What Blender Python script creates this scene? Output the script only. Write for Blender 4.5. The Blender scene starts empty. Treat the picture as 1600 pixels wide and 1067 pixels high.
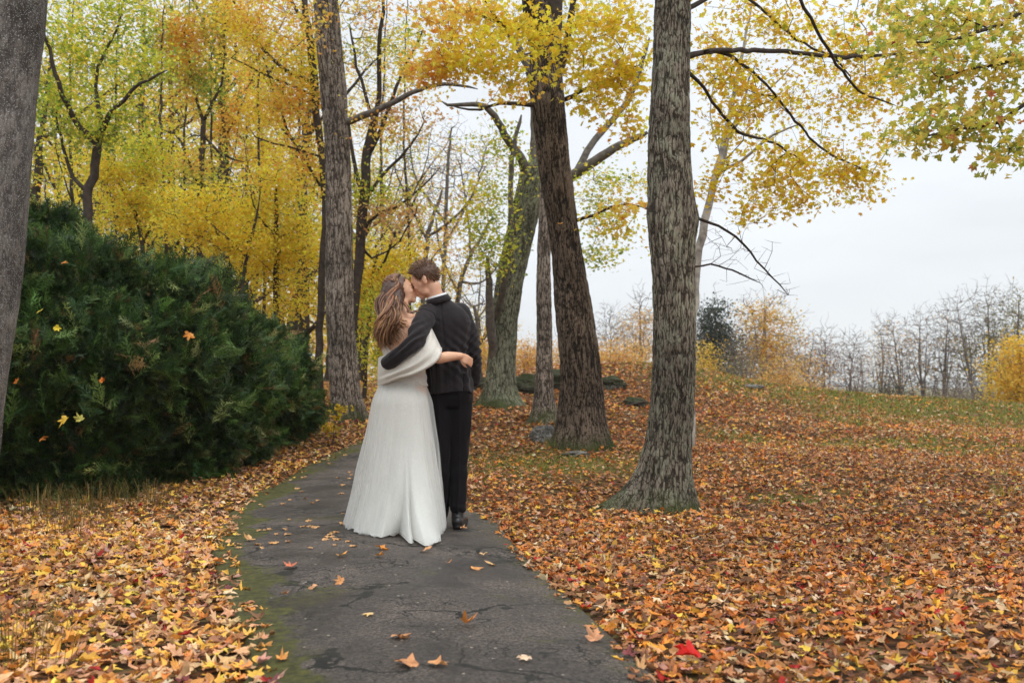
import bpy, bmesh, math, random
import numpy as np
from mathutils import Vector, Matrix, Euler

# ------------------------------------------------------------------ camera, world, sun, exposure
sc = bpy.context.scene
COL = sc.collection
FPX = 1556.0          # focal length in photo pixels (35 mm lens)
CAMZ = 1.0
TANP = (603.0 - 533.5) / FPX
PITCH = math.atan(TANP)
cam_d = bpy.data.cameras.new('camera')
cam = bpy.data.objects.new('camera', cam_d); COL.objects.link(cam)
cam.location = (0, 0, CAMZ)
cam.rotation_euler = (math.pi / 2 + PITCH, 0, 0)
cam_d.lens = 36.0 * FPX / 1600.0
cam_d.sensor_width = 36.0
cam_d.clip_end = 6000
cam_d.dof.use_dof = True
cam_d.dof.focus_distance = 6.7
cam_d.dof.aperture_fstop = 3.5
sc.camera = cam

SUN_EL, SUN_ROT = math.radians(48), math.radians(150)
world = bpy.data.worlds.new('World'); sc.world = world
world.use_nodes = True
wn, wl = world.node_tree.nodes, world.node_tree.links
wn.clear()
wo = wn.new('ShaderNodeOutputWorld'); bg = wn.new('ShaderNodeBackground')
sky = wn.new('ShaderNodeTexSky'); sky.sky_type = 'NISHITA'; sky.sun_disc = False
sky.sun_elevation = SUN_EL; sky.sun_rotation = SUN_ROT; sky.air_density = 1.0; sky.dust_density = 3.0
tc = wn.new('ShaderNodeTexCoord'); sx = wn.new('ShaderNodeSeparateXYZ')
wl.new(tc.outputs['Generated'], sx.inputs[0])
ramp = wn.new('ShaderNodeValToRGB')            # overcast cloud deck, brighter towards the zenith
e = ramp.color_ramp.elements
e[0].position = 0.0; e[0].color = (9.6, 10.1, 10.6, 1)
e[1].position = 1.0; e[1].color = (22.5, 22.6, 22.8, 1)
m1 = e.new(0.42); m1.color = (9.9, 10.4, 10.9, 1)
wl.new(sx.outputs['Z'], ramp.inputs[0])
mp = wn.new('ShaderNodeMapping'); mp.inputs['Scale'].default_value = (1.0, 1.0, 5.0)
wl.new(tc.outputs['Generated'], mp.inputs[0])
nz = wn.new('ShaderNodeTexNoise'); nz.inputs['Scale'].default_value = 2.2; nz.inputs['Detail'].default_value = 5
wl.new(mp.outputs[0], nz.inputs['Vector'])
mr = wn.new('ShaderNodeMapRange'); mr.inputs[1].default_value = 0.3; mr.inputs[2].default_value = 0.7
mr.inputs[3].default_value = 0.88; mr.inputs[4].default_value = 1.06
wl.new(nz.outputs[0], mr.inputs[0])
mul = wn.new('ShaderNodeMix'); mul.data_type = 'RGBA'; mul.blend_type = 'MULTIPLY'; mul.inputs[0].default_value = 1
wl.new(ramp.outputs[0], mul.inputs[6]); wl.new(mr.outputs[0], mul.inputs[7])
mx = wn.new('ShaderNodeMix'); mx.data_type = 'RGBA'; mx.inputs[0].default_value = 0.96
wl.new(sky.outputs[0], mx.inputs[6]); wl.new(mul.outputs[2], mx.inputs[7])
wl.new(mx.outputs[2], bg.inputs[0]); bg.inputs[1].default_value = 0.1
wl.new(bg.outputs[0], wo.inputs[0])

sl = bpy.data.lights.new('sun', 'SUN'); so = bpy.data.objects.new('sun', sl); COL.objects.link(so)
sl.energy = 0.9; sl.angle = math.radians(14); sl.color = (1.0, 0.96, 0.9)
sd = Vector((math.sin(SUN_ROT) * math.cos(SUN_EL), math.cos(SUN_ROT) * math.cos(SUN_EL), math.sin(SUN_EL)))
so.rotation_euler = sd.to_track_quat('Z', 'Y').to_euler()
sc.view_settings.view_transform = 'Standard'; sc.view_settings.look = 'None'
sc.view_settings.gamma = 1.0; sc.view_settings.exposure = 0.0
sc.cycles.max_bounces = 8; sc.cycles.diffuse_bounces = 4; sc.cycles.transmission_bounces = 6
sc.cycles.transparent_max_bounces = 12; sc.cycles.use_denoising = True
sc.cycles.caustics_reflective = False; sc.cycles.caustics_refractive = False

rng = np.random.default_rng(7)
random.seed(7)

# ------------------------------------------------------------------ helpers
def P(px, py, Y):
    """photo pixel at world depth Y -> world point"""
    cx = (px - 800.0) / FPX; cy = (533.5 - py) / FPX
    cp, sp = math.cos(PITCH), math.sin(PITCH)
    dy = cp - cy * sp; dz = sp + cy * cp
    t = Y / dy
    return np.array([cx * t, Y, CAMZ + dz * t])

def Pn(a, Y):
    return np.array([P(q[0], q[1], Y) for q in a])

def srgb(r, g, b, k=1.0):
    f = lambda c: ((c / 255.0 + 0.055) / 1.055) ** 2.4 if c > 10 else c / 255.0 / 12.92
    return np.array([f(r) * k, f(g) * k, f(b) * k])

def hsh(ix, iy, iz, seed):
    h = (ix.astype(np.int64) * 374761393 + iy.astype(np.int64) * 668265263 + iz.astype(np.int64) * 2147483647 + seed * 974711) & 0xffffffff
    h = ((h ^ (h >> 13)) * 1274126177) & 0xffffffff
    h = ((h ^ (h >> 16)) * 2246822519) & 0xffffffff
    return ((h ^ (h >> 15)) & 0xffffff) / float(0xffffff)

def vnoise(p, seed=0):
    p = np.asarray(p, float)
    i = np.floor(p).astype(np.int64); f = p - i; f = f * f * (3 - 2 * f)
    r = 0
    for a in (0, 1):
        for b in (0, 1):
            for c in (0, 1):
                w = (f[:, 0] if a else 1 - f[:, 0]) * (f[:, 1] if b else 1 - f[:, 1]) * (f[:, 2] if c else 1 - f[:, 2])
                r = r + w * hsh(i[:, 0] + a, i[:, 1] + b, i[:, 2] + c, seed)
    return r

def fbm(p, seed=0, o=4):
    r = 0; s = 0; a = 1.0; p = np.asarray(p, float)
    for k in range(o):
        r = r + a * vnoise(p * (2 ** k), seed + k * 17); s += a; a *= 0.5
    return r / s

def fbm2(x, y, sc_, seed=0, o=4):
    return fbm(np.stack([np.asarray(x, float).ravel() * sc_, np.asarray(y, float).ravel() * sc_, np.zeros(np.size(x)) + 0.5], 1), seed, o)

def sm(a, b, x):
    t = np.clip((x - a) / (b - a), 0, 1)
    return t * t * (3 - 2 * t)

def mesh_np(name, V, faces, mat=None, parent=None, attrs=None, smooth=True, col=None, mats=None, mi=None):
    me = bpy.data.meshes.new(name)
    V = np.asarray(V, np.float32)
    faces = [np.asarray(f, np.int32) for f in faces if len(f)]
    me.vertices.add(len(V)); me.vertices.foreach_set('co', V.ravel())
    lv = np.concatenate([f.ravel() for f in faces])
    ln = np.concatenate([np.full(len(f), f.shape[1], np.int32) for f in faces])
    ls = np.concatenate([[0], np.cumsum(ln)[:-1]]).astype(np.int32)
    me.loops.add(len(lv)); me.loops.foreach_set('vertex_index', lv.astype(np.int32))
    me.polygons.add(len(ln)); me.polygons.foreach_set('loop_start', ls)
    me.polygons.foreach_set('use_smooth', np.full(len(ln), smooth))
    if mi is not None:
        me.polygons.foreach_set('material_index', np.asarray(mi, np.int32))
    me.update(calc_edges=True)
    if col is not None:
        a = me.attributes.new('col', 'FLOAT_COLOR', 'POINT')
        c4 = np.ones((len(V), 4), np.float32); c4[:, :3] = col
        a.data.foreach_set('color', c4.ravel())
    for k, v in (attrs or {}).items():
        a = me.attributes.new(k, 'FLOAT', 'POINT'); a.data.foreach_set('value', np.asarray(v, np.float32))
    for m in (mats or ([mat] if mat else [])):
        me.materials.append(m)
    o = bpy.data.objects.new(name, me); COL.objects.link(o)
    if parent is not None:
        o.parent = parent
        o.matrix_parent_inverse = Matrix.Translation(-parent.location) if parent.parent is None else parent.matrix_parent_inverse.copy()
    return o

def tag(o, label=None, cat=None, group=None, kind=None):
    if label: o['label'] = label
    if cat: o['category'] = cat
    if group: o['group'] = group
    if kind: o['kind'] = kind
    return o

def empty(name, loc, label=None, cat=None, group=None):
    o = bpy.data.objects.new(name, None); COL.objects.link(o); o.location = Vector([float(q) for q in loc])
    o.empty_display_size = 0.2
    return tag(o, label, cat, group)

# ------------------------------------------------------------------ materials
def newmat(name):
    m = bpy.data.materials.new(name); m.use_nodes = True
    n, l = m.node_tree.nodes, m.node_tree.links
    b = n['Principled BSDF']
    return m, n, l, b

def attr(n, name, t='GEOMETRY'):
    a = n.new('ShaderNodeAttribute'); a.attribute_name = name; return a

def leafmat(name, trans=0.45, rough=0.55):
    m, n, l, b = newmat(name)
    a = attr(n, 'col'); tcn = n.new('ShaderNodeTexCoord')
    ns = n.new('ShaderNodeTexNoise'); ns.inputs['Scale'].default_value = 30; ns.inputs['Detail'].default_value = 3
    l.new(tcn.outputs['Object'], ns.inputs['Vector'])
    mrn = n.new('ShaderNodeMapRange'); mrn.inputs[1].default_value = 0.3; mrn.inputs[2].default_value = 0.7
    mrn.inputs[3].default_value = 0.75; mrn.inputs[4].default_value = 1.2
    l.new(ns.outputs[0], mrn.inputs[0])
    mu = n.new('ShaderNodeMix'); mu.data_type = 'RGBA'; mu.blend_type = 'MULTIPLY'; mu.inputs[0].default_value = 1
    l.new(a.outputs['Color'], mu.inputs[6]); l.new(mrn.outputs[0], mu.inputs[7])
    l.new(mu.outputs[2], b.inputs['Base Color']); b.inputs['Roughness'].default_value = rough
    b.inputs['Specular IOR Level'].default_value = 0.35
    tr = n.new('ShaderNodeBsdfTranslucent'); l.new(mu.outputs[2], tr.inputs[0])
    ms = n.new('ShaderNodeMixShader'); ms.inputs[0].default_value = trans
    l.new(b.outputs[0], ms.inputs[1]); l.new(tr.outputs[0], ms.inputs[2])
    l.new(ms.outputs[0], n['Material Output'].inputs[0])
    return m

def plain(name, c, rough=0.6, spec=0.4, sheen=0.0, noise=0.0, nscale=40, bump=0.0, bscale=80):
    m, n, l, b = newmat(name)
    b.inputs['Roughness'].default_value = rough; b.inputs['Specular IOR Level'].default_value = spec
    b.inputs['Base Color'].default_value = (*[float(q) for q in c], 1)
    if sheen: b.inputs['Sheen Weight'].default_value = sheen
    tcn = n.new('ShaderNodeTexCoord')
    if noise:
        ns = n.new('ShaderNodeTexNoise'); ns.inputs['Scale'].default_value = nscale; ns.inputs['Detail'].default_value = 4
        l.new(tcn.outputs['Object'], ns.inputs['Vector'])
        cr = n.new('ShaderNodeValToRGB'); cr.color_ramp.elements[0].position = 0.3; cr.color_ramp.elements[1].position = 0.7
        cr.color_ramp.elements[0].color = (*[float(q * (1 - noise)) for q in c], 1)
        cr.color_ramp.elements[1].color = (*[float(min(1, q * (1 + noise))) for q in c], 1)
        l.new(ns.outputs[0], cr.inputs[0]); l.new(cr.outputs[0], b.inputs['Base Color'])
    if bump:
        nb = n.new('ShaderNodeTexNoise'); nb.inputs['Scale'].default_value = bscale; nb.inputs['Detail'].default_value = 5
        l.new(tcn.outputs['Object'], nb.inputs['Vector'])
        bp = n.new('ShaderNodeBump'); bp.inputs['Strength'].default_value = bump; bp.inputs['Distance'].default_value = 0.01
        l.new(nb.outputs[0], bp.inputs['Height']); l.new(bp.outputs[0], b.inputs['Normal'])
    return m

def barkmat(name, ridge, furrow, lichen, lich_amt=0.4, vs=0.32, moss=0.0, sp=0.0):
    """ridge/furrow from mesh attribute 'rid'; lichen as noise patches; fine bump"""
    m, n, l, b = newmat(name)
    tcn = n.new('ShaderNodeTexCoord')
    mpn = n.new('ShaderNodeMapping'); mpn.inputs['Scale'].default_value = (1, 1, vs)
    l.new(tcn.outputs['Object'], mpn.inputs[0])
    n1 = n.new('ShaderNodeTexNoise'); n1.inputs['Scale'].default_value = 60; n1.inputs['Detail'].default_value = 6; n1.inputs['Roughness'].default_value = 0.65
    l.new(mpn.outputs[0], n1.inputs['Vector'])
    a = attr(n, 'rid')
    ad = n.new('ShaderNodeMath'); ad.operation = 'MULTIPLY_ADD'; ad.inputs[1].default_value = 1.3; ad.inputs[2].default_value = -0.62
    l.new(n1.outputs[0], ad.inputs[0])
    nd_ = n.new('ShaderNodeTexNoise'); nd_.inputs['Scale'].default_value = 14; nd_.inputs['Detail'].default_value = 4; l.new(tcn.outputs['Object'], nd_.inputs['Vector'])
    vd = n.new('ShaderNodeVectorMath'); vd.operation = 'MULTIPLY_ADD'; vd.inputs[1].default_value = (0.05, 0.05, 0.12); l.new(nd_.outputs['Color'], vd.inputs[0]); l.new(tcn.outputs['Object'], vd.inputs[2])
    mq = n.new('ShaderNodeMapping'); mq.inputs['Scale'].default_value = (1, 1, 0.2); l.new(vd.outputs[0], mq.inputs[0])
    vf = n.new('ShaderNodeTexVoronoi'); vf.feature = 'DISTANCE_TO_EDGE'; vf.inputs['Scale'].default_value = 42; l.new(mq.outputs[0], vf.inputs['Vector'])
    vm = n.new('ShaderNodeMapRange'); vm.inputs[1].default_value = 0.0; vm.inputs[2].default_value = 0.16; vm.inputs[3].default_value = -0.42 if not sp else -0.22; vm.inputs[4].default_value = 0.10; l.new(vf.outputs['Distance'], vm.inputs[0])
    ad3 = n.new('ShaderNodeMath'); ad3.operation = 'ADD'; l.new(a.outputs['Fac'], ad3.inputs[0]); l.new(ad.outputs[0], ad3.inputs[1])
    ad2 = n.new('ShaderNodeMath'); ad2.operation = 'ADD'; l.new(ad3.outputs[0], ad2.inputs[0]); l.new(vm.outputs[0], ad2.inputs[1])
    cr = n.new('ShaderNodeValToRGB')
    cr.color_ramp.elements[0].position = 0.3; cr.color_ramp.elements[1].position = 0.8
    cr.color_ramp.elements[0].color = (*furrow, 1); cr.color_ramp.elements[1].color = (*ridge, 1)
    l.new(ad2.outputs[0], cr.inputs[0])
    n2 = n.new('ShaderNodeTexNoise'); n2.inputs['Scale'].default_value = 7.0; n2.inputs['Detail'].default_value = 10; n2.inputs['Roughness'].default_value = 0.7
    l.new(tcn.outputs['Object'], n2.inputs['Vector'])
    m2 = n.new('ShaderNodeMapRange'); m2.inputs[1].default_value = 0.62 - 0.25 * lich_amt; m2.inputs[2].default_value = 0.70 - 0.2 * lich_amt
    m2.inputs[4].default_value = 0.8
    l.new(n2.outputs[0], m2.inputs[0])
    mk = n.new('ShaderNodeMath'); mk.operation = 'MULTIPLY'; mk.use_clamp = True; l.new(m2.outputs[0], mk.inputs[0]); l.new(ad2.outputs[0], mk.inputs[1])
    mxn = n.new('ShaderNodeMix'); mxn.data_type = 'RGBA'
    l.new(mk.outputs[0], mxn.inputs[0]); l.new(cr.outputs[0], mxn.inputs[6]); mxn.inputs[7].default_value = (*lichen, 1)
    out = mxn.outputs[2]
    # broad tone variation
    n3 = n.new('ShaderNodeTexNoise'); n3.inputs['Scale'].default_value = 1.7; n3.inputs['Detail'].default_value = 4
    l.new(tcn.outputs['Object'], n3.inputs['Vector'])
    m3 = n.new('ShaderNodeMapRange'); m3.inputs[1].default_value = 0.35; m3.inputs[2].default_value = 0.65; m3.inputs[3].default_value = 0.7; m3.inputs[4].default_value = 1.3
    l.new(n3.outputs[0], m3.inputs[0])
    mu = n.new('ShaderNodeMix'); mu.data_type = 'RGBA'; mu.blend_type = 'MULTIPLY'; mu.inputs[0].default_value = 1
    l.new(out, mu.inputs[6]); l.new(m3.outputs[0], mu.inputs[7]); out = mu.outputs[2]
    if sp:
        vo = n.new('ShaderNodeTexVoronoi'); vo.inputs['Scale'].default_value = 110; l.new(tcn.outputs['Object'], vo.inputs['Vector'])
        lt = n.new('ShaderNodeMath'); lt.operation = 'LESS_THAN'; lt.inputs[1].default_value = sp; l.new(vo.outputs['Distance'], lt.inputs[0])
        ms = n.new('ShaderNodeMix'); ms.data_type = 'RGBA'; l.new(lt.outputs[0], ms.inputs[0]); l.new(out, ms.inputs[6])
        ms.inputs[7].default_value = (0.42, 0.42, 0.4, 1); out = ms.outputs[2]
    if moss:
        mo = attr(n, 'moss')
        mm = n.new('ShaderNodeMix'); mm.data_type = 'RGBA'; l.new(mo.outputs['Fac'], mm.inputs[0]); l.new(out, mm.inputs[6])
        mm.inputs[7].default_value = (0.05, 0.065, 0.015, 1); out = mm.outputs[2]
    l.new(out, b.inputs['Base Color'])
    b.inputs['Roughness'].default_value = 0.9; b.inputs['Specular IOR Level'].default_value = 0.2
    bp = n.new('ShaderNodeBump'); bp.inputs['Strength'].default_value = 0.9; bp.inputs['Distance'].default_value = 0.012
    l.new(ad2.outputs[0], bp.inputs['Height']); l.new(bp.outputs[0], b.inputs['Normal'])
    return m

M_leaf = leafmat('leaf_foliage', 0.58)
M_litter = leafmat('leaf_litter', 0.12, 0.6)
M_cedar = leafmat('cedar_foliage', 0.2, 0.5)
M_grass = leafmat('grass_blade', 0.3, 0.6)
M_bark5 = barkmat('bark_lichen_grey', (0.24, 0.205, 0.16), (0.04, 0.032, 0.024), (0.28, 0.29, 0.21), 0.6, moss=1)
M_bark4 = barkmat('bark_brown', (0.175, 0.132, 0.098), (0.02, 0.015, 0.011), (0.30, 0.25, 0.19), 0.1, moss=1)
M_bark1 = barkmat('bark_grey_brown', (0.30, 0.25, 0.205), (0.05, 0.038, 0.03), (0.30, 0.29, 0.26), 0.25, moss=1)
M_bark3 = barkmat('bark_green_grey', (0.22, 0.22, 0.155), (0.045, 0.043, 0.03), (0.26, 0.28, 0.20), 0.7, moss=1)
M_bark0 = barkmat('bark_smooth_grey', (0.19, 0.17, 0.155), (0.085, 0.075, 0.068), (0.21, 0.21, 0.18), 0.35, 0.6, sp=0.26)
M_twig = plain('twig_bark', (0.055, 0.042, 0.034), 0.85, 0.2, noise=0.4, nscale=12)
M_twig_grey = plain('twig_bark_grey', (0.13, 0.115, 0.10), 0.85, 0.2, noise=0.4, nscale=12)
M_birch = plain('birch_bark', (0.36, 0.34, 0.31), 0.7, 0.2, noise=0.55, nscale=9)

# ------------------------------------------------------------------ terrain
CP = []
for (px, py, D) in [(905, 692, 12.5), (848, 662, 15), (785, 638, 17), (1020, 797, 8.2), (1200, 800, 8.0), (1200, 690, 16), (1500, 682, 17.5),
                    (950, 572, 22), (1090, 574, 24), (1200, 601, 27), (1300, 613, 28), (1450, 623, 30), (1600, 633, 30), (1750, 640, 30),
                    (545, 655, 15), (575, 684, 13.5), (480, 726, 11.3), (400, 722, 11.5), (760, 722, 11.5), (500, 690, 13),
                    (990, 640, 16.5), (870, 600, 20), (1100, 640, 18), (1400, 650, 24), (1300, 660, 20)]:
    p = P(px, py, D); CP.append((p[0], D, p[2]))
for X in (-6, -3, 0, 3, 6, 10):
    for Y in (-6, -2, 2, 5, 7.5):
        CP.append((X, Y, 0.0))
CP += [(-5, 9, 0.03), (-9, 9, 0.1), (6, 10, 0.0), (10, 12, 0.0), (15, 14, 0.05), (22, 20, 0.2), (-12, 14, 0.35), (-6, 14, 0.35), (-8, 22, 0.75), (-18, 25, 0.9),
       (-3, 22, 0.85), (-1, 27, 1.15), (-10, 35, 1.1), (-25, 40, 1.2), (0, 38, 1.0), (10, 40, -0.1), (20, 42, -0.9), (32, 40, -1.0), (20, 60, -2.3), (40, 60, -2.6),
       (5, 58, -1.2), (-20, 60, 1.0), (-20, 5, 0.1), (-15, -8, 0), (15, -8, 0), (20, 5, 0.0)]
CP = np.array(CP)
def tps_fit(pts, lam=0.02):
    n = len(pts); xy = pts[:, :2] / 10.0
    d2 = ((xy[:, None] - xy[None]) ** 2).sum(-1)
    K = 0.5 * d2 * np.log(d2 + 1e-12) + lam * np.eye(n)
    A = np.zeros((n + 3, n + 3)); A[:n, :n] = K
    A[:n, n] = 1; A[:n, n + 1:] = xy; A[n, :n] = 1; A[n + 1:, :n] = xy.T
    b = np.zeros(n + 3); b[:n] = pts[:, 2]
    return np.linalg.solve(A, b)
TW = tps_fit(CP)
def terr(x, y):
    x = np.asarray(x, float); y = np.asarray(y, float); sh = x.shape
    q = np.stack([x.ravel(), y.ravel()], 1) / 10.0; n = len(CP); c = CP[:, :2] / 10.0
    z = np.empty(len(q))
    for i in range(0, len(q), 20000):
        s = q[i:i + 20000]; d2 = ((s[:, None] - c[None]) ** 2).sum(-1)
        z[i:i + 20000] = (0.5 * d2 * np.log(d2 + 1e-12)) @ TW[:n] + TW[n] + s @ TW[n + 1:]
    r = np.hypot(q[:, 0], q[:, 1]) * 10
    w = sm(48, 75, r)
    z = z * (1 - w) + (-2.4) * w
    w2 = sm(4, 12, -q[:, 1] * 10); z = z * (1 - w2)
    # small lumps off the path
    z = z + 0.05 * (fbm2(q[:, 0] * 10, q[:, 1] * 10, 0.55, 3, 3) - 0.5) * sm(3.0, 12.0, r) * (1 - sm(40, 60, r)) * 2
    return z.reshape(sh)
def tz(x, y):
    return float(terr(np.array([x]), np.array([y]))[0])

# path edges in photo pixels -> plan
def ground_hit(px, py):
    """march the pixel's ray until it meets the terrain"""
    Ys = np.linspace(2, 45, 900)
    cx = (px - 800.0) / FPX; cy = (533.5 - py) / FPX
    cp, sp = math.cos(PITCH), math.sin(PITCH)
    dy = cp - cy * sp; dz = sp + cy * cp
    X = cx / dy * Ys; Z = CAMZ + dz / dy * Ys
    T = terr(X, Ys); k = np.argmax(Z < T)
    if not (Z < T).any(): k = len(Ys) - 1
    return X[k], Ys[k]
LE = [(-1.05, -6), (-1.0, 0.0)] + [ground_hit(*q) for q in [(392, 1066), (378, 1000), (340, 925), (326, 860), (352, 805), (410, 765), (480, 727), (530, 704), (568, 688)]]
RE = [(1.1, -6), (0.8, 0.0)] + [ground_hit(*q) for q in [(1030, 1066), (960, 1000), (902, 945), (848, 895), (805, 850), (778, 815), (735, 797), (680, 765), (632, 712)]]
def resample(pts, n):
    pts = np.array(pts, float); d = np.r_[0, np.cumsum(np.linalg.norm(np.diff(pts, axis=0), axis=1))]
    t = np.linspace(0, d[-1], n)
    # catmull via dense cubic-ish smoothing
    o = np.stack([np.interp(t, d, pts[:, k]) for k in range(pts.shape[1])], 1)
    k = max(3, n // 30) | 1
    pad = np.pad(o, ((k // 2, k // 2), (0, 0)), mode='edge'); ker = np.ones(k) / k
    s = np.stack([np.convolve(pad[:, j], ker, 'valid') for j in range(o.shape[1])], 1)
    s[0] = o[0]; s[-1] = o[-1]
    return s
NP = 260
PL = resample(LE, NP); PR = resample(RE, NP)
def path_dist(x, y):
    """signed distance-like value: >0 inside path (metres to the nearest edge), side -1 left 1 right"""
    x = np.asarray(x, float).ravel(); y = np.asarray(y, float).ravel()
    poly = np.vstack([PL, PR[::-1]])
    ins = np.zeros(len(x), bool)
    j = len(poly) - 1
    for i in range(len(poly)):
        xi, yi = poly[i]; xj, yj = poly[j]
        c = ((yi > y) != (yj > y)) & (x < (xj - xi) * (y - yi) / (yj - yi + 1e-12) + xi)
        ins ^= c; j = i
    dl = np.full(len(x), 1e9); dr = np.full(len(x), 1e9)
    for k in range(0, NP, 2):
        dl = np.minimum(dl, (x - PL[k, 0]) ** 2 + (y - PL[k, 1]) ** 2); dr = np.minimum(dr, (x - PR[k, 0]) ** 2 + (y - PR[k, 1]) ** 2)
    return ins, np.sqrt(dl), np.sqrt(dr)

def green_mask(x, y):
    x = np.asarray(x, float).ravel(); y = np.asarray(y, float).ravel()
    n = fbm2(x, y, 0.45, 11, 4); n2 = fbm2(x, y, 1.6, 31, 3)
    z = terr(x, y)
    px = 800 + FPX * x / np.maximum(y, 0.5)
    py = 603 - (z - CAMZ) * FPX / np.maximum(y, 0.5)
    crest = sm(1.6, 4, x) * sm(19, 24, y) * 0.72
    g = crest * (0.55 + 0.9 * (n - 0.3))
    mid = sm(1.5, 4, x) * sm(9.5, 12, y) * (1 - sm(20, 26, y)) * sm(0.48, 0.66, n) * 0.55
    near = (x > 0.5) * sm(0.6, 0.72, n * 0.6 + n2 * 0.4) * 0.5
    t4 = np.exp(-(((x - 0.45) / 1.2) ** 2 + ((y - 11.2) / 0.9) ** 2)) * 0.65
    return np.clip(np.maximum.reduce([g, mid, near, t4]) , 0, 1)

rad = np.concatenate([[0.0], np.geomspace(0.6, 60, 210), np.geomspace(62, 4000, 40)])
ang = np.concatenate([np.linspace(-0.75, 0.75, 300), np.linspace(0.75, 2 * math.pi - 0.75, 90)[1:-1]])
RR, AA = np.meshgrid(rad, ang, indexing='ij')
X = RR * np.sin(AA); Yg = RR * np.cos(AA)
Z = terr(X, Yg)
na, nr = len(ang), len(rad)
idx = np.arange(nr * na).reshape(nr, na)
nx = np.roll(idx, -1, axis=1)
q = np.stack([idx[:-1], nx[:-1], nx[1:], idx[1:]], -1).reshape(-1, 4)[:, ::-1]
gV = np.stack([X.ravel(), Yg.ravel(), Z.ravel()], 1)
gm, n, l, b = newmat('ground_soil')
a = attr(n, 'green'); tcn = n.new('ShaderNodeTexCoord')
vo = n.new('ShaderNodeTexVoronoi'); vo.inputs['Scale'].default_value = 26; l.new(tcn.outputs['Object'], vo.inputs['Vector'])
cr = n.new('ShaderNodeValToRGB'); cr.color_ramp.interpolation = 'CONSTANT'
cols = [srgb(48, 34, 22), srgb(92, 62, 40), srgb(70, 48, 32), srgb(124, 82, 50), srgb(108, 82, 58), srgb(58, 42, 28), srgb(84, 76, 44)]
el = cr.color_ramp.elements
el[0].color = (*cols[0], 1); el[1].position = 1 / 7; el[1].color = (*cols[1], 1)
for k in range(2, 7):
    q_ = el.new(k / 7); q_.color = (*cols[k], 1)
sxy = n.new('ShaderNodeSeparateColor'); l.new(vo.outputs['Color'], sxy.inputs[0]); l.new(sxy.outputs[0], cr.inputs[0])
n1 = n.new('ShaderNodeTexNoise'); n1.inputs['Scale'].default_value = 6; n1.inputs['Detail'].default_value = 8; l.new(tcn.outputs['Object'], n1.inputs['Vector'])
cg = n.new('ShaderNodeValToRGB'); cg.color_ramp.elements[0].position = 0.3; cg.color_ramp.elements[1].position = 0.7
cg.color_ramp.elements[0].color = (*srgb(84, 84, 34), 1); cg.color_ramp.elements[1].color = (*srgb(128, 128, 60), 1)
l.new(n1.outputs[0], cg.inputs[0])
mxn = n.new('ShaderNodeMix'); mxn.data_type = 'RGBA'; l.new(a.outputs['Fac'], mxn.inputs[0]); l.new(cr.outputs[0], mxn.inputs[6]); l.new(cg.outputs[0], mxn.inputs[7])
l.new(mxn.outputs[2], b.inputs['Base Color']); b.inputs['Roughness'].default_value = 0.95; b.inputs['Specular IOR Level'].default_value = 0.1
bp = n.new('ShaderNodeBump'); bp.inputs['Distance'].default_value = 0.05; l.new(n1.outputs[0], bp.inputs['Height']); l.new(bp.outputs[0], b.inputs['Normal'])
ground = mesh_np('ground', gV, [q], gm, attrs={'green': green_mask(gV[:, 0], gV[:, 1])})
tag(ground, kind='structure')

# asphalt path
NT = 70
tt = np.linspace(0, 1, NT)
SX = PL[:, None, :] * (1 - tt[None, :, None]) + PR[:, None, :] * tt[None, :, None]
# ragged edges
for side, c in ((0, 0), (1, NT - 1)):
    nn = fbm2(SX[:, c, 0], SX[:, c, 1], 6.0, 41 + side, 3) - 0.5
    wv = PL - PR if side == 0 else PR - PL
    wv = wv / np.linalg.norm(wv, axis=1, keepdims=True)
    n3_ = fbm2(SX[:, c, 0], SX[:, c, 1], 17.0, 45 + side, 2) - 0.5
    SX[:, c] += wv * (nn[:, None] * 0.16 + n3_[:, None] * 0.05)
pz = terr(SX[..., 0], SX[..., 1])
crown = 0.035 * (1 - (2 * tt - 1) ** 2)[None, :]
pz = pz + 0.012 + crown
pz[:, 0] -= 0.03; pz[:, -1] -= 0.03
pV = np.concatenate([SX, pz[..., None]], -1).reshape(-1, 3)
pi_ = np.arange(NP * NT).reshape(NP, NT)
pq = np.stack([pi_[:-1, :-1], pi_[:-1, 1:], pi_[1:, 1:], pi_[1:, :-1]], -1).reshape(-1, 4)
dleft = np.linalg.norm(SX - SX[:, :1], axis=-1); dright = np.linalg.norm(SX - SX[:, -1:], axis=-1)
nn = fbm2(SX[..., 0], SX[..., 1], 3.0, 51, 4).reshape(dleft.shape)
moss = np.maximum(1 - sm(0.14, 0.40, dleft - (nn - 0.5) * 0.8), 0.0)
moss = np.maximum(moss, 0.45 * (1 - sm(0.0, 0.25, dright - (nn - 0.5) * 0.5)))
moss = np.maximum(moss, 0.8 * sm(12.3, 13.2, SX[..., 1] + nn))
spots = sm(0.62, 0.74, fbm2(SX[..., 0], SX[..., 1], 2.2, 61, 4).reshape(dleft.shape)) * 0.45
moss = np.clip(np.maximum(moss, spots), 0, 1)
am, n, l, b = newmat('asphalt')
tcn = n.new('ShaderNodeTexCoord'); mo = attr(n, 'moss')
n1 = n.new('ShaderNodeTexNoise'); n1.inputs['Scale'].default_value = 70; n1.inputs['Detail'].default_value = 7; n1.inputs['Roughness'].default_value = 0.85; l.new(tcn.outputs['Object'], n1.inputs['Vector'])
cr = n.new('ShaderNodeValToRGB'); cr.color_ramp.elements[0].position = 0.33; cr.color_ramp.elements[1].position = 0.68
cr.color_ramp.elements[0].color = (0.018, 0.015, 0.013, 1); cr.color_ramp.elements[1].color = (0.205, 0.168, 0.142, 1)
l.new(n1.outputs[0], cr.inputs[0])
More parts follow.
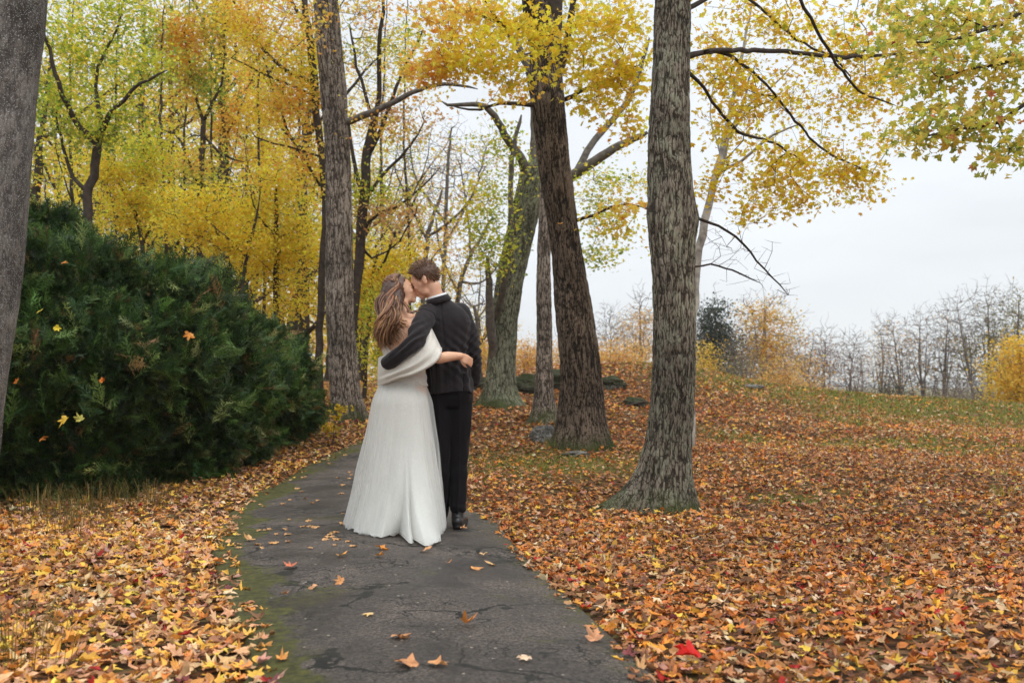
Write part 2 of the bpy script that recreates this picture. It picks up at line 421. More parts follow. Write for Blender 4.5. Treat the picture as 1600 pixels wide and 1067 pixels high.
n2 = n.new('ShaderNodeTexNoise'); n2.inputs['Scale'].default_value = 1.6; n2.inputs['Detail'].default_value = 6; n2.inputs['Roughness'].default_value = 0.65; l.new(tcn.outputs['Object'], n2.inputs['Vector'])
m2 = n.new('ShaderNodeMapRange'); m2.inputs[1].default_value = 0.38; m2.inputs[2].default_value = 0.62; m2.inputs[3].default_value = 0.42; m2.inputs[4].default_value = 1.2; l.new(n2.outputs[0], m2.inputs[0])
mu = n.new('ShaderNodeMix'); mu.data_type = 'RGBA'; mu.blend_type = 'MULTIPLY'; mu.inputs[0].default_value = 1; l.new(cr.outputs[0], mu.inputs[6]); l.new(m2.outputs[0], mu.inputs[7])
vag = n.new('ShaderNodeTexVoronoi'); vag.inputs['Scale'].default_value = 130; l.new(tcn.outputs['Object'], vag.inputs['Vector'])
sag = n.new('ShaderNodeSeparateColor'); l.new(vag.outputs['Color'], sag.inputs[0]); mag = n.new('ShaderNodeMapRange'); mag.inputs[3].default_value = .45; mag.inputs[4].default_value = 1.5; l.new(sag.outputs[0], mag.inputs[0])
mua = n.new('ShaderNodeMix'); mua.data_type = 'RGBA'; mua.blend_type = 'MULTIPLY'; mua.inputs[0].default_value = 1; l.new(mu.outputs[2], mua.inputs[6]); l.new(mag.outputs[0], mua.inputs[7]); mu = mua
# pale grit
vo = n.new('ShaderNodeTexVoronoi'); vo.inputs['Scale'].default_value = 48; l.new(tcn.outputs['Object'], vo.inputs['Vector'])
spc = n.new('ShaderNodeSeparateColor'); l.new(vo.outputs['Color'], spc.inputs[0])
g1 = n.new('ShaderNodeMath'); g1.operation = 'GREATER_THAN'; g1.inputs[1].default_value = 0.985; l.new(spc.outputs[1], g1.inputs[0])
g2 = n.new('ShaderNodeMath'); g2.operation = 'LESS_THAN'; g2.inputs[1].default_value = 0.3; l.new(vo.outputs['Distance'], g2.inputs[0])
g3 = n.new('ShaderNodeMath'); g3.operation = 'MULTIPLY'; l.new(g1.outputs[0], g3.inputs[0]); l.new(g2.outputs[0], g3.inputs[1])
mg = n.new('ShaderNodeMix'); mg.data_type = 'RGBA'; l.new(g3.outputs[0], mg.inputs[0]); l.new(mu.outputs[2], mg.inputs[6]); mg.inputs[7].default_value = (0.5, 0.42, 0.33, 1)
# cracks
mpn = n.new('ShaderNodeMapping'); mpn.inputs['Scale'].default_value = (0.55, 1.1, 1)
nd = n.new('ShaderNodeTexNoise'); nd.inputs['Scale'].default_value = 3.5; nd.inputs['Detail'].default_value = 5; l.new(tcn.outputs['Object'], nd.inputs['Vector'])
va = n.new('ShaderNodeVectorMath'); va.operation = 'MULTIPLY_ADD'; va.inputs[1].default_value = (0.5, 0.5, 0.5); l.new(nd.outputs['Color'], va.inputs[0]); l.new(tcn.outputs['Object'], va.inputs[2])
l.new(va.outputs[0], mpn.inputs[0])
vc = n.new('ShaderNodeTexVoronoi'); vc.feature = 'DISTANCE_TO_EDGE'; vc.inputs['Scale'].default_value = 1.5; l.new(mpn.outputs[0], vc.inputs['Vector'])
nw = n.new('ShaderNodeTexNoise'); nw.inputs['Scale'].default_value = 1.1; l.new(tcn.outputs['Object'], nw.inputs['Vector'])
wm = n.new('ShaderNodeMapRange'); wm.inputs[1].default_value = 0.42; wm.inputs[2].default_value = 0.62; wm.inputs[3].default_value = 0.0; wm.inputs[4].default_value = 0.020; l.new(nw.outputs[0], wm.inputs[0])
ck = n.new('ShaderNodeMath'); ck.operation = 'LESS_THAN'; l.new(vc.outputs['Distance'], ck.inputs[0]); l.new(wm.outputs[0], ck.inputs[1])
vc2 = n.new('ShaderNodeTexVoronoi'); vc2.feature = 'DISTANCE_TO_EDGE'; vc2.inputs['Scale'].default_value = 11; l.new(va.outputs[0], vc2.inputs['Vector'])
nw2 = n.new('ShaderNodeTexNoise'); nw2.inputs['Scale'].default_value = 1.3; nw2.inputs['Detail'].default_value = 4; mpo = n.new('ShaderNodeMapping'); mpo.inputs['Location'].default_value = (7, 3, 0); l.new(tcn.outputs['Object'], mpo.inputs[0]); l.new(mpo.outputs[0], nw2.inputs['Vector'])
wm2 = n.new('ShaderNodeMapRange'); wm2.inputs[1].default_value = 0.50; wm2.inputs[2].default_value = 0.66; wm2.inputs[3].default_value = 0.0; wm2.inputs[4].default_value = 0.07; l.new(nw2.outputs[0], wm2.inputs[0])
ck2 = n.new('ShaderNodeMath'); ck2.operation = 'LESS_THAN'; l.new(vc2.outputs['Distance'], ck2.inputs[0]); l.new(wm2.outputs[0], ck2.inputs[1])
ckm = n.new('ShaderNodeMath'); ckm.operation = 'MAXIMUM'; l.new(ck.outputs[0], ckm.inputs[0]); l.new(ck2.outputs[0], ckm.inputs[1]); ck = ckm
mc = n.new('ShaderNodeMix'); mc.data_type = 'RGBA'; l.new(ck.outputs[0], mc.inputs[0]); l.new(mg.outputs[2], mc.inputs[6]); mc.inputs[7].default_value = (0.012, 0.012, 0.009, 1)
# moss
nm = n.new('ShaderNodeTexNoise'); nm.inputs['Scale'].default_value = 24; nm.inputs['Detail'].default_value = 8; nm.inputs['Roughness'].default_value = 0.75; l.new(tcn.outputs['Object'], nm.inputs['Vector'])
mm = n.new('ShaderNodeMath'); mm.operation = 'MULTIPLY_ADD'; mm.inputs[1].default_value = 7.0; mm.inputs[2].default_value = -3.7; l.new(nm.outputs[0], mm.inputs[0])
m4 = n.new('ShaderNodeMath'); m4.operation = 'ADD'; m4.use_clamp = True; l.new(mm.outputs[0], m4.inputs[0])
m5 = n.new('ShaderNodeMath'); m5.operation = 'MULTIPLY'; m5.inputs[1].default_value = 1.6; l.new(mo.outputs['Fac'], m5.inputs[0]); l.new(m5.outputs[0], m4.inputs[1])
m6 = n.new('ShaderNodeMath'); m6.operation = 'MULTIPLY'; m6.use_clamp = True; l.new(m4.outputs[0], m6.inputs[0]); l.new(m5.outputs[0], m6.inputs[1])
cmo = n.new('ShaderNodeValToRGB'); cmo.color_ramp.elements[0].position = 0.35; cmo.color_ramp.elements[1].position = 0.65
cmo.color_ramp.elements[0].color = (0.022, 0.024, 0.005, 1); cmo.color_ramp.elements[1].color = (0.125, 0.125, 0.022, 1); l.new(nm.outputs[0], cmo.inputs[0])
mf = n.new('ShaderNodeMix'); mf.data_type = 'RGBA'; l.new(m6.outputs[0], mf.inputs[0]); l.new(mc.outputs[2], mf.inputs[6]); l.new(cmo.outputs[0], mf.inputs[7])
l.new(mf.outputs[2], b.inputs['Base Color'])
rr_ = n.new('ShaderNodeMapRange'); rr_.inputs[1].default_value = .4; rr_.inputs[2].default_value = .6; rr_.inputs[3].default_value = .42; rr_.inputs[4].default_value = .85; l.new(n2.outputs[0], rr_.inputs[0]); l.new(rr_.outputs[0], b.inputs['Roughness']); b.inputs['Specular IOR Level'].default_value = 0.4
hh = n.new('ShaderNodeMath'); hh.operation = 'MULTIPLY_ADD'; hh.inputs[1].default_value = -2.0; l.new(ck.outputs[0], hh.inputs[0]); l.new(n1.outputs[0], hh.inputs[2])
bp = n.new('ShaderNodeBump'); bp.inputs['Distance'].default_value = 0.012; bp.inputs['Strength'].default_value = 1.0
l.new(hh.outputs[0], bp.inputs['Height']); l.new(bp.outputs[0], b.inputs['Normal'])
def path_z(x, y):
    return float(pV[np.argmin((pV[:, 0] - x) ** 2 + (pV[:, 1] - y) ** 2), 2])
path = mesh_np('path', pV, [pq], am, attrs={'moss': moss.ravel()}); tag(path, kind='structure')

# far low hills on the horizon
hx = np.linspace(-900, 2600, 160)
hz = -4 + 26 * fbm2(hx, hx * 0, 0.0022, 5, 4) + 3 * fbm2(hx, hx * 0, 0.02, 6, 3)
hV = np.concatenate([np.stack([hx, hx * 0 + 2400, hx * 0 - 6], 1), np.stack([hx, hx * 0 + 2460, hz], 1), np.stack([hx, hx * 0 + 2900, hx * 0 - 6], 1)])
hq = []
for k in range(159):
    hq += [(k, k + 1, 161 + k, 160 + k), (160 + k, 161 + k, 321 + k, 320 + k)]
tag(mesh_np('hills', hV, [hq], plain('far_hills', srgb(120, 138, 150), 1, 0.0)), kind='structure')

# ------------------------------------------------------------------ leaves
def outline(pts):
    r = [(90, pts[0])] ; ri = pts[1]
    A = [(90, pts[0])] + ri + [(-90, pts[2])] + [(180 - a_, r_) for a_, r_ in ri[::-1]]
    v = np.array([[math.cos(math.radians(a_)) * r_, math.sin(math.radians(a_)) * r_] for a_, r_ in A])
    return v
MAPLE = outline((1.0, [(77, .66), (66, .47), (55, .66), (42, .90), (29, .66), (16, .46), (-6, .66), (-28, .48), (-58, .38)], .22))
MAPLE_M = outline((1.0, [(66, .48), (42, .90), (17, .47), (-8, .66), (-50, .42)], .25))
OVAL = outline((1.0, [(50, .62), (0, .5), (-50, .55)], .7))
QUAD = outline((1.0, [(5, .62)], .8))

def leaves(C, size, tmpl, rg, up=0.6, curl=0.25, col=None, normal=None, fall=0.0):
    """C (N,3) centres, size (N), returns V, F, colours per vertex; leaves are real lobed faces folded and curled"""
    N = len(C); k = len(tmpl)
    nrm = rg.normal(size=(N, 3)); nrm[:, 2] = np.abs(nrm[:, 2]) if up > 0 else nrm[:, 2]
    nrm /= np.linalg.norm(nrm, axis=1, keepdims=True)
    nrm = nrm * (1 - up) + np.array([0, 0, 1.0]) * up
    if normal is not None: nrm = nrm + normal
    nrm /= np.linalg.norm(nrm, axis=1, keepdims=True)
    t = rg.normal(size=(N, 3)); t[:, 2] -= fall
    t -= (t * nrm).sum(1)[:, None] * nrm; t /= np.linalg.norm(t, axis=1, keepdims=True) + 1e-9
    s = np.cross(nrm, t)
    loc = np.vstack([[0, 0.0], tmpl])                        # centre + outline
    r2 = (loc ** 2).sum(1)
    cu = rg.normal(0.15, 1, N) * curl; cf = rg.normal(0.2, 1, N) * curl
    tw = rg.normal(0, 1, N) * curl
    lz = cu[:, None] * (loc[:, 1] ** 2)[None] + cf[:, None] * np.abs(loc[:, 0])[None] * 0.9 + tw[:, None] * (loc[:, 0] * loc[:, 1])[None]
    lz += rg.normal(0, 0.10 * min(1, curl * 4), (N, len(loc))) * (r2 > 0.3)[None]
    wid = rg.uniform(0.5, 1.1, N)
    V = C[:, None, :] + size[:, None, None] * 0.5 * (loc[None, :, 0:1] * wid[:, None, None] * s[:, None] + loc[None, :, 1:2] * t[:, None] + lz[..., None] * nrm[:, None])
    base = (np.arange(N) * (k + 1))[:, None, None]
    tri = np.array([[0, 1 + i, 1 + (i + 1) % k] for i in range(k)])[None]
    F = (base + tri).reshape(-1, 3)
    cc = None
    if col is not None: cc = np.repeat(col, k + 1, axis=0)
    return V.reshape(-1, 3), F, cc

def quads(C, size, rg, up=0.3, col=None, fall=0.3):
    """small far leaves: one folded diamond each"""
    return leaves(C, size, QUAD, rg, up, 0.3, col, fall=fall)

def pal(N, palette, rg, jit=0.12):
    w = np.array([p[0] for p in palette], float); w /= w.sum()
    k = rg.choice(len(palette), N, p=w)
    c = np.array([srgb(*p[1]) for p in palette])[k]
    c = c * (1 + rg.normal(0, jit, (N, 1))) * (1 + rg.normal(0, jit * 0.4, (N, 3)))
    return np.clip(c, 0.004, 0.9)

def join(parts):
    Vs, Fs, Cs, o = [], [], [], 0
    for V, F, c in parts:
        Vs.append(V); Fs.append(F + o); Cs.append(c); o += len(V)
    return np.vstack(Vs), np.vstack(Fs), np.vstack(Cs)

L_TAN = [(20, (204, 158, 116)), (15, (222, 182, 136)), (16, (218, 150, 78)), (14, (236, 178, 78)), (9, (178, 124, 82)), (7, (146, 100, 70)), (8, (240, 200, 84)), (3, (202, 150, 134)), (1.6, (170, 44, 38)), (1.2, (118, 66, 70)), (3, (230, 210, 172))]
L_RUST = [(18, (186, 128, 82)), (14, (206, 156, 108)), (18, (212, 130, 62)), (10, (150, 98, 62)), (12, (230, 154, 62)), (7, (116, 80, 56)), (7, (216, 178, 134)), (7, (238, 188, 72)), (2.2, (184, 50, 38)), (2, (186, 134, 118)), (1.2, (118, 62, 62)), (4, (228, 204, 168))]
rg = np.random.default_rng(21)
parts = []
def litter(D0, D1, dens, smin, smax, tmpl, side, curl, up=0.72, lift=0.035, slope=0.72):
    n_ = int(dens * slope * (D1 ** 2 - D0 ** 2))
    D = np.sqrt(rg.uniform(D0 ** 2, D1 ** 2, n_)); x = rg.uniform(-slope, slope, n_) * D; y = D
    ins, dl, dr = path_dist(x, y)
    # leaves spill over the edges a little, piled in drifts beside it
    keep = ~ins | (ins & ((dl < 0.14) & (rg.random(n_) < 0.45) | (dr < 0.10) & (rg.random(n_) < 0.5)))
    keep |= ins & (y > 13.1) & (rg.random(n_) < 0.7)
    g = green_mask(x, y)
    keep &= rg.random(n_) > 0.82 * g
    pt = fbm2(x, y, 1.3, 71, 3); keep &= rg.random(n_) < 0.72 + 0.9 * (pt - 0.35)
    left = x < (PL[:, 0][np.searchsorted(PL[:, 1], np.clip(y, -6, 13.4)).clip(0, NP - 1)] + 0.3)
    keep &= left if side < 0 else ~left
    x, y = x[keep], y[keep]; n_ = len(x)
    c = pal(n_, L_TAN if side < 0 else L_RUST, rg)
    # drifts of different tone
    tone = fbm2(x, y, 0.8, 81, 3); c *= ((0.78 if side < 0 else 0.68) + 0.75 * (tone - 0.2))[:, None]
    z = terr(x, y) + rg.uniform(0.004, lift, n_)
    s = rg.uniform(smin, smax, n_)
    parts.append(leaves(np.stack([x, y, z], 1), s, tmpl, rg, up, curl, c))
for side, dm in ((-1, 1.0), (1, 1.0)):
    parts = []
    if side > 0 : litter(1.2, 7.5, 760, 0.045, 0.10, MAPLE, side, 0.34, 0.76, 0.03); litter(1.2, 7.5, 160, 0.04, 0.075, OVAL, side, 0.7, 0.5, 0.05)
    else: litter(1.2, 7.5, 620, 0.055, 0.12, MAPLE, side, 0.34, 0.76, 0.035); litter(1.2, 7.5, 140, 0.04, 0.08, OVAL, side, 0.7, 0.5, 0.05)
    litter(7.5, 14, 420, 0.05, 0.10, MAPLE_M, side, 0.42, 0.68, 0.035)
    litter(14, 24, 230, 0.07, 0.125, QUAD if side < 0 else MAPLE_M, side, 0.42, 0.6, 0.04)
    litter(24, 34, 90, 0.09, 0.14, QUAD, side, 0.4, 0.5, 0.05)
    V, F, c = join(parts)
    o = mesh_np('fallen_leaves', V, [F], M_litter, col=c, smooth=False)
    tag(o, 'thick carpet of ' + ('tan and yellow maple leaves left of the path under the cedar hedge' if side < 0 else 'rust and orange maple leaves covering the slope right of the path'), 'leaf litter', kind='stuff')

# grass blades in the green patches
n_ = 150000
D = np.sqrt(rg.uniform(5 ** 2, 31 ** 2, n_)); x = rg.uniform(-0.1, 0.72, n_) * D; y = D
ins, dl, dr = path_dist(x, y)
g = green_mask(x, y); k = (rg.random(n_) < g * 0.95) & ~ins; x, y = x[k], y[k]; n_ = len(x)
z = terr(x, y); h = rg.uniform(0.03, 0.075, n_) * (0.8 + 0.4 * (y / 20)); w = rg.uniform(0.003, 0.006, n_) * (1 + y / 12)
a_ = rg.uniform(0, math.pi, n_); lean = rg.normal(0, 0.45, (n_, 2)) * h[:, None]
b0 = np.stack([x - np.cos(a_) * w, y - np.sin(a_) * w, z - 0.005], 1); b1 = np.stack([x + np.cos(a_) * w, y + np.sin(a_) * w, z - 0.005], 1)
tp = np.stack([x + lean[:, 0], y + lean[:, 1], z + h], 1)
V = np.stack([b0, b1, tp], 1).reshape(-1, 3); F = np.arange(n_ * 3).reshape(-1, 3)
c = np.repeat(pal(n_, [(5, (128, 138, 58)), (4, (108, 122, 48)), (3, (150, 146, 76)), (2, (86, 100, 40)), (1.5, (176, 160, 104))], rg), 3, axis=0)
tag(mesh_np('grass', V, [F], M_grass, col=c), 'short green grass showing through the leaves on the slope and its crest', 'grass', kind='stuff')
# ------------------------------------------------------------------ trees
def catmull(pts, per):
    pts = np.array(pts, float)
    a = np.vstack([2 * pts[0] - pts[1], pts, 2 * pts[-1] - pts[-2]]); out = []
    for i in range(1, len(a) - 2):
        t = np.linspace(0, 1, per, endpoint=False)[:, None]
        p0, p1, p2, p3 = a[i - 1], a[i], a[i + 1], a[i + 2]
        out.append(0.5 * ((2 * p1) + (-p0 + p2) * t + (2 * p0 - 5 * p1 + 4 * p2 - p3) * t ** 2 + (-p0 + 3 * p1 - 3 * p2 + p3) * t ** 3))
    return np.vstack(out + [pts[-1:]])

def tube_np(pts, rad_, k=6, cap=True):
    """sweep a ring along a polyline"""
    pts = np.asarray(pts, float); n_ = len(pts)
    T = np.gradient(pts, axis=0); T /= np.linalg.norm(T, axis=1, keepdims=True) + 1e-12
    ref = np.array([1.0, 0.1, 0.0]) if abs(T[0, 0]) < 0.8 else np.array([0.0, 1.0, 0.1])
    U = np.empty_like(T); u = ref - T[0] * (ref @ T[0]); u /= np.linalg.norm(u)
    for i in range(n_):
        u = u - T[i] * (u @ T[i]); u /= np.linalg.norm(u) + 1e-12; U[i] = u
    W = np.cross(T, U)
    a_ = np.linspace(0, 2 * math.pi, k, endpoint=False)
    V = pts[:, None] + np.asarray(rad_)[:, None, None] * (np.cos(a_)[None, :, None] * U[:, None] + np.sin(a_)[None, :, None] * W[:, None])
    V = V.reshape(-1, 3)
    i = np.arange(n_ * k).reshape(n_, k); j = np.roll(i, -1, 1)
    F = np.stack([i[:-1], j[:-1], j[1:], i[1:]], -1).reshape(-1, 4)
    return V, F

def hero_trunk(name, prof, D, mat, parent, top_ext=5.0, flare=0.35, lobes=((0.0, 1.0, 2.2),), sides=112, step=0.02, depth=0.009, fs=0.022, vs=5.5, seed=1,
               bumps=(), smooth_bark=False, Ds=None, sink=0.3, moss_h=0.35, scars=(), fl_h=0.17):
    """prof: (left edge px, right edge px, row) from the base up; lobes: (angle, strength, sharpness) of the root flare"""
    cs, rs = [], []
    for i, (xl, xr, py) in enumerate(prof):
        d = D if Ds is None else Ds[i]
        cs.append(P((xl + xr) / 2, py, d)); rs.append((xr - xl) / 2 * d / FPX)
    cs = np.array(cs); rs = np.array(rs)
    zb = tz(cs[0][0], cs[0][1])
    base = cs[0].copy(); base[2] = zb - sink
    dirt = cs[-1] - cs[-2]; dirt /= np.linalg.norm(dirt)
    ext = [cs[-1] + dirt * top_ext * f + np.array([0, 0, top_ext * 0.1 * f]) for f in (0.5, 1.0)]
    C = np.vstack([base, cs, ext]); R = np.r_[rs[0], rs, rs[-1] * 0.8, rs[-1] * 0.45]
    path_ = resample(np.hstack([C, R[:, None]]), 240)
    L = np.r_[0, np.cumsum(np.linalg.norm(np.diff(path_[:, :3], axis=0), axis=1))]
    t = np.arange(0, L[-1], step); q_ = np.stack([np.interp(t, L, path_[:, k]) for k in range(4)], 1)
    n_ = len(t); a_ = np.linspace(0, 2 * math.pi, sides, endpoint=False)
    A, Tt = np.meshgrid(a_, t)
    h = q_[:, 2] - zb
    rr = q_[:, 3][:, None] * np.ones_like(A)
    fl = np.exp(-np.clip(h, -0.2, 9) / fl_h)[:, None]
    lob = sum(s * np.clip(np.cos(A - an), 0, 1) ** sh for an, s, sh in lobes)
    rr = rr * (1 + flare * fl * (0.25 + lob))
    cp_ = q_[:, 0:3]
    base_pts = np.stack([np.cos(A) * rr + cp_[:, 0:1], np.sin(A) * rr + cp_[:, 1:2], np.broadcast_to(q_[:, 2:3], A.shape)], -1)
    # bark relief in trunk-local coordinates
    lx, ly = np.cos(A) * q_[:, 3][:, None], np.sin(A) * q_[:, 3][:, None]
    pn = np.stack([lx.ravel(), ly.ravel(), Tt.ravel()], 1)
    wob = (fbm(pn * np.array([6, 6, 2.5]), seed + 3, 3) - 0.5) * 0.05
    pw = pn.copy(); pw[:, 0] += wob; pw[:, 1] -= wob
    if smooth_bark:
        rid = fbm(pw * np.array([25, 25, 12]), seed, 4); dsp = (rid - 0.5) * depth
        rid = 0.5 + (rid - 0.5) * 1.5
    else:
        n1 = vnoise(pw / np.array([fs, fs, fs * vs]), seed); n2 = vnoise(pw / np.array([fs * 0.45, fs * 0.45, fs * vs * 0.6]), seed + 9)
        v1 = np.abs(2 * n1 - 1); v2 = np.abs(2 * n2 - 1)
        n3 = vnoise(pw / np.array([fs * .62, fs * .62, fs * vs * 1.3]), seed + 21); v3 = np.abs(2 * n3 - 1)
        rid = 0.38 * sm(0.0, 0.45, v1) + 0.30 * sm(0.0, 0.5, v3) + 0.17 * sm(0, .6, v2)      # narrow furrows between rough plates
        rid = rid + 0.45 * (fbm(pw * np.array([48, 48, 16]), seed + 13, 3) - .3)
        plates = fbm(pw * np.array([9, 9, 4]), seed + 5, 3)
        rid = np.clip(rid * (0.75 + 0.5 * plates), 0, 1)
        dsp = (rid - 0.5) * 2 * depth
    dsp = dsp + (fbm(pn * np.array([5, 5, 1.5]), seed + 7, 3) - 0.5) * 0.16 * q_[:, 3].repeat(sides)
    dsp = dsp.reshape(A.shape)
    for (ba, bh, bs, bw, bhh) in bumps:                       # burls and knots
        da = np.angle(np.exp(1j * (A - ba)))
        dsp += bs * np.exp(-(da / bw) ** 2 - ((h[:, None] - bh) / bhh) ** 2)
    base_pts[..., 0] += np.cos(A) * dsp; base_pts[..., 1] += np.sin(A) * dsp
    i = np.arange(n_ * sides).reshape(n_, sides); j = np.roll(i, -1, 1)
    F = np.stack([i[:-1], j[:-1], j[1:], i[1:]], -1).reshape(-1, 4)
    mo = np.clip(1.3 * np.exp(-np.clip(h, 0, 9) / (moss_h * 0.5))[:, None] * np.ones_like(A) * (0.3 + 1.3 * fbm(pn * 9, seed + 4, 3).reshape(A.shape)) - 0.35, 0, 0.85)
    rid2 = rid.reshape(A.shape)
    for (sa, sh_, sw, shh) in scars:
        da = np.angle(np.exp(1j * (A - sa)))
        w_ = np.exp(-((da + 0.5 * (wob.reshape(A.shape)) * 8) / sw) ** 4 - ((h[:, None] - sh_) / shh) ** 4)
        rid2 = rid2 * (1 - w_) + w_ * (1.0)
    o = mesh_np(name, base_pts.reshape(-1, 3), [F], mat, parent, attrs={'rid': rid2.ravel(), 'moss': mo.ravel()})
    return q_, o

class Skel:
    def __init__(s): s.p = []; s.par = []; s.r = []; s.hid = []
    def path(s, pts, rad_, parent=-1, hidden=False, step=0.25, jit=0.0, rg=rng):
        """explicit limb; parent index or -1; returns the index list"""
        pts = np.array(pts, float); rad_ = np.array(rad_, float)
        q_ = catmull(np.hstack([pts, rad_[:, None]]), 8) if len(pts) > 2 else np.hstack([pts, rad_[:, None]])
        L = np.r_[0, np.cumsum(np.linalg.norm(np.diff(q_[:, :3], axis=0), axis=1))]
        n_ = max(2, int(L[-1] / step) + 1); t = np.linspace(0, L[-1], n_)
        out = []; pr = parent
        for k in range(n_):
            v = np.array([np.interp(t[k], L, q_[:, c]) for c in range(4)])
            if k and jit: v[:3] += rg.normal(0, jit, 3)
            s.p.append(v[:3]); s.r.append(v[3]); s.par.append(pr); s.hid.append(hidden)
            pr = len(s.p) - 1; out.append(pr)
        return out
    def near(s, pt):
        a = np.array(s.p); return int(np.argmin(((a - np.array(pt)) ** 2).sum(1)))
    def grow(s, targets, step=0.18, jit=0.03, rg=rng, wz=0.5, wl=0.12, minr=0.0022, sag=0.0, only=None):
        """connect every target to the nearest part of the tree by a crooked twig"""
        targets = np.asarray(targets, float)
        n0 = len(s.p); cap_ = n0 + int(len(targets) * 14) + 4000
        A = np.zeros((cap_, 3)); A[:n0] = s.p; Lg = np.zeros(cap_); m = n0
        if only is not None: Lg[:n0] = 1e3; Lg[only] = 0
        d0 = np.min(((targets[:, None] - A[None, :n0:max(1, n0 // 200)]) ** 2).sum(-1), axis=1)
        ends = []
        for ti in np.argsort(d0):
            t = targets[ti]; d = t - A[:m]; dist = np.sqrt((d ** 2).sum(1)) + 1e-9
            cost = dist * (1 + wz * np.clip(-d[:, 2] / dist, 0, 1)) + wl * Lg[:m]
            k = int(np.argmin(cost)); D_ = dist[k]
            if D_ < 0.03: ends.append(k); continue
            pk = s.par[k]; pd = A[k] - A[pk] if pk >= 0 else np.array([0, 0, 1.0])
            pd = pd / (np.linalg.norm(pd) + 1e-9)
            c1 = A[k] + pd * D_ * 0.28 + np.array([0, 0, 0.06 * D_]) ; c1 += rg.normal(0, 0.05 * D_, 3)
            ns_ = max(1, int(round(D_ / step))); pr = k
            for j in range(1, ns_ + 1):
                u = j / ns_
                v = (1 - u) ** 2 * A[k] + 2 * u * (1 - u) * c1 + u * u * t
                if j < ns_: v = v + rg.normal(0, jit * min(1, D_), 3)
                if m >= cap_: break
                A[m] = v; s.p.append(v); s.par.append(pr); s.r.append(0.0); s.hid.append(False)
                Lg[m] = Lg[pr] + D_ / ns_ if Lg[pr] < 900 else D_ / ns_
                pr = m; m += 1
            ends.append(pr)
        # pipe model radii
        n_ = len(s.p); acc = np.zeros(n_); ex = 2.3
        for i in range(n_ - 1, -1, -1):
            if s.r[i] > 0 and i < n0:
                rv = s.r[i]
            else:
                rv = max(minr, acc[i] ** (1 / ex)) if acc[i] > 0 else minr
                s.r[i] = rv
            if s.par[i] >= 0: acc[s.par[i]] += rv ** ex if i >= n0 or s.r[i] > 0 else 0
        # a twig is never thicker than what carries it
        for i in range(n0, n_):
            if s.par[i] >= 0: s.r[i] = min(s.r[i], s.r[s.par[i]] * 0.9)
        s.r = [max(a, minr * 0.8) for a in s.r]
        return ends
    def mesh(s, kmax=8, only_hidden=False):
        n_ = len(s.p); ch = [[] for _ in range(n_)]
        for i in range(n_):
            if s.par[i] >= 0: ch[s.par[i]].append(i)
        Vs, Fs, o = [], [], 0
        starts = [(i, s.par[i]) for i in range(n_) if s.par[i] < 0]
        stack = starts[:]
        while stack:
            i, pr = stack.pop()
            chain = ([pr] if pr >= 0 else []) + [i]; cur = i
            while ch[cur]:
                c_ = sorted(ch[cur], key=lambda q: -s.r[q])
                for q in c_[1:]: stack.append((q, cur))
                cur = c_[0]; chain.append(cur)
            vis = [c for c in chain if not s.hid[c]]
            if len(chain) > 1 and s.hid[chain[0]] and vis: vis = [chain[chain.index(vis[0]) - 1]] + vis if chain.index(vis[0]) > 0 else vis
            if len(vis) < 2: continue
            pts = np.array([s.p[c] for c in vis]); rr = np.array([s.r[c] for c in vis])
            if pr >= 0: rr[0] = min(rr[0], rr[1] * 1.25)
            rr[-1] *= 0.5
            k = int(np.clip(3 + rr.max() * 90, 3, kmax))
            V, F = tube_np(pts, rr, k); Vs.append(V); Fs.append(F + o); o += len(V)
        return np.vstack(Vs), np.vstack(Fs)

def blob(px, py, Y, rx, ry, n_, rg, rd=None):
    """targets in an ellipsoid of crown, given where it shows, at its distance"""
    c = P(px, py, Y); s_ = Y / FPX
    v = rg.normal(size=(n_, 3)); v /= np.linalg.norm(v, axis=1, keepdims=True)
    v *= (rg.random(n_) ** 0.45)[:, None]
    return c + v * np.array([rx * s_, (rd if rd else rx * 0.9 * s_), ry * s_])

def leafy(ends, sk, per, spread, size, tmpl, rg, palette, up=0.35, fall=0.5, curl=0.25, jit=0.13, back=2, drop=0.0, keep=1.0, tone=None):
    """clusters of leaves around twig ends and the nodes just behind them"""
    ids = []
    for e_ in ends:
        if rg.random() > keep: continue
        c = e_
        for b_ in range(back + 1):
            if c < 0: break
            ids.append(c); c = sk.par[c]
    C0 = np.array([sk.p[i] for i in ids]); C = np.repeat(C0, per, axis=0)
    C = C + rg.normal(0, 1, C.shape) * np.array([spread, spread, spread * 0.5]) - np.array([0, 0, drop])
    N = len(C); col = pal(N, palette, rg, jit)
    if tone is not None:
        t = fbm(C * 0.9, 5, 2)
        w = sm(0.42, 0.6, t)[:, None]; col = col * (1 - w) + pal(N, tone, rg, jit) * w
    return leaves(C, rg.uniform(size * 0.6, size * 1.15, N), tmpl, rg, up, curl, col, fall=fall)

Y_GOLD = [(10, (252, 220, 72)), (8, (253, 228, 90)), (6, (248, 210, 58)), (5, (232, 218, 70)), (2.5, (250, 204, 96)), (2, (210, 204, 74))]
Y_ORANGE = [(7, (252, 206, 96)), (5, (250, 188, 84)), (6, (253, 220, 108)), (2, (244, 168, 78)), (3, (236, 214, 90))]
Y_GREEN = [(8, (190, 204, 74)), (6, (216, 216, 76)), (5, (152, 174, 70)), (5, (240, 222, 82)), (2, (246, 216, 90))]
GREEN = [(8, (140, 166, 78)), (6, (168, 188, 80)), (5, (206, 210, 86)), (3, (112, 138, 74)), (2, (236, 214, 90))]
PEACH = [(8, (232, 186, 128)), (6, (242, 204, 128)), (4, (220, 166, 108)), (3, (214, 190, 120)), (2, (196, 160, 122))]

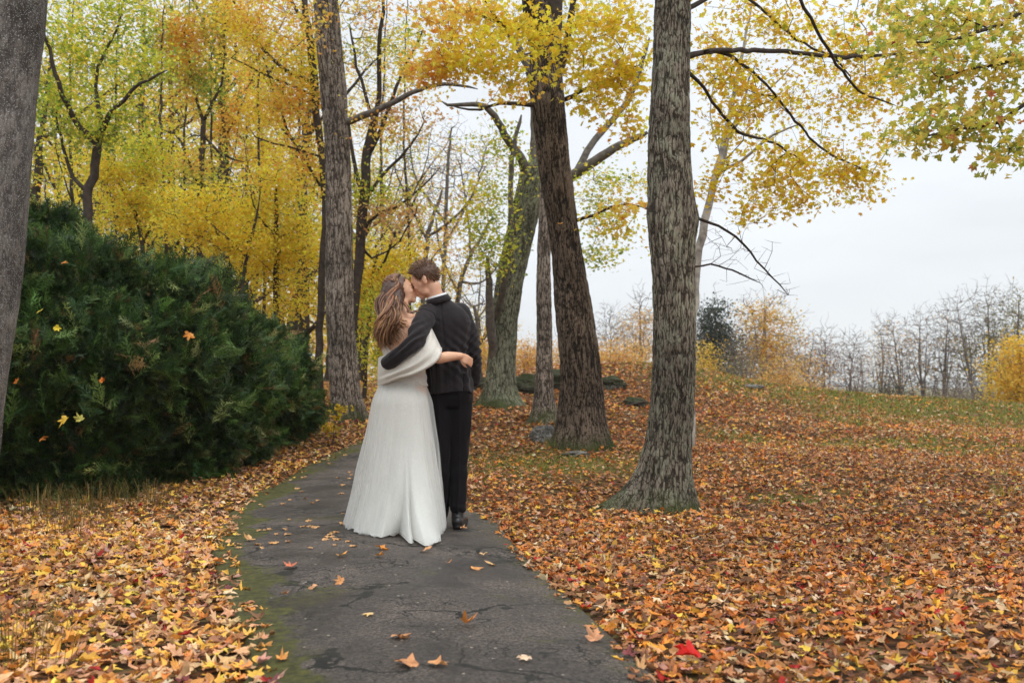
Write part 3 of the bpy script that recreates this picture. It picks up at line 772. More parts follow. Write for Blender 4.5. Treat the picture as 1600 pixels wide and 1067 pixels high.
# ---- the big lichen-grey maple right of the path
def limb(sk, pts, D_or, w, parent, step=0.12, jit=0.006, rg=rng):
    """pts in photo pixels with depth each"""
    p3 = [P(a, b_, d) for a, b_, d in pts]
    r_ = [ww * d / FPX / 2 for ww, (a, b_, d) in zip(w, pts)]
    return sk.path(p3, r_, parent, step=step, jit=jit, rg=rg)

def trunk_to_skel(sk, q_):
    return sk.path(q_[::10, :3], q_[::10, 3], hidden=True, step=0.3)

rg = np.random.default_rng(5)
t5 = empty('maple_tree', (P(1035, 795, 8.2)[0], 8.2, tz(P(1035, 795, 8.2)[0], 8.2)), 'thick grey maple with green lichen and a sideways root, nearest right of the path', 'tree')
q5, _ = hero_trunk('trunk', [(990, 1078, 790), (999, 1078, 752), (1008, 1079, 700), (1016, 1084, 645), (1020, 1087, 590), (1022, 1088, 500), (1020, 1086, 420), (1013, 1085, 360), (1013, 1086, 330), (1012, 1078, 250), (1016, 1077, 150), (1021, 1078, 60), (1024, 1079, 0)],
    8.2, M_bark5, t5, 4.5, flare=0.80, lobes=((math.pi * 1.02, 1.75, 6), (-1.2, 0.25, 3), (0.4, 0.3, 3), (1.8, 0.6, 3)), sides=230, step=0.011, depth=0.007, fs=0.021, vs=6, seed=11,
    bumps=((0.0, 2.38, 0.035, 0.6, 0.12), (-1.0, 2.3, 0.02, 0.5, 0.1), (math.pi + 0.4, 2.4, 0.02, 0.5, 0.12), (-2.2, 0.42, 0.025, 0.25, 0.07)))
sk = Skel(); tr = trunk_to_skel(sk, q5); n_tr = len(sk.p)
def att(sk, px, py, D): return sk.near(P(px, py, D))
L1 = limb(sk, [(1060, 92, 8.2), (1110, 80, 8.5), (1200, 79, 9.2), (1265, 85, 9.7), (1330, 89, 10.2), (1400, 85, 10.8), (1470, 76, 11.2)], 0, [12, 9, 8, 7, 7, 5, 3], att(sk, 1050, 92, 8.2))
L1b = limb(sk, [(1325, 88, 10.2), (1390, 68, 10.6), (1440, 55, 11.0)], 0, [5, 4, 2], att(sk, 1325, 88, 10.2))
L2 = limb(sk, [(1100, 82, 8.4), (1140, 88, 8.8), (1195, 130, 9.3), (1235, 180, 9.8), (1290, 235, 10.4), (1360, 270, 10.8)], 0, [6, 6, 5, 5, 4, 2], att(sk, 1110, 80, 8.5))
L3 = limb(sk, [(1060, 100, 8.2), (1090, 125, 8.3), (1120, 168, 8.7), (1160, 210, 9.2), (1205, 222, 9.6), (1250, 250, 10)], 0, [9, 6, 5, 5, 4, 2], att(sk, 1050, 110, 8.2))
L4 = limb(sk, [(1075, 338, 8.2), (1100, 345, 8.3), (1150, 370, 8.6), (1190, 415, 8.9), (1232, 460, 9.1)], 0, [8, 5, 4, 3, 2], att(sk, 1055, 338, 8.2))
L4b = limb(sk, [(1084, 417, 8.3), (1110, 414, 8.5), (1150, 425, 8.8), (1188, 442, 9.0)], 0, [5, 3.5, 3, 2], att(sk, 1055, 417, 8.2))
L5 = limb(sk, [(1060, 20, 8.2), (1130, -8, 8.6), (1180, 5, 9.2), (1240, 60, 9.8), (1300, 90, 10), (1330, 120, 10.2)], 0, [10, 6, 5, 4, 4, 2], att(sk, 1050, 20, 8.2))
L6 = limb(sk, [(1060, -20, 8.2), (1200, -60, 8.8), (1245, -10, 9.0), (1290, 70, 9.3), (1340, 140, 9.8), (1400, 165, 10)], 0, [14, 8, 6, 5, 4, 2], att(sk, 1050, -30, 8.2))
L7 = limb(sk, [(1060, -90, 8.2), (1150, -200, 8.0), (1300, -330, 8.5)], 0, [26, 18, 9], att(sk, 1050, -60, 8.2))
L8 = limb(sk, [(1050, -120, 8.2), (960, -230, 8.6), (850, -330, 9.2)], 0, [26, 18, 9], att(sk, 1050, -100, 8.2))
low = L4 + L4b
hi = [i for i in range(len(sk.p)) if i not in set(low)]
T_ = [blob(1120, 60, 9.6, 60, 70, 22, rg), blob(1200, 30, 9.8, 80, 50, 32, rg), blob(1300, 50, 10.5, 90, 60, 42, rg), blob(1390, 60, 11, 60, 60, 30, rg), blob(1350, 140, 10.6, 60, 50, 30, rg),
      blob(1150, 130, 9.8, 60, 60, 20, rg), blob(1210, 240, 10, 50, 30, 10, rg), blob(1190, 285, 10, 55, 35, 22, rg), blob(1250, 260, 10.4, 60, 45, 30, rg), blob(1320, 270, 10.8, 60, 35, 34, rg), blob(1245, 320, 10.2, 50, 25, 16, rg),
      blob(1175, 335, 9.8, 40, 25, 14, rg), blob(1130, 240, 9.6, 40, 60, 14, rg), blob(1350, 290, 11, 45, 25, 14, rg), blob(1290, 190, 10.4, 60, 40, 18, rg), blob(1230, 120, 10, 70, 40, 22, rg), blob(1150, 180, 9.8, 60, 50, 18, rg), blob(1120, 290, 9.6, 40, 40, 12, rg), blob(1410, 130, 11, 70, 60, 34, rg), blob(1390, 210, 11, 50, 40, 16, rg), blob(1110, 130, 9, 40, 90, 20, rg)]
top_ = [blob(1250, -120, 9.5, 260, 90, 70, rg), blob(1000, -200, 9.0, 200, 100, 50, rg)]
Tt = np.vstack(T_)
ends = sk.grow(np.vstack(T_ + top_), 0.14, 0.02, rg, wl=0.12, minr=0.0021, only=hi)
VB, FB = sk.mesh(10)
bare = Skel(); bare.p = [np.array(q) for q in sk.p]; bare.par = list(sk.par); bare.r = list(sk.r); bare.hid = [True] * len(sk.p)
T2 = np.vstack([blob(1150, 395, 8.7, 60, 45, 26, rg), blob(1200, 410, 9, 50, 50, 24, rg), blob(1225, 455, 9.1, 30, 16, 10, rg), blob(1160, 440, 8.8, 40, 20, 10, rg), blob(1120, 370, 8.5, 35, 30, 12, rg), blob(1180, 350, 8.8, 50, 16, 10, rg)])
bare.grow(T2, 0.12, 0.006, rg, minr=0.0018, only=low)
bV, bF = bare.mesh(5)
mesh_np('branches', np.vstack([VB, bV]), [np.vstack([FB, bF + len(VB)])], M_twig, t5)
vis = [e_ for e_, t in zip(ends, range(len(ends)))]
V, F, c = leafy(ends, sk, 5, 0.11, 0.092, MAPLE_M, rg, Y_GOLD[:4] + [(7, (244, 200, 84)), (6, (240, 190, 70)), (3, (200, 190, 60))], up=0.3, fall=0.7, back=2, drop=0.03)
mesh_np('crown', V, [F], M_leaf, t5, col=c, smooth=False)

# ---- the brown forked maple in the middle
t4 = empty('maple_tree', (P(905, 692, 12.5)[0], 12.5, tz(P(905, 692, 12.5)[0], 12.5)), 'dark brown maple with furrowed bark that forks near the top, rock at its foot', 'tree')
q4, _ = hero_trunk('trunk', [(866, 952, 690), (872, 946, 655), (876, 941, 600), (873, 935, 550), (868, 927, 490), (864, 914, 420), (858, 905, 370), (848, 897, 310), (840, 890, 250), (834, 885, 190), (829, 880, 120), (826, 872, 60)],
    12.5, M_bark4, t4, 0.45, flare=0.35, lobes=((0.2, 0.5, 3), (2.6, 0.6, 3), (-1.6, 0.5, 3), (-2.4, 0.4, 4)), sides=190, step=0.016, depth=0.010, fs=0.030, vs=6, seed=21,
    bumps=((math.pi, 4.6, 0.03, 0.6, 0.2), (-0.6, 3.3, 0.03, 0.4, 0.15)), scars=((-0.75, 3.1, 0.28, 0.35), (-0.5, 1.8, 0.16, 0.45)))
sk = Skel(); trunk_to_skel(sk, q4)
a0 = att(sk, 850, 75, 12.5)
F1 = limb(sk, [(848, 85, 12.5), (836, 40, 12.4), (828, 0, 12.2), (815, -120, 12), (790, -260, 11.8)], 0, [42, 32, 28, 22, 10], a0)
F2 = limb(sk, [(856, 90, 12.5), (864, 40, 12.6), (866, 0, 12.6), (880, -120, 12.9), (910, -280, 13.2)], 0, [42, 30, 27, 22, 10], a0)
F3 = limb(sk, [(872, 120, 12.5), (884, 80, 12.4), (890, 40, 12.3), (903, -30, 12.2), (930, -100, 12)], 0, [14, 12, 11, 9, 5], att(sk, 868, 130, 12.5))
F4 = limb(sk, [(845, 75, 12.4), (815, 90, 11.8), (770, 98, 11.2), (720, 92, 10.8), (690, 88, 10.5)], 0, [7, 5, 4, 3.5, 2], a0)
F5 = limb(sk, [(848, 88, 12.4), (830, 50, 11.6), (790, 42, 11), (765, 15, 10.7), (745, -20, 10.5)], 0, [8, 6, 5, 4, 2], a0)
F6 = limb(sk, [(838, 165, 12.5), (800, 162, 12.2), (770, 165, 12), (735, 172, 12), (700, 165, 12)], 0, [8, 7, 5, 4, 2], att(sk, 855, 165, 12.5))
F7 = limb(sk, [(885, 155, 12.5), (915, 140, 11.8), (960, 120, 11.2), (1000, 100, 11)], 0, [8, 6, 4, 2], att(sk, 860, 160, 12.5))
F8 = limb(sk, [(900, 345, 12.5), (930, 335, 12.2), (960, 322, 12), (1000, 322, 11.8), (1030, 335, 11.6)], 0, [6, 5, 4, 3, 2], att(sk, 880, 345, 12.5))
T_ = [blob(720, 85, 10.4, 105, 48, 60, rg), blob(800, 90, 10.8, 60, 50, 34, rg), blob(660, 105, 10.3, 45, 28, 20, rg), blob(700, 20, 10.5, 70, 30, 32, rg), blob(780, 15, 10.8, 70, 40, 36, rg), blob(950, 30, 11, 70, 60, 44, rg), blob(930, 140, 11.2, 60, 60, 44, rg),
      blob(990, 110, 11, 40, 60, 26, rg), blob(860, 60, 11.2, 40, 60, 24, rg), blob(905, 60, 11.2, 40, 60, 24, rg), blob(985, 190, 11.2, 30, 30, 10, rg), blob(820, 150, 11.6, 60, 25, 10, rg), blob(960, 345, 11.6, 60, 40, 18, rg)]
top_ = [blob(860, -160, 11.5, 260, 90, 34, rg), blob(900, -320, 12.5, 260, 120, 24, rg)]
ends = sk.grow(np.vstack(T_ + top_), 0.16, 0.015, rg, minr=0.0025)
V, F = sk.mesh(10); mesh_np('branches', V, [F], M_twig, t4)
V, F, c = leafy(ends, sk, 5, 0.12, 0.115, MAPLE_M, rg, Y_GOLD, up=0.2, fall=0.6, drop=0.03, tone=Y_ORANGE, keep=.85)
mesh_np('crown', V, [F], M_leaf, t4, col=c, smooth=False)

# ---- left mid trunk by the hedge
t1 = empty('maple_tree', (P(546, 652, 15)[0], 15, tz(P(546, 652, 15)[0], 15)), 'tall straight grey-brown trunk standing at the far end of the cedar hedge', 'tree')
q1, _ = hero_trunk('trunk', [(521, 572, 650), (518, 565, 620), (513, 557, 560), (509, 553, 500), (508, 551, 430), (509, 549, 340), (508, 548, 260), (506, 545, 200), (500, 541, 130), (494, 534, 60), (490, 528, 0)],
    15, M_bark1, t1, 5.5, flare=0.35, lobes=((0.1, 0.7, 4), (2.5, 0.5, 3), (-1.6, 0.4, 3)), sides=170, step=0.018, depth=0.009, fs=0.028, vs=7, seed=31, moss_h=0.5)
sk = Skel(); trunk_to_skel(sk, q1)
limb(sk, [(540, 192, 15), (575, 178, 14.8), (620, 158, 14.6), (660, 138, 14.5), (700, 132, 14.5), (745, 140, 14.5)], 0, [12, 11, 9, 7, 6, 3], att(sk, 528, 195, 15))
limb(sk, [(510, -60, 15), (430, -140, 14.6), (330, -190, 14)], 0, [20, 12, 6], att(sk, 508, -60, 15))
limb(sk, [(515, -40, 15), (600, -120, 15.6), (690, -170, 16)], 0, [20, 12, 6], att(sk, 508, -40, 15))
T_ = [blob(560, 10, 15, 60, 50, 14, rg), blob(640, 110, 14.6, 60, 40, 14, rg), blob(500, -130, 15, 220, 90, 80, rg), blob(600, 210, 15, 60, 50, 12, rg), blob(450, 30, 14, 70, 70, 26, rg)]
ends = sk.grow(np.vstack(T_), 0.2, 0.03, rg, minr=0.003)
V, F = sk.mesh(8); mesh_np('branches', V, [F], M_twig_grey, t1)
V, F, c = leafy(ends, sk, 5, 0.16, 0.10, MAPLE_M, rg, Y_ORANGE, up=0.3, fall=0.6)
mesh_np('crown', V, [F], M_leaf, t1, col=c, smooth=False)

# ---- smooth grey trunk at the left edge of the view
t0 = empty('beech_tree', (P(-80, 800, 5.5)[0], 5.5, 0.0), 'smooth grey trunk speckled with pale lichen, cut by the left edge', 'tree')
q0, _ = hero_trunk('trunk', [(-210, -26, 800), (-195, -12, 700), (-175, 6, 560), (-152, 24, 430), (-135, 38, 280), (-125, 48, 150), (-108, 60, 50), (-100, 66, 0)],
    5.5, M_bark0, t0, 4.0, flare=0.02, sides=112, step=0.02, depth=0.006, seed=41, smooth_bark=True)
sk = Skel(); trunk_to_skel(sk, q0)
limb(sk, [(-40, -120, 5.5), (-200, -400, 5.2), (-420, -600, 5)], 0, [50, 30, 15], att(sk, -10, -120, 5.5))
limb(sk, [(-20, -200, 5.5), (-120, -500, 6.2), (-160, -700, 7)], 0, [50, 30, 15], att(sk, 10, -200, 5.5))
ends = sk.grow(np.vstack([blob(-260, -650, 6, 450, 150, 90, rg, 1.6)]), 0.2, 0.03, rg, minr=0.003)
V, F = sk.mesh(8); mesh_np('branches', V, [F], M_twig_grey, t0)
V, F, c = leafy(ends, sk, 5, 0.15, 0.09, MAPLE_M, rg, Y_GREEN); mesh_np('crown', V, [F], M_leaf, t0, col=c, smooth=False)

# ---- greenish leaning maple behind the groom
t3 = empty('maple_tree', (P(785, 638, 17)[0], 17, tz(P(785, 638, 17)[0], 17)), 'leaning moss-green maple with two long arching limbs, just right of the groom', 'tree')
q3, _ = hero_trunk('trunk', [(752, 812, 638), (758, 806, 605), (762, 805, 560), (768, 808, 500), (775, 818, 440), (788, 832, 380), (800, 846, 320), (812, 856, 275)],
    17, M_bark3, t3, 0.3, flare=0.5, lobes=((0.3, 0.6, 3), (3.0, 0.8, 4), (-1.6, 0.5, 3), (-0.8, 0.5, 4)), sides=170, step=0.02, depth=0.010, fs=0.03, vs=5, seed=51, moss_h=0.6)
sk = Skel(); trunk_to_skel(sk, q3)
a3 = att(sk, 832, 280, 17); a31 = att(sk, 822, 310, 17)
limb(sk, [(826, 300, 17), (818, 255, 16.8), (800, 228, 16.6), (785, 205, 16.4), (768, 175, 16.2), (740, 163, 16), (700, 165, 16), (690, 158, 16)], 0, [22, 15, 13, 12, 10, 8, 5, 3], a31)
limb(sk, [(836, 285, 17), (838, 200, 17.2), (830, 120, 17.3), (800, 60, 17.2), (770, 30, 17), (720, 18, 16.8), (680, 40, 16.6)], 0, [26, 18, 14, 11, 9, 7, 3], a3)
limb(sk, [(838, 285, 17), (870, 285, 16.9), (900, 272, 16.8), (935, 248, 16.6), (975, 225, 16.5), (1012, 208, 16.4)], 0, [20, 19, 17, 15, 12, 9], a3)
limb(sk, [(900, 270, 16.8), (925, 225, 17), (955, 190, 17.2), (990, 140, 17.4), (1015, 60, 17.5)], 0, [12, 11, 10, 8, 5], att(sk, 900, 272, 16.8))
limb(sk, [(772, 560, 16.9), (766, 500, 16.6), (764, 450, 16.5), (762, 400, 16.4)], 0, [16, 14, 11, 6], att(sk, 785, 575, 17))
limb(sk, [(775, 500, 16.9), (787, 450, 16.6), (797, 380, 16.4), (800, 250, 16.4), (815, 180, 16.4)], 0, [12, 11, 9, 8, 5], att(sk, 785, 515, 17))
T_ = [blob(755, 320, 16, 45, 70, 60, rg), blob(770, 400, 15.9, 35, 40, 26, rg), blob(950, 370, 16, 50, 60, 34, rg), blob(930, 300, 16, 60, 40, 26, rg), blob(1000, 280, 16, 40, 60, 14, rg), blob(800, 240, 16.4, 50, 40, 16, rg),
      blob(930, 50, 17, 90, 60, 30, rg), blob(720, 20, 17, 80, 40, 22, rg), blob(850, -120, 17, 220, 90, 60, rg), blob(750, 210, 16.2, 60, 50, 10, rg)]
ends = sk.grow(np.vstack(T_), 0.2, 0.03, rg, minr=0.003)
V, F = sk.mesh(10); mesh_np('branches', V, [F], M_twig_grey, t3)
V, F, c = leafy(ends, sk, 7, 0.18, 0.10, MAPLE_M, rg, Y_GOLD, up=0.3, tone=Y_GREEN)
mesh_np('crown', V, [F], M_leaf, t3, col=c, smooth=False)

# ---- slim trunk between them
t4b = empty('maple_tree', (P(850, 664, 15)[0], 15, tz(P(850, 664, 15)[0], 15)), 'slim straight trunk between the moss-green maple and the brown forked maple', 'tree')
q6, _ = hero_trunk('trunk', [(828, 872, 662), (833, 866, 635), (837, 864, 600), (839, 863, 540), (838, 861, 470), (839, 860, 400), (842, 862, 330), (846, 865, 250), (850, 868, 150)],
    15, M_bark1, t4b, 4, flare=0.4, lobes=((0.2, 0.8, 4), (3, 0.7, 4), (-1.5, 0.5, 3)), sides=72, step=0.03, depth=0.008, fs=0.025, vs=5, seed=61, moss_h=0.6)
sk = Skel(); trunk_to_skel(sk, q6)
ends = sk.grow(np.vstack([blob(890, 20, 15.5, 120, 90, 40, rg), blob(880, -160, 15.5, 150, 90, 40, rg)]), 0.2, 0.03, rg, minr=0.003)
V, F = sk.mesh(8); mesh_np('branches', V, [F], M_twig_grey, t4b)
V, F, c = leafy(ends, sk, 5, 0.16, 0.10, MAPLE_M, rg, Y_GOLD); mesh_np('crown', V, [F], M_leaf, t4b, col=c, smooth=False)

# ---- near maple whose leaves hang in from the right edge
tx = 6.2
tr_ = empty('maple_tree', (tx, 7.4, tz(tx, 7.4)), 'near maple whose green and red leaves hang into the upper right corner', 'tree')
sk = Skel()
sk.path([(tx, 7.4, tz(tx, 7.4) - 0.2), (tx - .02, 7.4, 1.5), (tx + .05, 7.4, 3.2), (tx, 7.3, 5.2), (tx + 0.1, 7.3, 7.5)], [0.26, 0.2, 0.18, 0.13, 0.05], step=0.25)
for zz, pts in ((3.0, [(1700, -60, 7.0), (1600, 20, 6.7), (1500, 60, 6.5), (1430, 70, 6.5)]), (2.4, [(1720, 60, 7.0), (1620, 90, 6.7), (1560, 100, 6.5), (1470, 120, 6.4)]), (2.8, [(1720, 100, 6.8), (1640, 140, 6.6), (1560, 190, 6.5), (1440, 215, 6.4)])):
    sk.path([(tx, 7.4, zz)] + [tuple(P(*q_)) for q_ in pts], [0.05, 0.03, 0.016, 0.011, 0.006], sk.near((tx, 7.4, zz)), step=0.14, jit=0.008)
T_ = [blob(1480, 110, 6.5, 80, 70, 40, rg, .35), blob(1560, 90, 6.5, 70, 90, 40, rg, .4), blob(1520, 190, 6.5, 80, 50, 38, rg, .35), blob(1440, 205, 6.4, 40, 30, 14, rg, .25), blob(1580, 230, 6.5, 40, 30, 16, rg, .3),
      blob(1460, 30, 6.8, 90, 50, 40, rg, .4), blob(1560, 10, 6.8, 80, 40, 30, rg, .4), blob(1680, 100, 6.8, 80, 120, 40, rg, .5), blob(1600, -130, 7.2, 250, 90, 60, rg, .9), blob(1420, 70, 7.2, 60, 70, 26, rg, .5), blob(1400, 10, 7.4, 70, 30, 16, rg, .5)]
ends = sk.grow(np.vstack(T_), 0.12, 0.015, rg, minr=0.0017)
V, F = sk.mesh(9); mesh_np('branches', V, [F], M_twig, tr_)
V1 = leafy(ends, sk, 4, 0.10, 0.10, MAPLE, rg, [(7, (186, 194, 92)), (8, (212, 210, 100)), (7, (238, 216, 108)), (6, (248, 216, 112)), (2, (156, 172, 84)), (0.6, (224, 150, 110)), (0.12, (196, 70, 76))], up=0.2, fall=0.5, back=1, drop=0.03)
mesh_np('crown', V1[0], [V1[1]], M_leaf, tr_, col=V1[2], smooth=False)
# ------------------------------------------------------------------ the woods behind the hedge
rg = np.random.default_rng(77)
WOOD = 'yellow and orange trees of the wood behind the hedge'
def wtree(label, D, trunk, limbs, blobs, per=6, size=0.09, palette=Y_GOLD, tone=None, mat=None, bare=(), spread=0.2, group=WOOD, name='maple_tree', step=0.25, up=0.25, top=True, minr=0.004, tmpl=QUAD, jit=0.035, cat='tree', keep=1.0):
    x0, y0, w0 = trunk[0]
    b0 = P(x0, y0, D); zb = tz(b0[0], D)
    root = empty(name, (b0[0], D, zb), label, cat, group)
    sk = Skel()
    pts = [np.array([b0[0], D, zb - 0.15])] + [P(x, y, D) for x, y, w in trunk]
    if pts[0][2] > pts[1][2] - 0.05: pts = pts[1:]; ws = [w for _, _, w in trunk]
    else: ws = [w0 * 1.25] + [w for _, _, w in trunk]
    rr = [w * D / FPX / 2 for w in ws]
    if top:                                              # the stem goes on above the picture
        d = pts[-1] - pts[-2]; d /= np.linalg.norm(d)
        pts.append(pts[-1] + d * top); rr.append(rr[-1] * 0.35)
    sk.path(pts, rr, step=step, jit=0.012, rg=rg)
    for lb in limbs:
        k = sk.near(P(lb[0][0], lb[0][1], D)); dd = rg.uniform(-1.2, 1.2)
        p3 = [P(q_[0], q_[1], D + dd * i / len(lb)) for i, q_ in enumerate(lb)]
        sk.path(p3, [q_[2] * D / FPX / 2 for q_ in lb], k, step=step, jit=0.012, rg=rg)
    B = [blob(x, y, D, rx, ry, n_, rg) for x, y, rx, ry, n_ in blobs]
    B2 = [blob(x, y, D, rx, ry, int(n_ * (4.0 if D > 40 else 1.7)), rg) for x, y, rx, ry, n_ in bare]
    nb = sum(len(b_) for b_ in B)
    allt = np.vstack(B + B2) if B + B2 else np.zeros((0, 3))
    # remember which targets carry leaves
    n_before = len(sk.p)
    order_end = sk.grow(allt, step, jit, rg, minr=minr, wz=1.0 if D > 40 else .5, wl=.3 if D > 40 else .12)
    if D > 40 and len(B2):                               # fine outer twigs that make the hazy crown
        E0 = np.array([sk.p[e_] for e_ in order_end]); ct = np.mean(allt, 0)
        E1 = np.repeat(E0, 3, 0); dv = E1 - ct; dv /= np.linalg.norm(dv, axis=1, keepdims=True) + 1e-9
        E1 = E1 + dv * rg.uniform(.1, .55, (len(E1), 1)) + rg.normal(0, .22, E1.shape) + [0, 0, .1]
        sk.grow(E1, .5, .02, rg, minr=minr * .8, wz=1, wl=.3)
    V, F = sk.mesh(7); mesh_np('trunk', V, [F], mat or M_twig, root)
    if nb:
        C = np.vstack(B); E = np.array([sk.p[e_] for e_ in order_end])
        lf = [e_ for e_, q_ in zip(order_end, E) if ((C - q_) ** 2).sum(1).min() < 0.0025 + 1e-6]
        V, F, c = leafy(lf, sk, per, spread, size, tmpl, rg, palette, up=up, fall=0.6, back=2, tone=tone, keep=keep)
        mesh_np('crown', V, [F], M_leaf, root, col=c, smooth=False)
    return root

wtree('dark forked tree with thin green leaves between the grey trunk and the hedge', 16,
      [(136, 330, 15), (146, 270, 14), (153, 225, 14)],
      [[(153, 225, 12), (125, 200, 10), (105, 165, 8), (92, 130, 7), (72, 60, 5), (60, -20, 3)], [(153, 225, 11), (165, 190, 9), (185, 165, 7), (220, 130, 5), (262, 110, 3)], [(138, 300, 8), (112, 275, 6), (98, 225, 5), (90, 180, 3)], [(160, 200, 8), (150, 120, 5), (185, 40, 4), (200, -30, 2)]],
      [(90, 60, 60, 80, 46), (180, 30, 80, 60, 46), (230, 110, 60, 40, 26), (120, 190, 60, 60, 40), (190, 200, 50, 40, 26), (60, 150, 40, 60, 20)], per=10, size=0.095, palette=GREEN, tone=Y_GREEN, top=0, minr=0.003, step=0.18)
wtree('slim dark tree with orange and green crown high behind the hedge', 20,
      [(309, 430, 9), (312, 350, 9), (314, 270, 9), (318, 190, 8)],
      [[(318, 190, 6), (300, 130, 4), (288, 60, 3)], [(318, 190, 6), (345, 130, 4), (352, 50, 3), (350, -30, 2)], [(312, 300, 5), (280, 215, 4), (250, 205, 3)], [(316, 210, 4), (345, 240, 4), (385, 255, 2)]],
      [(290, 60, 70, 60, 46), (340, 20, 70, 50, 36), (300, 120, 60, 50, 34), (255, 60, 40, 50, 22), (300, 260, 60, 40, 20)], per=15, size=0.11, palette=Y_ORANGE, tone=GREEN, top=0)
wtree('thin pole-like tree slanting left at its top, mid wood', 23,
      [(358, 450, 8), (355, 330, 8), (352, 215, 7), (342, 150, 6), (325, 90, 4)], [[(352, 215, 4), (380, 160, 3), (400, 110, 2)]],
      [(380, 120, 60, 60, 36), (400, 200, 50, 50, 36), (340, 180, 40, 40, 20), (430, 250, 50, 40, 30)], per=13, size=0.115, palette=Y_GOLD, tone=Y_ORANGE, top=0)
wtree('low yellow maple with a dark crooked stem left of the tall straight trunk', 18,
      [(430, 500, 9), (432, 440, 10), (433, 380, 9), (430, 300, 5)],
      [[(433, 375, 5), (460, 360, 4), (475, 345, 2)], [(433, 400, 5), (455, 425, 3), (500, 410, 2)], [(433, 370, 5), (405, 340, 3), (390, 300, 2)]],
      [(440, 300, 50, 45, 50), (420, 400, 60, 45, 55), (480, 380, 40, 50, 40), (460, 450, 40, 40, 24), (385, 340, 40, 40, 34)], per=12, size=0.095, palette=Y_GOLD, top=0)
wtree('leaning sapling with golden leaves just above the hedge', 17,
      [(378, 470, 5), (382, 430, 5), (392, 375, 5), (402, 320, 3)], [[(383, 400, 3), (360, 375, 3), (340, 360, 2)], [(384, 385, 4), (400, 345, 3), (405, 300, 2)]],
      [(330, 330, 60, 50, 55), (280, 340, 50, 50, 44), (370, 380, 45, 40, 36)], per=12, size=0.09, palette=Y_GOLD, top=0)
wtree('golden tree with thin twin stems above the tallest part of the hedge', 18.5,
      [(225, 430, 7), (222, 370, 7), (205, 320, 6), (185, 285, 4)], [[(222, 380, 5), (250, 330, 4), (268, 300, 3)], [(210, 330, 4), (235, 260, 3), (240, 220, 2)]],
      [(210, 270, 60, 50, 55), (170, 260, 50, 40, 36), (250, 320, 55, 45, 50), (190, 340, 40, 40, 26), (245, 225, 40, 35, 24)], per=12, size=0.09, palette=Y_GOLD, tone=Y_GREEN, top=0)
wtree('dark twisting stem rising close on the left of the tall straight trunk', 17,
      [(500, 520, 12), (502, 430, 12), (508, 350, 12), (505, 265, 12), (494, 170, 12), (487, 90, 12), (474, 0, 10)],
      [[(484, 128, 8), (440, 105, 6), (405, 70, 5), (375, 20, 4), (345, -30, 2)], [(500, 290, 5), (455, 215, 4), (420, 120, 3), (400, 60, 2)], [(490, 150, 5), (450, 130, 4), (400, 110, 3), (360, 90, 2)], [(500, 245, 4), (450, 230, 3), (400, 215, 2)], [(478, 40, 7), (455, 0, 5), (430, -50, 3)]],
      [(440, 60, 80, 60, 60), (380, 20, 60, 50, 30), (470, 150, 50, 50, 34), (430, 170, 50, 40, 26), (470, 250, 40, 60, 24), (440, -120, 160, 80, 50)], per=12, size=0.10, palette=Y_ORANGE, tone=Y_GOLD, top=3.0)
wtree('dark many-stemmed tree with sparse twigs just right of the tall straight trunk', 16.5,
      [(548, 560, 14), (553, 480, 15), (562, 380, 16), (568, 320, 16), (575, 240, 15), (583, 190, 12)],
      [[(578, 225, 10), (590, 150, 8), (592, 80, 7), (598, 0, 5), (600, -60, 3)], [(575, 245, 8), (600, 190, 7), (625, 120, 5), (660, 50, 3)], [(565, 300, 8), (552, 240, 6), (545, 190, 4)], [(568, 320, 6), (600, 270, 5), (640, 230, 4), (665, 190, 2)], [(563, 370, 6), (590, 335, 5), (635, 315, 4), (690, 260, 2)], [(562, 385, 6), (585, 405, 4), (620, 380, 3), (650, 330, 2)], [(583, 190, 6), (560, 110, 5), (545, 40, 3)]],
      [(640, 180, 60, 50, 26), (600, 60, 60, 60, 22), (570, 300, 50, 50, 26), (620, 330, 50, 40, 22)], per=9, size=0.10, palette=Y_GREEN, tone=PEACH, bare=[(600, 100, 80, 110, 70), (640, 250, 60, 90, 50), (560, 40, 60, 60, 30)], top=0, minr=0.0035)
wtree('yellow-green sapling in the gap behind the bride', 16.8,
      [(597, 640, 6), (600, 590, 6), (604, 520, 6), (612, 460, 4)], [[(602, 540, 4), (590, 490, 3), (580, 450, 2)], [(606, 500, 4), (622, 470, 3)]],
      [(590, 520, 26, 45, 30), (585, 570, 22, 35, 18), (600, 470, 40, 35, 34)], per=9, size=0.08, palette=Y_GREEN, tone=Y_GOLD, top=0)
wtree('orange-yellow maple with a thin dark stem directly behind the couple', 19,
      [(570, 600, 7), (574, 520, 8), (580, 440, 7), (590, 390, 5)], [[(580, 440, 5), (605, 400, 4), (620, 350, 2)], [(576, 480, 4), (560, 430, 3)]],
      [(600, 420, 50, 40, 46), (640, 400, 40, 30, 26), (575, 470, 35, 45, 36), (620, 450, 50, 30, 26)], per=10, size=0.095, palette=Y_ORANGE, tone=Y_GOLD, top=0)

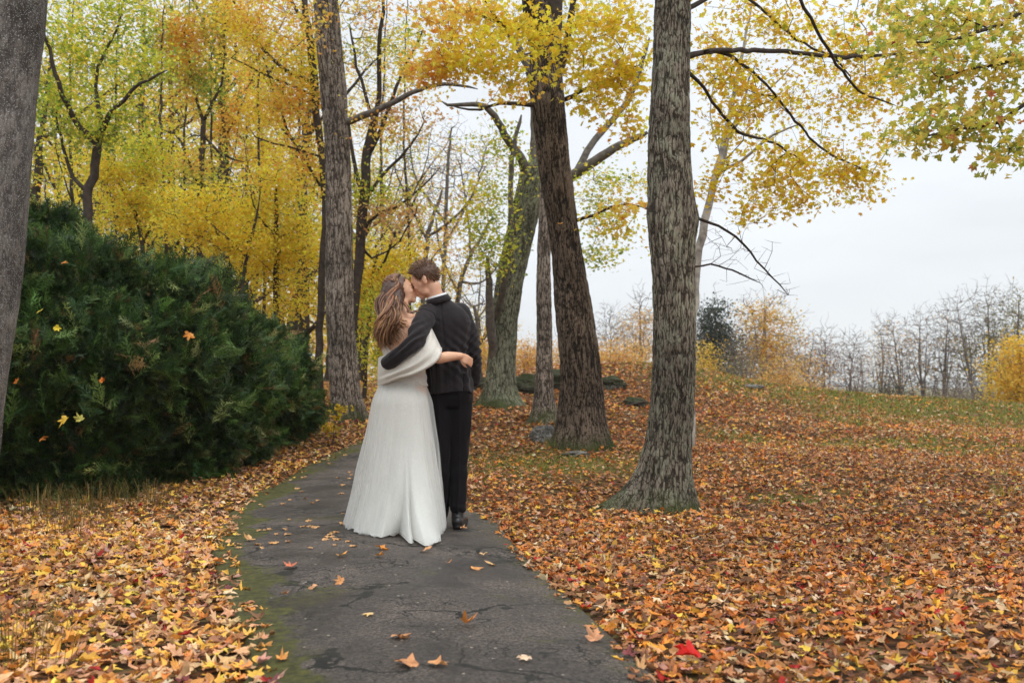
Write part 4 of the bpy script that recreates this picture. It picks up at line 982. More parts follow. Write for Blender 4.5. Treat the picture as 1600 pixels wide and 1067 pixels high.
# slim dark poles standing among the golden leaves
for (px, D, w, x1, lab) in ((118, 19, 6, 110, 'slim dark pole tree between the forked tree and the golden leaves'), (176, 21, 5, 182, 'slim dark stem rising over the tallest part of the hedge'), (262, 19.5, 6, 252, 'slim dark stem left of the orange-crowned tree'),
        (285, 24, 5, 292, 'thin stem close behind the orange-crowned tree'), (338, 21.5, 5, 330, 'thin dark stem between the orange-crowned tree and the pole-like tree'), (382, 25, 5, 390, 'thin dark stem over the middle of the hedge'),
        (412, 20, 5, 404, 'dark stem left of the low yellow maple'), (462, 22, 6, 470, 'dark stem right of the low yellow maple'), (480, 26, 5, 474, 'thin stem in the gap left of the dark twisting stem'), (640, 23, 5, 632, 'thin dark stem directly above the bride'), (592, 25, 5, 600, 'thin dark stem above the gap left of the bride')):
    wtree(lab, D, [(px, 540, w), (px * .7 + x1 * .3 + 3, 400, w), (px * .4 + x1 * .6 - 2, 260, w * .8), (x1, 120, w * .6), (x1 + 5, -10, w * .3)], [[(px * .6 + x1 * .4, 320, w * .5), (px + 24 * (1 if D > 21 else -1), 260, w * .3), (px + 36 * (1 if D > 21 else -1), 190, w * .15)]],
          [(x1, 90, 45, 60, 14), (px, 260, 34, 60, 8)], per=7, size=0.10, palette=Y_GOLD, tone=Y_GREEN, bare=[(x1, 150, 50, 100, 26)], top=0, minr=.004, name='pole_tree')

# bare, hazy trees in the middle gap
GAP = 'bare twiggy trees in the middle of the wood'
for lab, D, tk, lim, bb, br in (
    ('grey bare tree with rising forked limbs above the couple', 24, [(655, 560, 8), (662, 440, 8), (668, 370, 7), (690, 300, 4)],
     [[(664, 420, 6), (620, 370, 4), (590, 340, 3)], [(668, 375, 5), (640, 320, 4), (620, 270, 2)], [(668, 370, 5), (720, 330, 4), (760, 260, 2)]], [(680, 330, 90, 60, 26)], [(670, 300, 110, 90, 150), (640, 380, 60, 40, 30)]),
    ('pale bare tree leaning right behind the groom', 27, [(708, 560, 8), (716, 460, 8), (735, 400, 6), (770, 340, 4)],
     [[(716, 460, 5), (690, 400, 4), (680, 340, 3)], [(720, 440, 5), (755, 440, 3), (790, 400, 2)], [(735, 400, 4), (730, 330, 3), (720, 260, 2)]], [(720, 400, 60, 60, 20)], [(730, 380, 80, 90, 130), (700, 250, 90, 60, 60)]),
    ('low bare tangle of branches just right of the groom', 20, [(752, 600, 7), (748, 540, 7), (740, 480, 5)],
     [[(748, 540, 4), (775, 500, 3), (790, 450, 2)], [(750, 560, 4), (720, 500, 3), (715, 450, 2)]], [(745, 560, 40, 30, 14)], [(750, 490, 50, 60, 80)]),
    ('far bare tree fading in the gap high above the couple', 36, [(690, 520, 7), (695, 380, 7), (700, 260, 5), (705, 200, 3)],
     [[(696, 380, 5), (740, 300, 3), (760, 230, 2)], [(697, 350, 5), (650, 280, 3), (640, 220, 2)]], [(700, 250, 110, 60, 40)], [(700, 250, 110, 80, 160)])):
    wtree(lab, D, tk, lim, bb, per=9, size=0.12, palette=PEACH, tone=Y_ORANGE, mat=M_twig_grey, bare=[(a_, b_, c_, d_, int(e_ * 1.6)) for a_, b_, c_, d_, e_ in br], group=GAP, name='bare_tree', top=0, minr=0.005, spread=0.25)

# deeper rows: four prototypes, copied with their own turn and size
def proto(label, D, cx, h, wpx, pal_, tone, mat, seed, nt=150, per=9, bare_n=30, size=0.13, name='maple_tree', group=WOOD):
    rgp = np.random.default_rng(seed)
    root = empty(name, (0, 0, 0), label, 'tree', group)
    sk = Skel(); w = wpx
    p_ = [(0, 0, -0.3), (rgp.normal(0, .1), rgp.normal(0, .1), h * .2), (rgp.normal(0, .25), rgp.normal(0, .2), h * .45), (rgp.normal(0, .4), rgp.normal(0, .3), h * .8)]
    sk.path(p_, [0.17, 0.13, 0.1, 0.04], step=0.4, jit=0.02, rg=rgp)
    for k in range(5):
        z0 = h * rgp.uniform(.25, .6); a_ = rgp.uniform(0, 6.28); L = w * rgp.uniform(.35, .6)
        b_ = np.array(sk.p[sk.near((0, 0, z0))]); d_ = np.array([math.cos(a_), math.sin(a_), 0])
        sk.path([b_, b_ + d_ * L * .5 + [0, 0, L * .5], b_ + d_ * L + [0, 0, L * 1.1]], [.06, .04, .015], sk.near(b_), step=0.35, jit=0.03, rg=rgp)
    v = rgp.normal(size=(nt + bare_n, 3)); v /= np.linalg.norm(v, axis=1, keepdims=True); v *= (rgp.random(nt + bare_n) ** .4)[:, None]
    cen = fbm(v * 1.5 + seed, seed, 2); v = v[np.argsort(-cen)][:nt + bare_n]
    T_ = v * np.array([w * .55, w * .55, h * .38]) + np.array([0, 0, h * .62])
    ends = sk.grow(T_, 0.35, 0.06, rgp, minr=0.008)
    V, F = sk.mesh(6); mesh_np('trunk', V, [F], mat, root)
    lf = list(np.array(ends)[rgp.permutation(len(ends))[:nt]])
    V, F, c = leafy(lf, sk, per, 0.3, size, QUAD, rgp, pal_, up=0.25, back=2, tone=tone)
    mesh_np('crown', V, [F], M_leaf, root, col=c, smooth=False)
    return root
def copy_tree(root, loc, rot, s, label, group=None):
    r = root.copy(); COL.objects.link(r); r.location = Vector([float(q_) for q_ in loc]); r.rotation_euler = (0, 0, rot); r.scale = (s[0], s[0], s[1])
    r['label'] = label
    if group: r['group'] = group
    for ch in root.children:
        c = ch.copy(); COL.objects.link(c); c.parent = r
    return r
pA = proto('golden maple of the deep wood, first seen left of the hedge top', 0, 0, 11, 6.5, Y_GOLD, Y_GREEN, M_twig, 101, nt=170, per=9, size=.15)
pB = proto('orange maple of the deep wood', 0, 0, 12, 6, Y_GOLD, Y_ORANGE, M_twig, 102, nt=170, per=9, size=.15)
pC = proto('sparse yellow maple of the deep wood', 0, 0, 13, 5.5, Y_GOLD, PEACH, M_twig, 103, nt=120, per=6, bare_n=70)
pD = proto('low golden understory maple of the deep wood', 0, 0, 5.5, 5.0, Y_GOLD, Y_ORANGE, M_twig, 104, nt=105, per=8, bare_n=80, size=0.13)
pE = proto('low olive understory tree of the deep wood', 0, 0, 5.8, 4.4, Y_GREEN, Y_GOLD, M_twig, 105, nt=120, per=8, bare_n=70, size=0.12)
kE = id(pE); first = {id(pA): pA, id(pB): pB, id(pC): pC, id(pD): pD}
deep = [(pD, 90, 22, .9), (pE, 190, 23, 1.0), (pD, 290, 24, 1.0), (pE, 385, 22, .95), (pD, 470, 23, 1.0), (pE, 545, 25, 0.9), (pD, 610, 26, .75), (pD, 250, 30, 1.15), (pE, 350, 31, 1.2), (pD, 440, 32, 1.2), (pE, 140, 31, 1.2), (pD, 540, 34, 1.0),
        (pA, 60, 27, 1.15), (pB, 215, 28, 1.1), (pC, 340, 27, 1.15), (pC, 455, 29, 1.15), (pA, 140, 36, 1.3), (pC, 270, 37, 1.35), (pA, 400, 38, 1.3), (pB, 510, 38, 1.1), (pC, 570, 33, .7), (pA, 20, 40, 1.3), (pC, 610, 44, .95), (pB, 340, 46, 1.4), (pA, 220, 47, 1.5), (pB, 460, 48, 1.3), (pC, 100, 48, 1.5),
        (pD, 640, 38, .8), (pC, 740, 46, .6), (pD, 560, 44, 1.1), (pD, 750, 42, .65), (pE, 690, 46, .7), (pC, -80, 30, 1.0), (pE, -60, 22, 1.0)]
kindw = {id(pA): 'dense golden maple', id(pB): 'golden and orange maple', id(pC): 'thin-crowned yellow maple', id(pD): 'low spreading golden maple', id(pE): 'low olive-yellow tree'}
cnt = {}
deep.sort(key=lambda q_: (id(q_[0]) and q_[1]))
for (pr, px, D, s_) in deep:
    x = (px - 800) / FPX * D; z = tz(x, D); k = id(pr); cnt[k] = cnt.get(k, 0) + 1
    row = 'front' if D < 27 else ('second' if D < 34 else ('third' if D < 41 else 'farthest'))
    side = ('seen past the left grey trunk' if px < 60 else 'above the tallest part of the hedge' if px < 200 else 'above the middle of the hedge' if px < 330 else
            'above the sloping end of the hedge' if px < 440 else 'beside the tall straight trunk' if px < 530 else 'close right of the tall straight trunk' if px < 590 else 'behind the bride' if px < 660 else 'behind the groom')
    lab = '%s, %s row, %s' % (kindw[k], row, side)
    if cnt[k] == 1:
        pr.location = (x, D, z); pr.rotation_euler = (0, 0, rg.uniform(0, 6.28)); pr.scale = (s_, s_, s_); pr['label'] = lab
    else: copy_tree(pr, (x, D, z), rg.uniform(0, 6.28), (s_, s_ * rg.uniform(.92, 1.1)), lab)

# far-off mass of the wood closing the view
M_far = leafmat('far_wood_foliage', 0.4)
n_ = 26000; xx = rg.uniform(-48, -4, n_); yy = 58 + rg.uniform(-5, 8, n_)
ht = 5.5 + 4.5 * fbm2(xx, yy, 0.18, 8, 3) - 3.0 * sm(-16, -2, xx); zz = terr(xx, yy) + ht * rg.random(n_) ** 0.75
V, F, c = leaves(np.stack([xx, yy, zz], 1), rg.uniform(0.25, 0.5, n_), QUAD, rg, 0.2, 0.3, pal(n_, Y_GOLD + PEACH, rg))
tag(mesh_np('distant_wood', V, [F], M_far, col=c, smooth=False), 'distant mass of yellow woodland closing the gaps between the trees', 'woodland', kind='stuff')

# ------------------------------------------------------------------ birch behind the big trunk
rg = np.random.default_rng(88)
wtree('pale birch rising behind the thick lichen-grey trunk', 13, [(1078, 560, 13), (1086, 470, 13), (1090, 410, 13), (1101, 340, 13), (1116, 280, 11), (1130, 225, 9), (1146, 150, 7), (1160, 80, 5)],
      [[(1118, 275, 6), (1160, 250, 5), (1200, 215, 4), (1255, 190, 2)], [(1130, 225, 5), (1165, 170, 4), (1200, 140, 3), (1240, 100, 2)], [(1116, 290, 5), (1150, 190, 4), (1180, 100, 3)], [(1125, 240, 4), (1110, 170, 3), (1130, 80, 2)]],
      [(1250, 170, 60, 50, 16), (1160, 60, 60, 60, 16)], per=4, size=0.07, palette=Y_GOLD, mat=M_birch, bare=[(1230, 170, 60, 60, 40), (1150, 130, 50, 80, 30), (1290, 150, 40, 30, 14), (1130, 360, 50, 60, 22)], group=None, name='birch_tree', top=0.8, minr=0.0025, step=0.18)

# ------------------------------------------------------------------ trees and bushes beyond the hill
FAR = 'trees beyond the crest of the hill'
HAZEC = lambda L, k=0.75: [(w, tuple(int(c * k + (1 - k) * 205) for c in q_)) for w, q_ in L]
M_farbark_hazed = plain('far_bark_hazed', (0.20, 0.165, 0.15), 0.9, 0.1, noise=0.3, nscale=2)  # pale bark tone, distance haze put into the colour
OLIVE = [(5, (140, 138, 80)), (4, (164, 150, 82)), (3, (112, 120, 70)), (2, (190, 162, 90))]
PINE = [(5, (70, 82, 72)), (4, (86, 94, 78)), (2, (60, 72, 62))]
BROWN = [(5, (150, 112, 88)), (4, (172, 124, 92)), (3, (128, 98, 82)), (2, (196, 146, 98))]
ORNG = [(6, (236, 188, 104)), (5, (242, 198, 112)), (4, (222, 162, 92)), (2, (206, 180, 108))]
YELL = [(6, (244, 206, 84)), (5, (236, 190, 74)), (3, (216, 190, 80)), (2, (246, 212, 106))]
def far(label, name, px, D, top_, wd, pal_, nleaf, nbare, per=6, size=0.35, stems=1, lean=0, cy=0.6, ch=0.4, spread=0.5, tw=7, mat=None, cat='tree'):
    per = int(per * 2.4); size *= .6
    x0 = px; by = 603 - (tz((px - 800) / FPX * D, D) - CAMZ) / D * FPX
    h = by - top_
    lim = []
    nl_ = stems + 4
    for k in range(nl_):
        a_ = (k + .5) / nl_ * 2 - 1 + rg.normal(0, .12); f0 = rg.uniform(0.22 if stems == 1 else 0.02, 0.45); z0 = by - h * f0; f1 = (.92 - .36 * a_ * a_) * rg.uniform(.8, 1.0)
        lim.append([(x0 + lean * f0 + rg.normal(0, 1), z0, tw * .42), (x0 + lean * .5 + a_ * wd * .26, by - h * (f0 * .55 + f1 * .45), tw * .3), (x0 + lean * f1 + a_ * wd * .46, by - h * f1, tw * .1)])
    tk = [(x0, by, tw), (x0 + lean * .3 + rg.normal(0, 2), by - h * .3, tw * .8), (x0 + lean * .6 + rg.normal(0, 3), by - h * .6, tw * .5), (x0 + lean, by - h * .9, tw * .2)]
    return wtree(label, D, tk, lim, [(x0 + lean * cy, by - h * cy, wd / 2, h * ch, nleaf)] if nleaf else [], per=per, size=size, palette=pal_, mat=mat or M_farbark_hazed,
                 bare=[(x0 + lean * cy, by - h * (cy + .05), wd / 2, h * ch, nbare)] if nbare else (), spread=spread, group=FAR, name=name, step=0.8, top=0, minr=0.013, jit=0.04, cat=cat)
far('dark grey-green pine beyond the crest, first tree right of the lichen-grey trunk', 'pine_tree', 1118, 60, 466, 66, PINE, 140, 30, per=9, size=0.40)
far('yellow bush at the foot of the dark pine beyond the crest', 'bush', 1098, 52, 535, 40, YELL, 50, 4, per=9, size=0.25, stems=3, cat='bush')
far('broad orange maple standing highest beyond the crest right of the pine', 'maple_tree', 1196, 60, 458, 120, YELL + ORNG, 170, 60, per=7, size=0.36, tw=9)
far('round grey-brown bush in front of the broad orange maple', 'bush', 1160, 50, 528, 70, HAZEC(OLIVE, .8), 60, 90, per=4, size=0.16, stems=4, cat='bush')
far('low orange bush on the slope below the broad orange maple', 'bush', 1226, 45, 555, 46, ORNG, 60, 20, per=8, size=0.22, stems=3, cat='bush')
far('bare tree leaning right behind the low orange bush', 'bare_tree', 1248, 58, 520, 60, ORNG, 14, 60, lean=22, tw=5)
far('brown-leaved tree with a dark double stem near the middle of the skyline', 'bare_tree', 1290, 60, 518, 52, BROWN, 50, 60, per=5, size=0.22, stems=2, tw=5)
far('brown tree beside the double-stemmed one, leaning right', 'bare_tree', 1322, 60, 522, 50, BROWN, 34, 60, per=4, size=0.22, lean=14, tw=5)
far('low orange-brown scrub below the brown trees', 'bush', 1270, 46, 590, 70, ORNG, 50, 30, per=7, size=0.2, stems=3, cat='bush')
far('small ragged tree alone in the pale gap of the skyline', 'bare_tree', 1345, 62, 545, 26, BROWN, 10, 24, per=4, size=0.2, tw=3)
far('slender tan-leaved tree right of the pale gap', 'bare_tree', 1376, 62, 505, 44, PEACH, 36, 50, per=5, size=0.22, tw=5)
far('small dark conifer among the bare trunks', 'conifer_tree', 1392, 58, 566, 30, PINE, 40, 0, per=9, size=0.2, cy=0.5, ch=0.5, tw=4)
far('dark bare tree leaning left over the small conifer', 'bare_tree', 1412, 62, 500, 55, PEACH, 10, 80, lean=-16, tw=6)
far('bare tree with wide vase-shaped crown', 'bare_tree', 1443, 62, 490, 66, PEACH, 8, 100, lean=-6, tw=6, stems=2)
far('tall bare tree with pale twin trunk right of the vase-shaped one', 'bare_tree', 1475, 62, 484, 60, PEACH, 6, 90, lean=6, tw=6, stems=2)
far('slanting bare tree leaning left near the right edge of the skyline', 'bare_tree', 1530, 60, 462, 90, OLIVE, 10, 110, lean=-34, tw=6)
far('tall upright bare tree beside the slanting one', 'bare_tree', 1548, 60, 455, 70, OLIVE, 20, 90, lean=-4, tw=7)
far('tall olive-green tree at the right edge beyond the crest', 'maple_tree', 1592, 60, 448, 110, OLIVE, 110, 60, per=6, size=0.3, tw=9)
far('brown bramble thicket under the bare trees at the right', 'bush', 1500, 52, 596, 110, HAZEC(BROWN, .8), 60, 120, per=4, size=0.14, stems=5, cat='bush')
far('bright yellow bushy maple cut by the right edge of the picture', 'maple_tree', 1592, 38, 520, 86, YELL, 120, 30, per=9, size=0.26, cy=0.5, ch=0.5, spread=0.45)
far('orange tree showing right behind the lichen-grey trunk, left side', 'maple_tree', 1000, 55, 462, 60, ORNG, 80, 60, per=6, size=0.26)
far('grey bare tree in the gap between the two big right trunks', 'bare_tree', 955, 58, 492, 60, PEACH, 14, 110, per=4, size=0.2, tw=5)
far('orange bush on the crest between the two big right trunks', 'bush', 968, 40, 536, 70, ORNG, 90, 20, per=8, size=0.2, stems=3, cat='bush')
far('orange bush seen behind the brown forked trunk', 'bush', 905, 42, 528, 80, ORNG, 90, 20, per=8, size=0.2, stems=3, cat='bush')
far('pale orange bush between the groom and the moss-green maple', 'bush', 755, 36, 530, 70, ORNG, 90, 30, per=7, size=0.18, stems=3, cat='bush')
far('orange scrub left of the crest behind the slim trunk', 'bush', 825, 38, 534, 60, ORNG, 80, 20, per=8, size=0.18, stems=3, cat='bush')

# ------------------------------------------------------------------ cedar hedge
rg = np.random.default_rng(99)
hx0, hy0 = P(0, 0, 8.6)[0], 8.6
hedge = empty('cedar_hedge', (-3.2, 10.2, tz(-3.2, 10.2)), 'dense dark green cedar hedge sloping down towards the tall straight trunk', 'hedge')
def hedge_pt(u, v, w, rgh):
    """u along (0 left/near, 1 right/far), v height 0..1, w depth 0 front .. 1 back"""
    fx = np.interp(u, [0, .12, .3, .5, .7, .85, 1.0], [-5.3, -4.35, -3.5, -3.12, -2.98, -2.95, -2.95])
    fy = np.interp(u, [0, .12, .3, .5, .7, .85, 1.0], [8.2, 8.5, 8.9, 9.8, 11.2, 12.3, 13.6])
    ht = np.interp(u, [0, .12, .3, .5, .7, .85, 1.0], [2.15, 2.15, 2.05, 1.9, 1.78, 1.52, 1.1])
    ht = ht * (1 + 0.10 * (fbm2(u * 8, u * 0, 1.0, 5, 3) - 0.5) * 2)
    # outward normal of the front (towards camera and path)
    prof = np.sin(np.clip(v, 0, 1) * math.pi * 0.82 + 0.35) * 0.55             # bulge of the face
    lump = (fbm(np.stack([u * 10, v * 3.6, u * 0], 1), 15, 3) - 0.5) * 1.15
    off = prof + lump - w
    nx_ = np.interp(u, [0, .3, 1], [0.25, .62, .93]); ny_ = -np.sqrt(1 - nx_ ** 2)
    x = fx + nx_ * (off - 0.35) ; y = fy + ny_ * (off - 0.35)
    z = terr(x, y) + v * ht
    return np.stack([x, y, z], 1), np.stack([nx_, ny_, 0.35 + v * 0.3 + 0 * nx_], 1)
# spray template: flat fan of scale-leaf twigs
def spray_template(seed, n_side=9):
    """narrow drooping frond of thin scale-leaf twiglets"""
    r_ = np.random.default_rng(seed); V = []; F = []
    def blade(p, q_, w):
        d = (q_ - p); nrm = np.array([-d[1], d[0], 0]); nrm = nrm / (np.linalg.norm(nrm) + 1e-9) * w
        o = len(V); V.extend([p - nrm * .5, p + nrm * .5, q_]); F.append((o, o + 1, o + 2))
    ax = lambda t: np.array([0.05 * math.sin(t * 4 + seed), t, -0.30 * t * t])
    for k in range(5): blade(ax(k / 5), ax((k + 1) / 5), 0.03)
    for k in range(n_side):
        t = 0.06 + 0.9 * k / n_side
        for s in (-1, 1):
            L = (0.26 * (1 - t) ** .7 + 0.09) * r_.uniform(.6, 1.35); a_ = math.radians(r_.uniform(22, 48))
            p = ax(t); q_ = p + np.array([s * math.sin(a_) * L, math.cos(a_) * L, r_.normal(0, .05) - .25 * L])
            blade(p, q_, 0.030)
            for m_ in range(3):
                u_ = 0.25 + 0.25 * m_; pp = p * (1 - u_) + q_ * u_; sg = 1 if m_ % 2 else -1
                b_ = a_ * s + sg * math.radians(r_.uniform(22, 42)); l2 = L * .5 * (1.1 - u_ * .5)
                blade(pp, pp + np.array([math.sin(b_) * l2, math.cos(b_) * l2, r_.normal(0, .04)]), 0.026)
    return np.array(V), np.array(F)
SP = [spray_template(s) for s in (1, 2, 3)]
def place_sprays(C, Nn, size, col, rgp, droop=0.25, tip_up=0.4):
    out = []
    for k, (tv, tf) in enumerate(SP):
        sel = np.arange(len(C)) % 3 == k; c = C[sel]; N = len(c)
        if not N: continue
        dirv = Nn[sel] * np.array([1, 1, 0]) + rgp.normal(0, .55, (N, 3)); dirv[:, 2] = rgp.normal(tip_up - droop, .45, N)
        dirv /= np.linalg.norm(dirv, axis=1, keepdims=True)
        nn_ = rgp.normal(0, 1, (N, 3)); nn_ -= (nn_ * dirv).sum(1)[:, None] * dirv; nn_ /= np.linalg.norm(nn_, axis=1, keepdims=True)
        sd_ = np.cross(dirv, nn_)
        s_ = size[sel][:, None, None]
        V = c[:, None] + s_ * (tv[None, :, 0:1] * sd_[:, None] + tv[None, :, 1:2] * dirv[:, None] + tv[None, :, 2:3] * nn_[:, None]) - dirv[:, None] * s_ * .35
        F = (np.arange(N) * len(tv))[:, None, None] + tf[None]
        out.append((V.reshape(-1, 3), F.reshape(-1, 3), np.repeat(col[sel], len(tv), axis=0)))
    return join(out)
CED = [(6, (56, 82, 38)), (5, (78, 106, 48)), (5, (38, 58, 30)), (2.5, (106, 132, 66)), (1.0, (144, 154, 92)), (0.9, (146, 114, 74)), (1.5, (92, 118, 82))]
N = 30000
u = rg.random(N) ** 0.85; v = rg.random(N) ** 0.9 * 1.02; w = rg.exponential(0.10, N)
v = np.clip(v, 0.0, 1.03)
C, Nn = hedge_pt(u, v, w, rg)
topm = rg.random(N) < 0.22                     # the top surface, going back
w2 = rg.uniform(0, 1.5, N)
Ct, Nt = hedge_pt(u, 0.93 + rg.random(N) * 0.1 - 0.05 * w2, w2, rg); C[topm] = Ct[topm]; Nn[topm] = Nt[topm]
endm = (rg.random(N) < 0.08)                   # the rounded far end
ce = np.stack([-3.0 - rg.random(N) * 1.5, 13.7 + 0.3 * rg.random(N), np.zeros(N)], 1); ce[:, 2] = terr(ce[:, 0], ce[:, 1]) + rg.random(N) * 1.3; C[endm] = ce[endm]
col = pal(N, CED, rg, .18); br = sm(.35, .65, fbm(C * 1.3, 3, 3)); col = col * (0.50 + 0.7 * br)[:, None]
# feathery shoots standing out of the top and the face
NS = 5000; us = rg.random(NS); vs_ = np.where(rg.random(NS) < .6, rg.uniform(.9, 1.12, NS), rg.uniform(.2, 1.0, NS)); Cs, Nsn = hedge_pt(us, vs_, rg.uniform(-.22, .25, NS) + np.where(vs_ > .9, rg.uniform(0, .9, NS), 0), rg)
Nsn = Nsn * .6; s1 = place_sprays(Cs, Nsn, rg.uniform(.18, .40, NS), pal(NS, CED, rg, .15) * 1.15, rg, droop=-.25)
V, F, c = join([place_sprays(C, Nn, rg.uniform(0.16, 0.34, N), col, rg, droop=.3), s1])
mesh_np('foliage', V, [F], M_cedar, hedge, col=c, smooth=False)
# dark inner twigs and stems
sk = Skel()
for k, uu in enumerate(np.linspace(0.03, 0.97, 14)):
    b_, _ = hedge_pt(np.array([uu]), np.array([0.0]), np.array([0.9]), rg); t_, _ = hedge_pt(np.array([uu]), np.array([0.93]), np.array([0.85]), rg)
    m_ = (b_[0] + t_[0]) / 2 + rg.normal(0, .1, 3); sk.path([b_[0] - [0, 0, .1], m_, t_[0]], [.05, .035, .012], step=.3, rg=rg)
uu = rg.random(500); vv = rg.random(500); T_, _ = hedge_pt(uu, vv * .95, rg.uniform(.1, .6, 500), rg)
sk.grow(T_, .25, .03, rg, minr=.004)
V, F = sk.mesh(6); mesh_np('branches', V, [F], M_twig, hedge)
# added core, painted near-black for the inner shade, so that nothing shows through
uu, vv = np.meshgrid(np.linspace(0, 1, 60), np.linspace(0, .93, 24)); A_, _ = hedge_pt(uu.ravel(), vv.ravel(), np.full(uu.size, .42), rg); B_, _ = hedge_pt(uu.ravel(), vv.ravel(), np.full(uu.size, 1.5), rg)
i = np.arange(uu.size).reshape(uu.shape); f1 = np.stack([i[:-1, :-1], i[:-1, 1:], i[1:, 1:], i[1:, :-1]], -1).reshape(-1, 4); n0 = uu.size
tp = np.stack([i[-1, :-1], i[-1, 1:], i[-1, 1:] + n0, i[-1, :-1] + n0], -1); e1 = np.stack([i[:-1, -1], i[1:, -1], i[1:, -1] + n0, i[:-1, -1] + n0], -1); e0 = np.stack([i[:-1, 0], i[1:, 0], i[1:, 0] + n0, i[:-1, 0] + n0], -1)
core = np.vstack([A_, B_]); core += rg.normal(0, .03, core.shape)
mesh_np('shade_core', core, [np.vstack([f1, f1 + n0, tp, e1, e0])], plain('cedar_core_shade', (0.012, 0.014, 0.008), 0.95, 0.05, noise=.6, nscale=14), hedge)

# dark evergreen rising behind the left end of the hedge
ev = empty('evergreen_tree', (-4.9, 10.6, tz(-4.9, 10.6)), 'dark evergreen rising above the left end of the hedge beside the grey trunk', 'tree')
N = 5200; zc = rg.random(N) ** .8; rr = (1.5 * (1 - zc) ** .8 + .12) * rg.random(N) ** .4; an = rg.uniform(0, 6.28, N)
lum = 1 + .35 * (fbm(np.stack([np.cos(an) * 2, np.sin(an) * 2, zc * 5], 1), 6, 3) - .5) * 2
C = np.stack([-4.95 + np.cos(an) * rr * lum, 10.6 + np.sin(an) * rr * lum, tz(-4.9, 10.6) + .4 + zc * 2.35], 1); Nn = np.stack([np.cos(an), np.sin(an), 0 * an], 1)
V, F, c = place_sprays(C, Nn, rg.uniform(.16, .36, N), pal(N, CED, rg, .2) * .85, rg, droop=-.1); mesh_np('crown', V, [F], M_cedar, ev, col=c, smooth=False)
sk = Skel(); z0 = tz(-4.9, 10.6); sk.path([(-4.95, 10.6, z0 - .1), (-4.93, 10.6, z0 + 1.8), (-4.97, 10.6, z0 + 2.8)], [.1, .07, .02], step=.3)
sk.grow(C[rg.permutation(N)[:160]], .3, .03, rg, minr=.005); V, F = sk.mesh(6); mesh_np('trunk', V, [F], M_twig, ev)

# stray maple leaves caught in the hedge
one = leaves(np.zeros((1, 3)), np.array([1.0]), MAPLE, np.random.default_rng(3), 0.9, 0.3, np.array([[.5, .5, .5]]))
def single_leaf(name, loc, size, rgbc, label, group, eul, seed=1, cat='leaf'):
    r_ = np.random.default_rng(seed)
    V, F, c = leaves(np.zeros((1, 3)), np.array([size]), MAPLE, r_, 1.0, 0.32, np.array([srgb(*rgbc)]))
    o = mesh_np(name, V, [F], M_litter, col=c, smooth=False); o.location = Vector([float(q_) for q_ in loc]); o.rotation_euler = eul
    return tag(o, label, cat, group)
for k, (px, py, c, s_, lab) in enumerate([(102, 655, (222, 186, 70), .17, 'large yellow leaf caught low in the left end of the hedge'), (125, 655, (176, 168, 80), .12, 'smaller folded yellow-green leaf beside the large yellow one in the hedge'), (88, 512, (214, 190, 50), .12, 'yellow leaf lying flat in the hedge near the grey trunk'),
        (295, 522, (206, 138, 60), .13, 'orange maple leaf caught in the middle of the hedge'), (60, 488, (196, 176, 50), .11, 'yellow-green leaf in the hedge touching the grey trunk'), (158, 595, (214, 124, 44), .1, 'narrow orange leaf hanging in the hedge above the large yellow leaf'),
        (24, 597, (208, 122, 48), .11, 'orange leaf in the hedge at the grey trunk'), (62, 686, (196, 122, 56), .11, 'tan-orange leaf low in the hedge below the yellow leaves'), (98, 412, (204, 134, 56), .10, 'small orange leaf high in the hedge')]):
    single_leaf('maple_leaf', P(px, py, 8.05 if px > 80 else 8.0), s_, c, lab, 'leaves caught in the hedge', (rg.uniform(.6, 1.6), rg.uniform(-.5, .5), rg.uniform(-1, 1)), 30 + k)

# loose leaves on the path, the ones that show
rg = np.random.default_rng(12)
named = [(728, 997, (222, 146, 74), .105, 'orange-tan leaf on the path nearest the camera, right of centre'), (622, 1019, (206, 150, 104), .10, 'curled pale tan leaf on the near path left of centre'), (578, 979, (222, 186, 128), .055, 'small cream leaf above the curled tan one on the near path'),
         (445, 943, (206, 152, 112), .05, 'tan oval leaf near the mossy left edge of the path'), (491, 934, (214, 160, 116), .07, 'tan leaf standing on edge left of the path centre'), (533, 929, (206, 146, 92), .06, 'tan leaf just right of the upright one, below the dress hem'),
         (455, 900, (206, 120, 88), .075, 'reddish folded leaf left of the dress hem'), (531, 884, (222, 158, 74), .085, 'orange leaf directly left below the dress hem'), (594, 872, (226, 150, 66), .10, 'orange leaf touching the dress train'), (590, 885, (226, 156, 76), .07, 'smaller orange leaf in front of the one touching the train'),
         (661, 876, (214, 160, 110), .09, 'tan leaf under the tip of the dress train'), (740, 901, (222, 158, 96), .08, 'tan leaf below the groom\'s shoes'), (755, 878, (226, 190, 140), .07, 'cream leaf right of the groom\'s shoes'), (770, 892, (218, 176, 120), .075, 'tan leaf close to the right edge of the path beside the shoes'),
         (822, 1054, (226, 196, 164), .055, 'pale pink leaf on the near path at the bottom edge'), (700, 895, (196, 140, 90), .04, 'tiny brown leaf between the train and the shoes'), (722, 835, (214, 160, 110), .06, 'small leaf at the groom\'s heel'), (1083, 1052, (206, 34, 26), .12, 'bright red maple leaf at the bottom edge right of the path'),
         (930, 1014, (206, 150, 110), .08, 'tan leaf at the right rim of the path'), (640, 1063, (206, 146, 100), .1, 'tan leaf cut by the bottom edge of the picture, centre'), (678, 1064, (214, 156, 104), .09, 'tan leaf beside the centre one cut by the bottom edge'), (390, 852, (216, 170, 116), .08, 'tan leaf on moss at the left edge of the path'), (430, 860, (222, 170, 110), .09, 'orange-tan leaf on the path right of the mossy edge')]
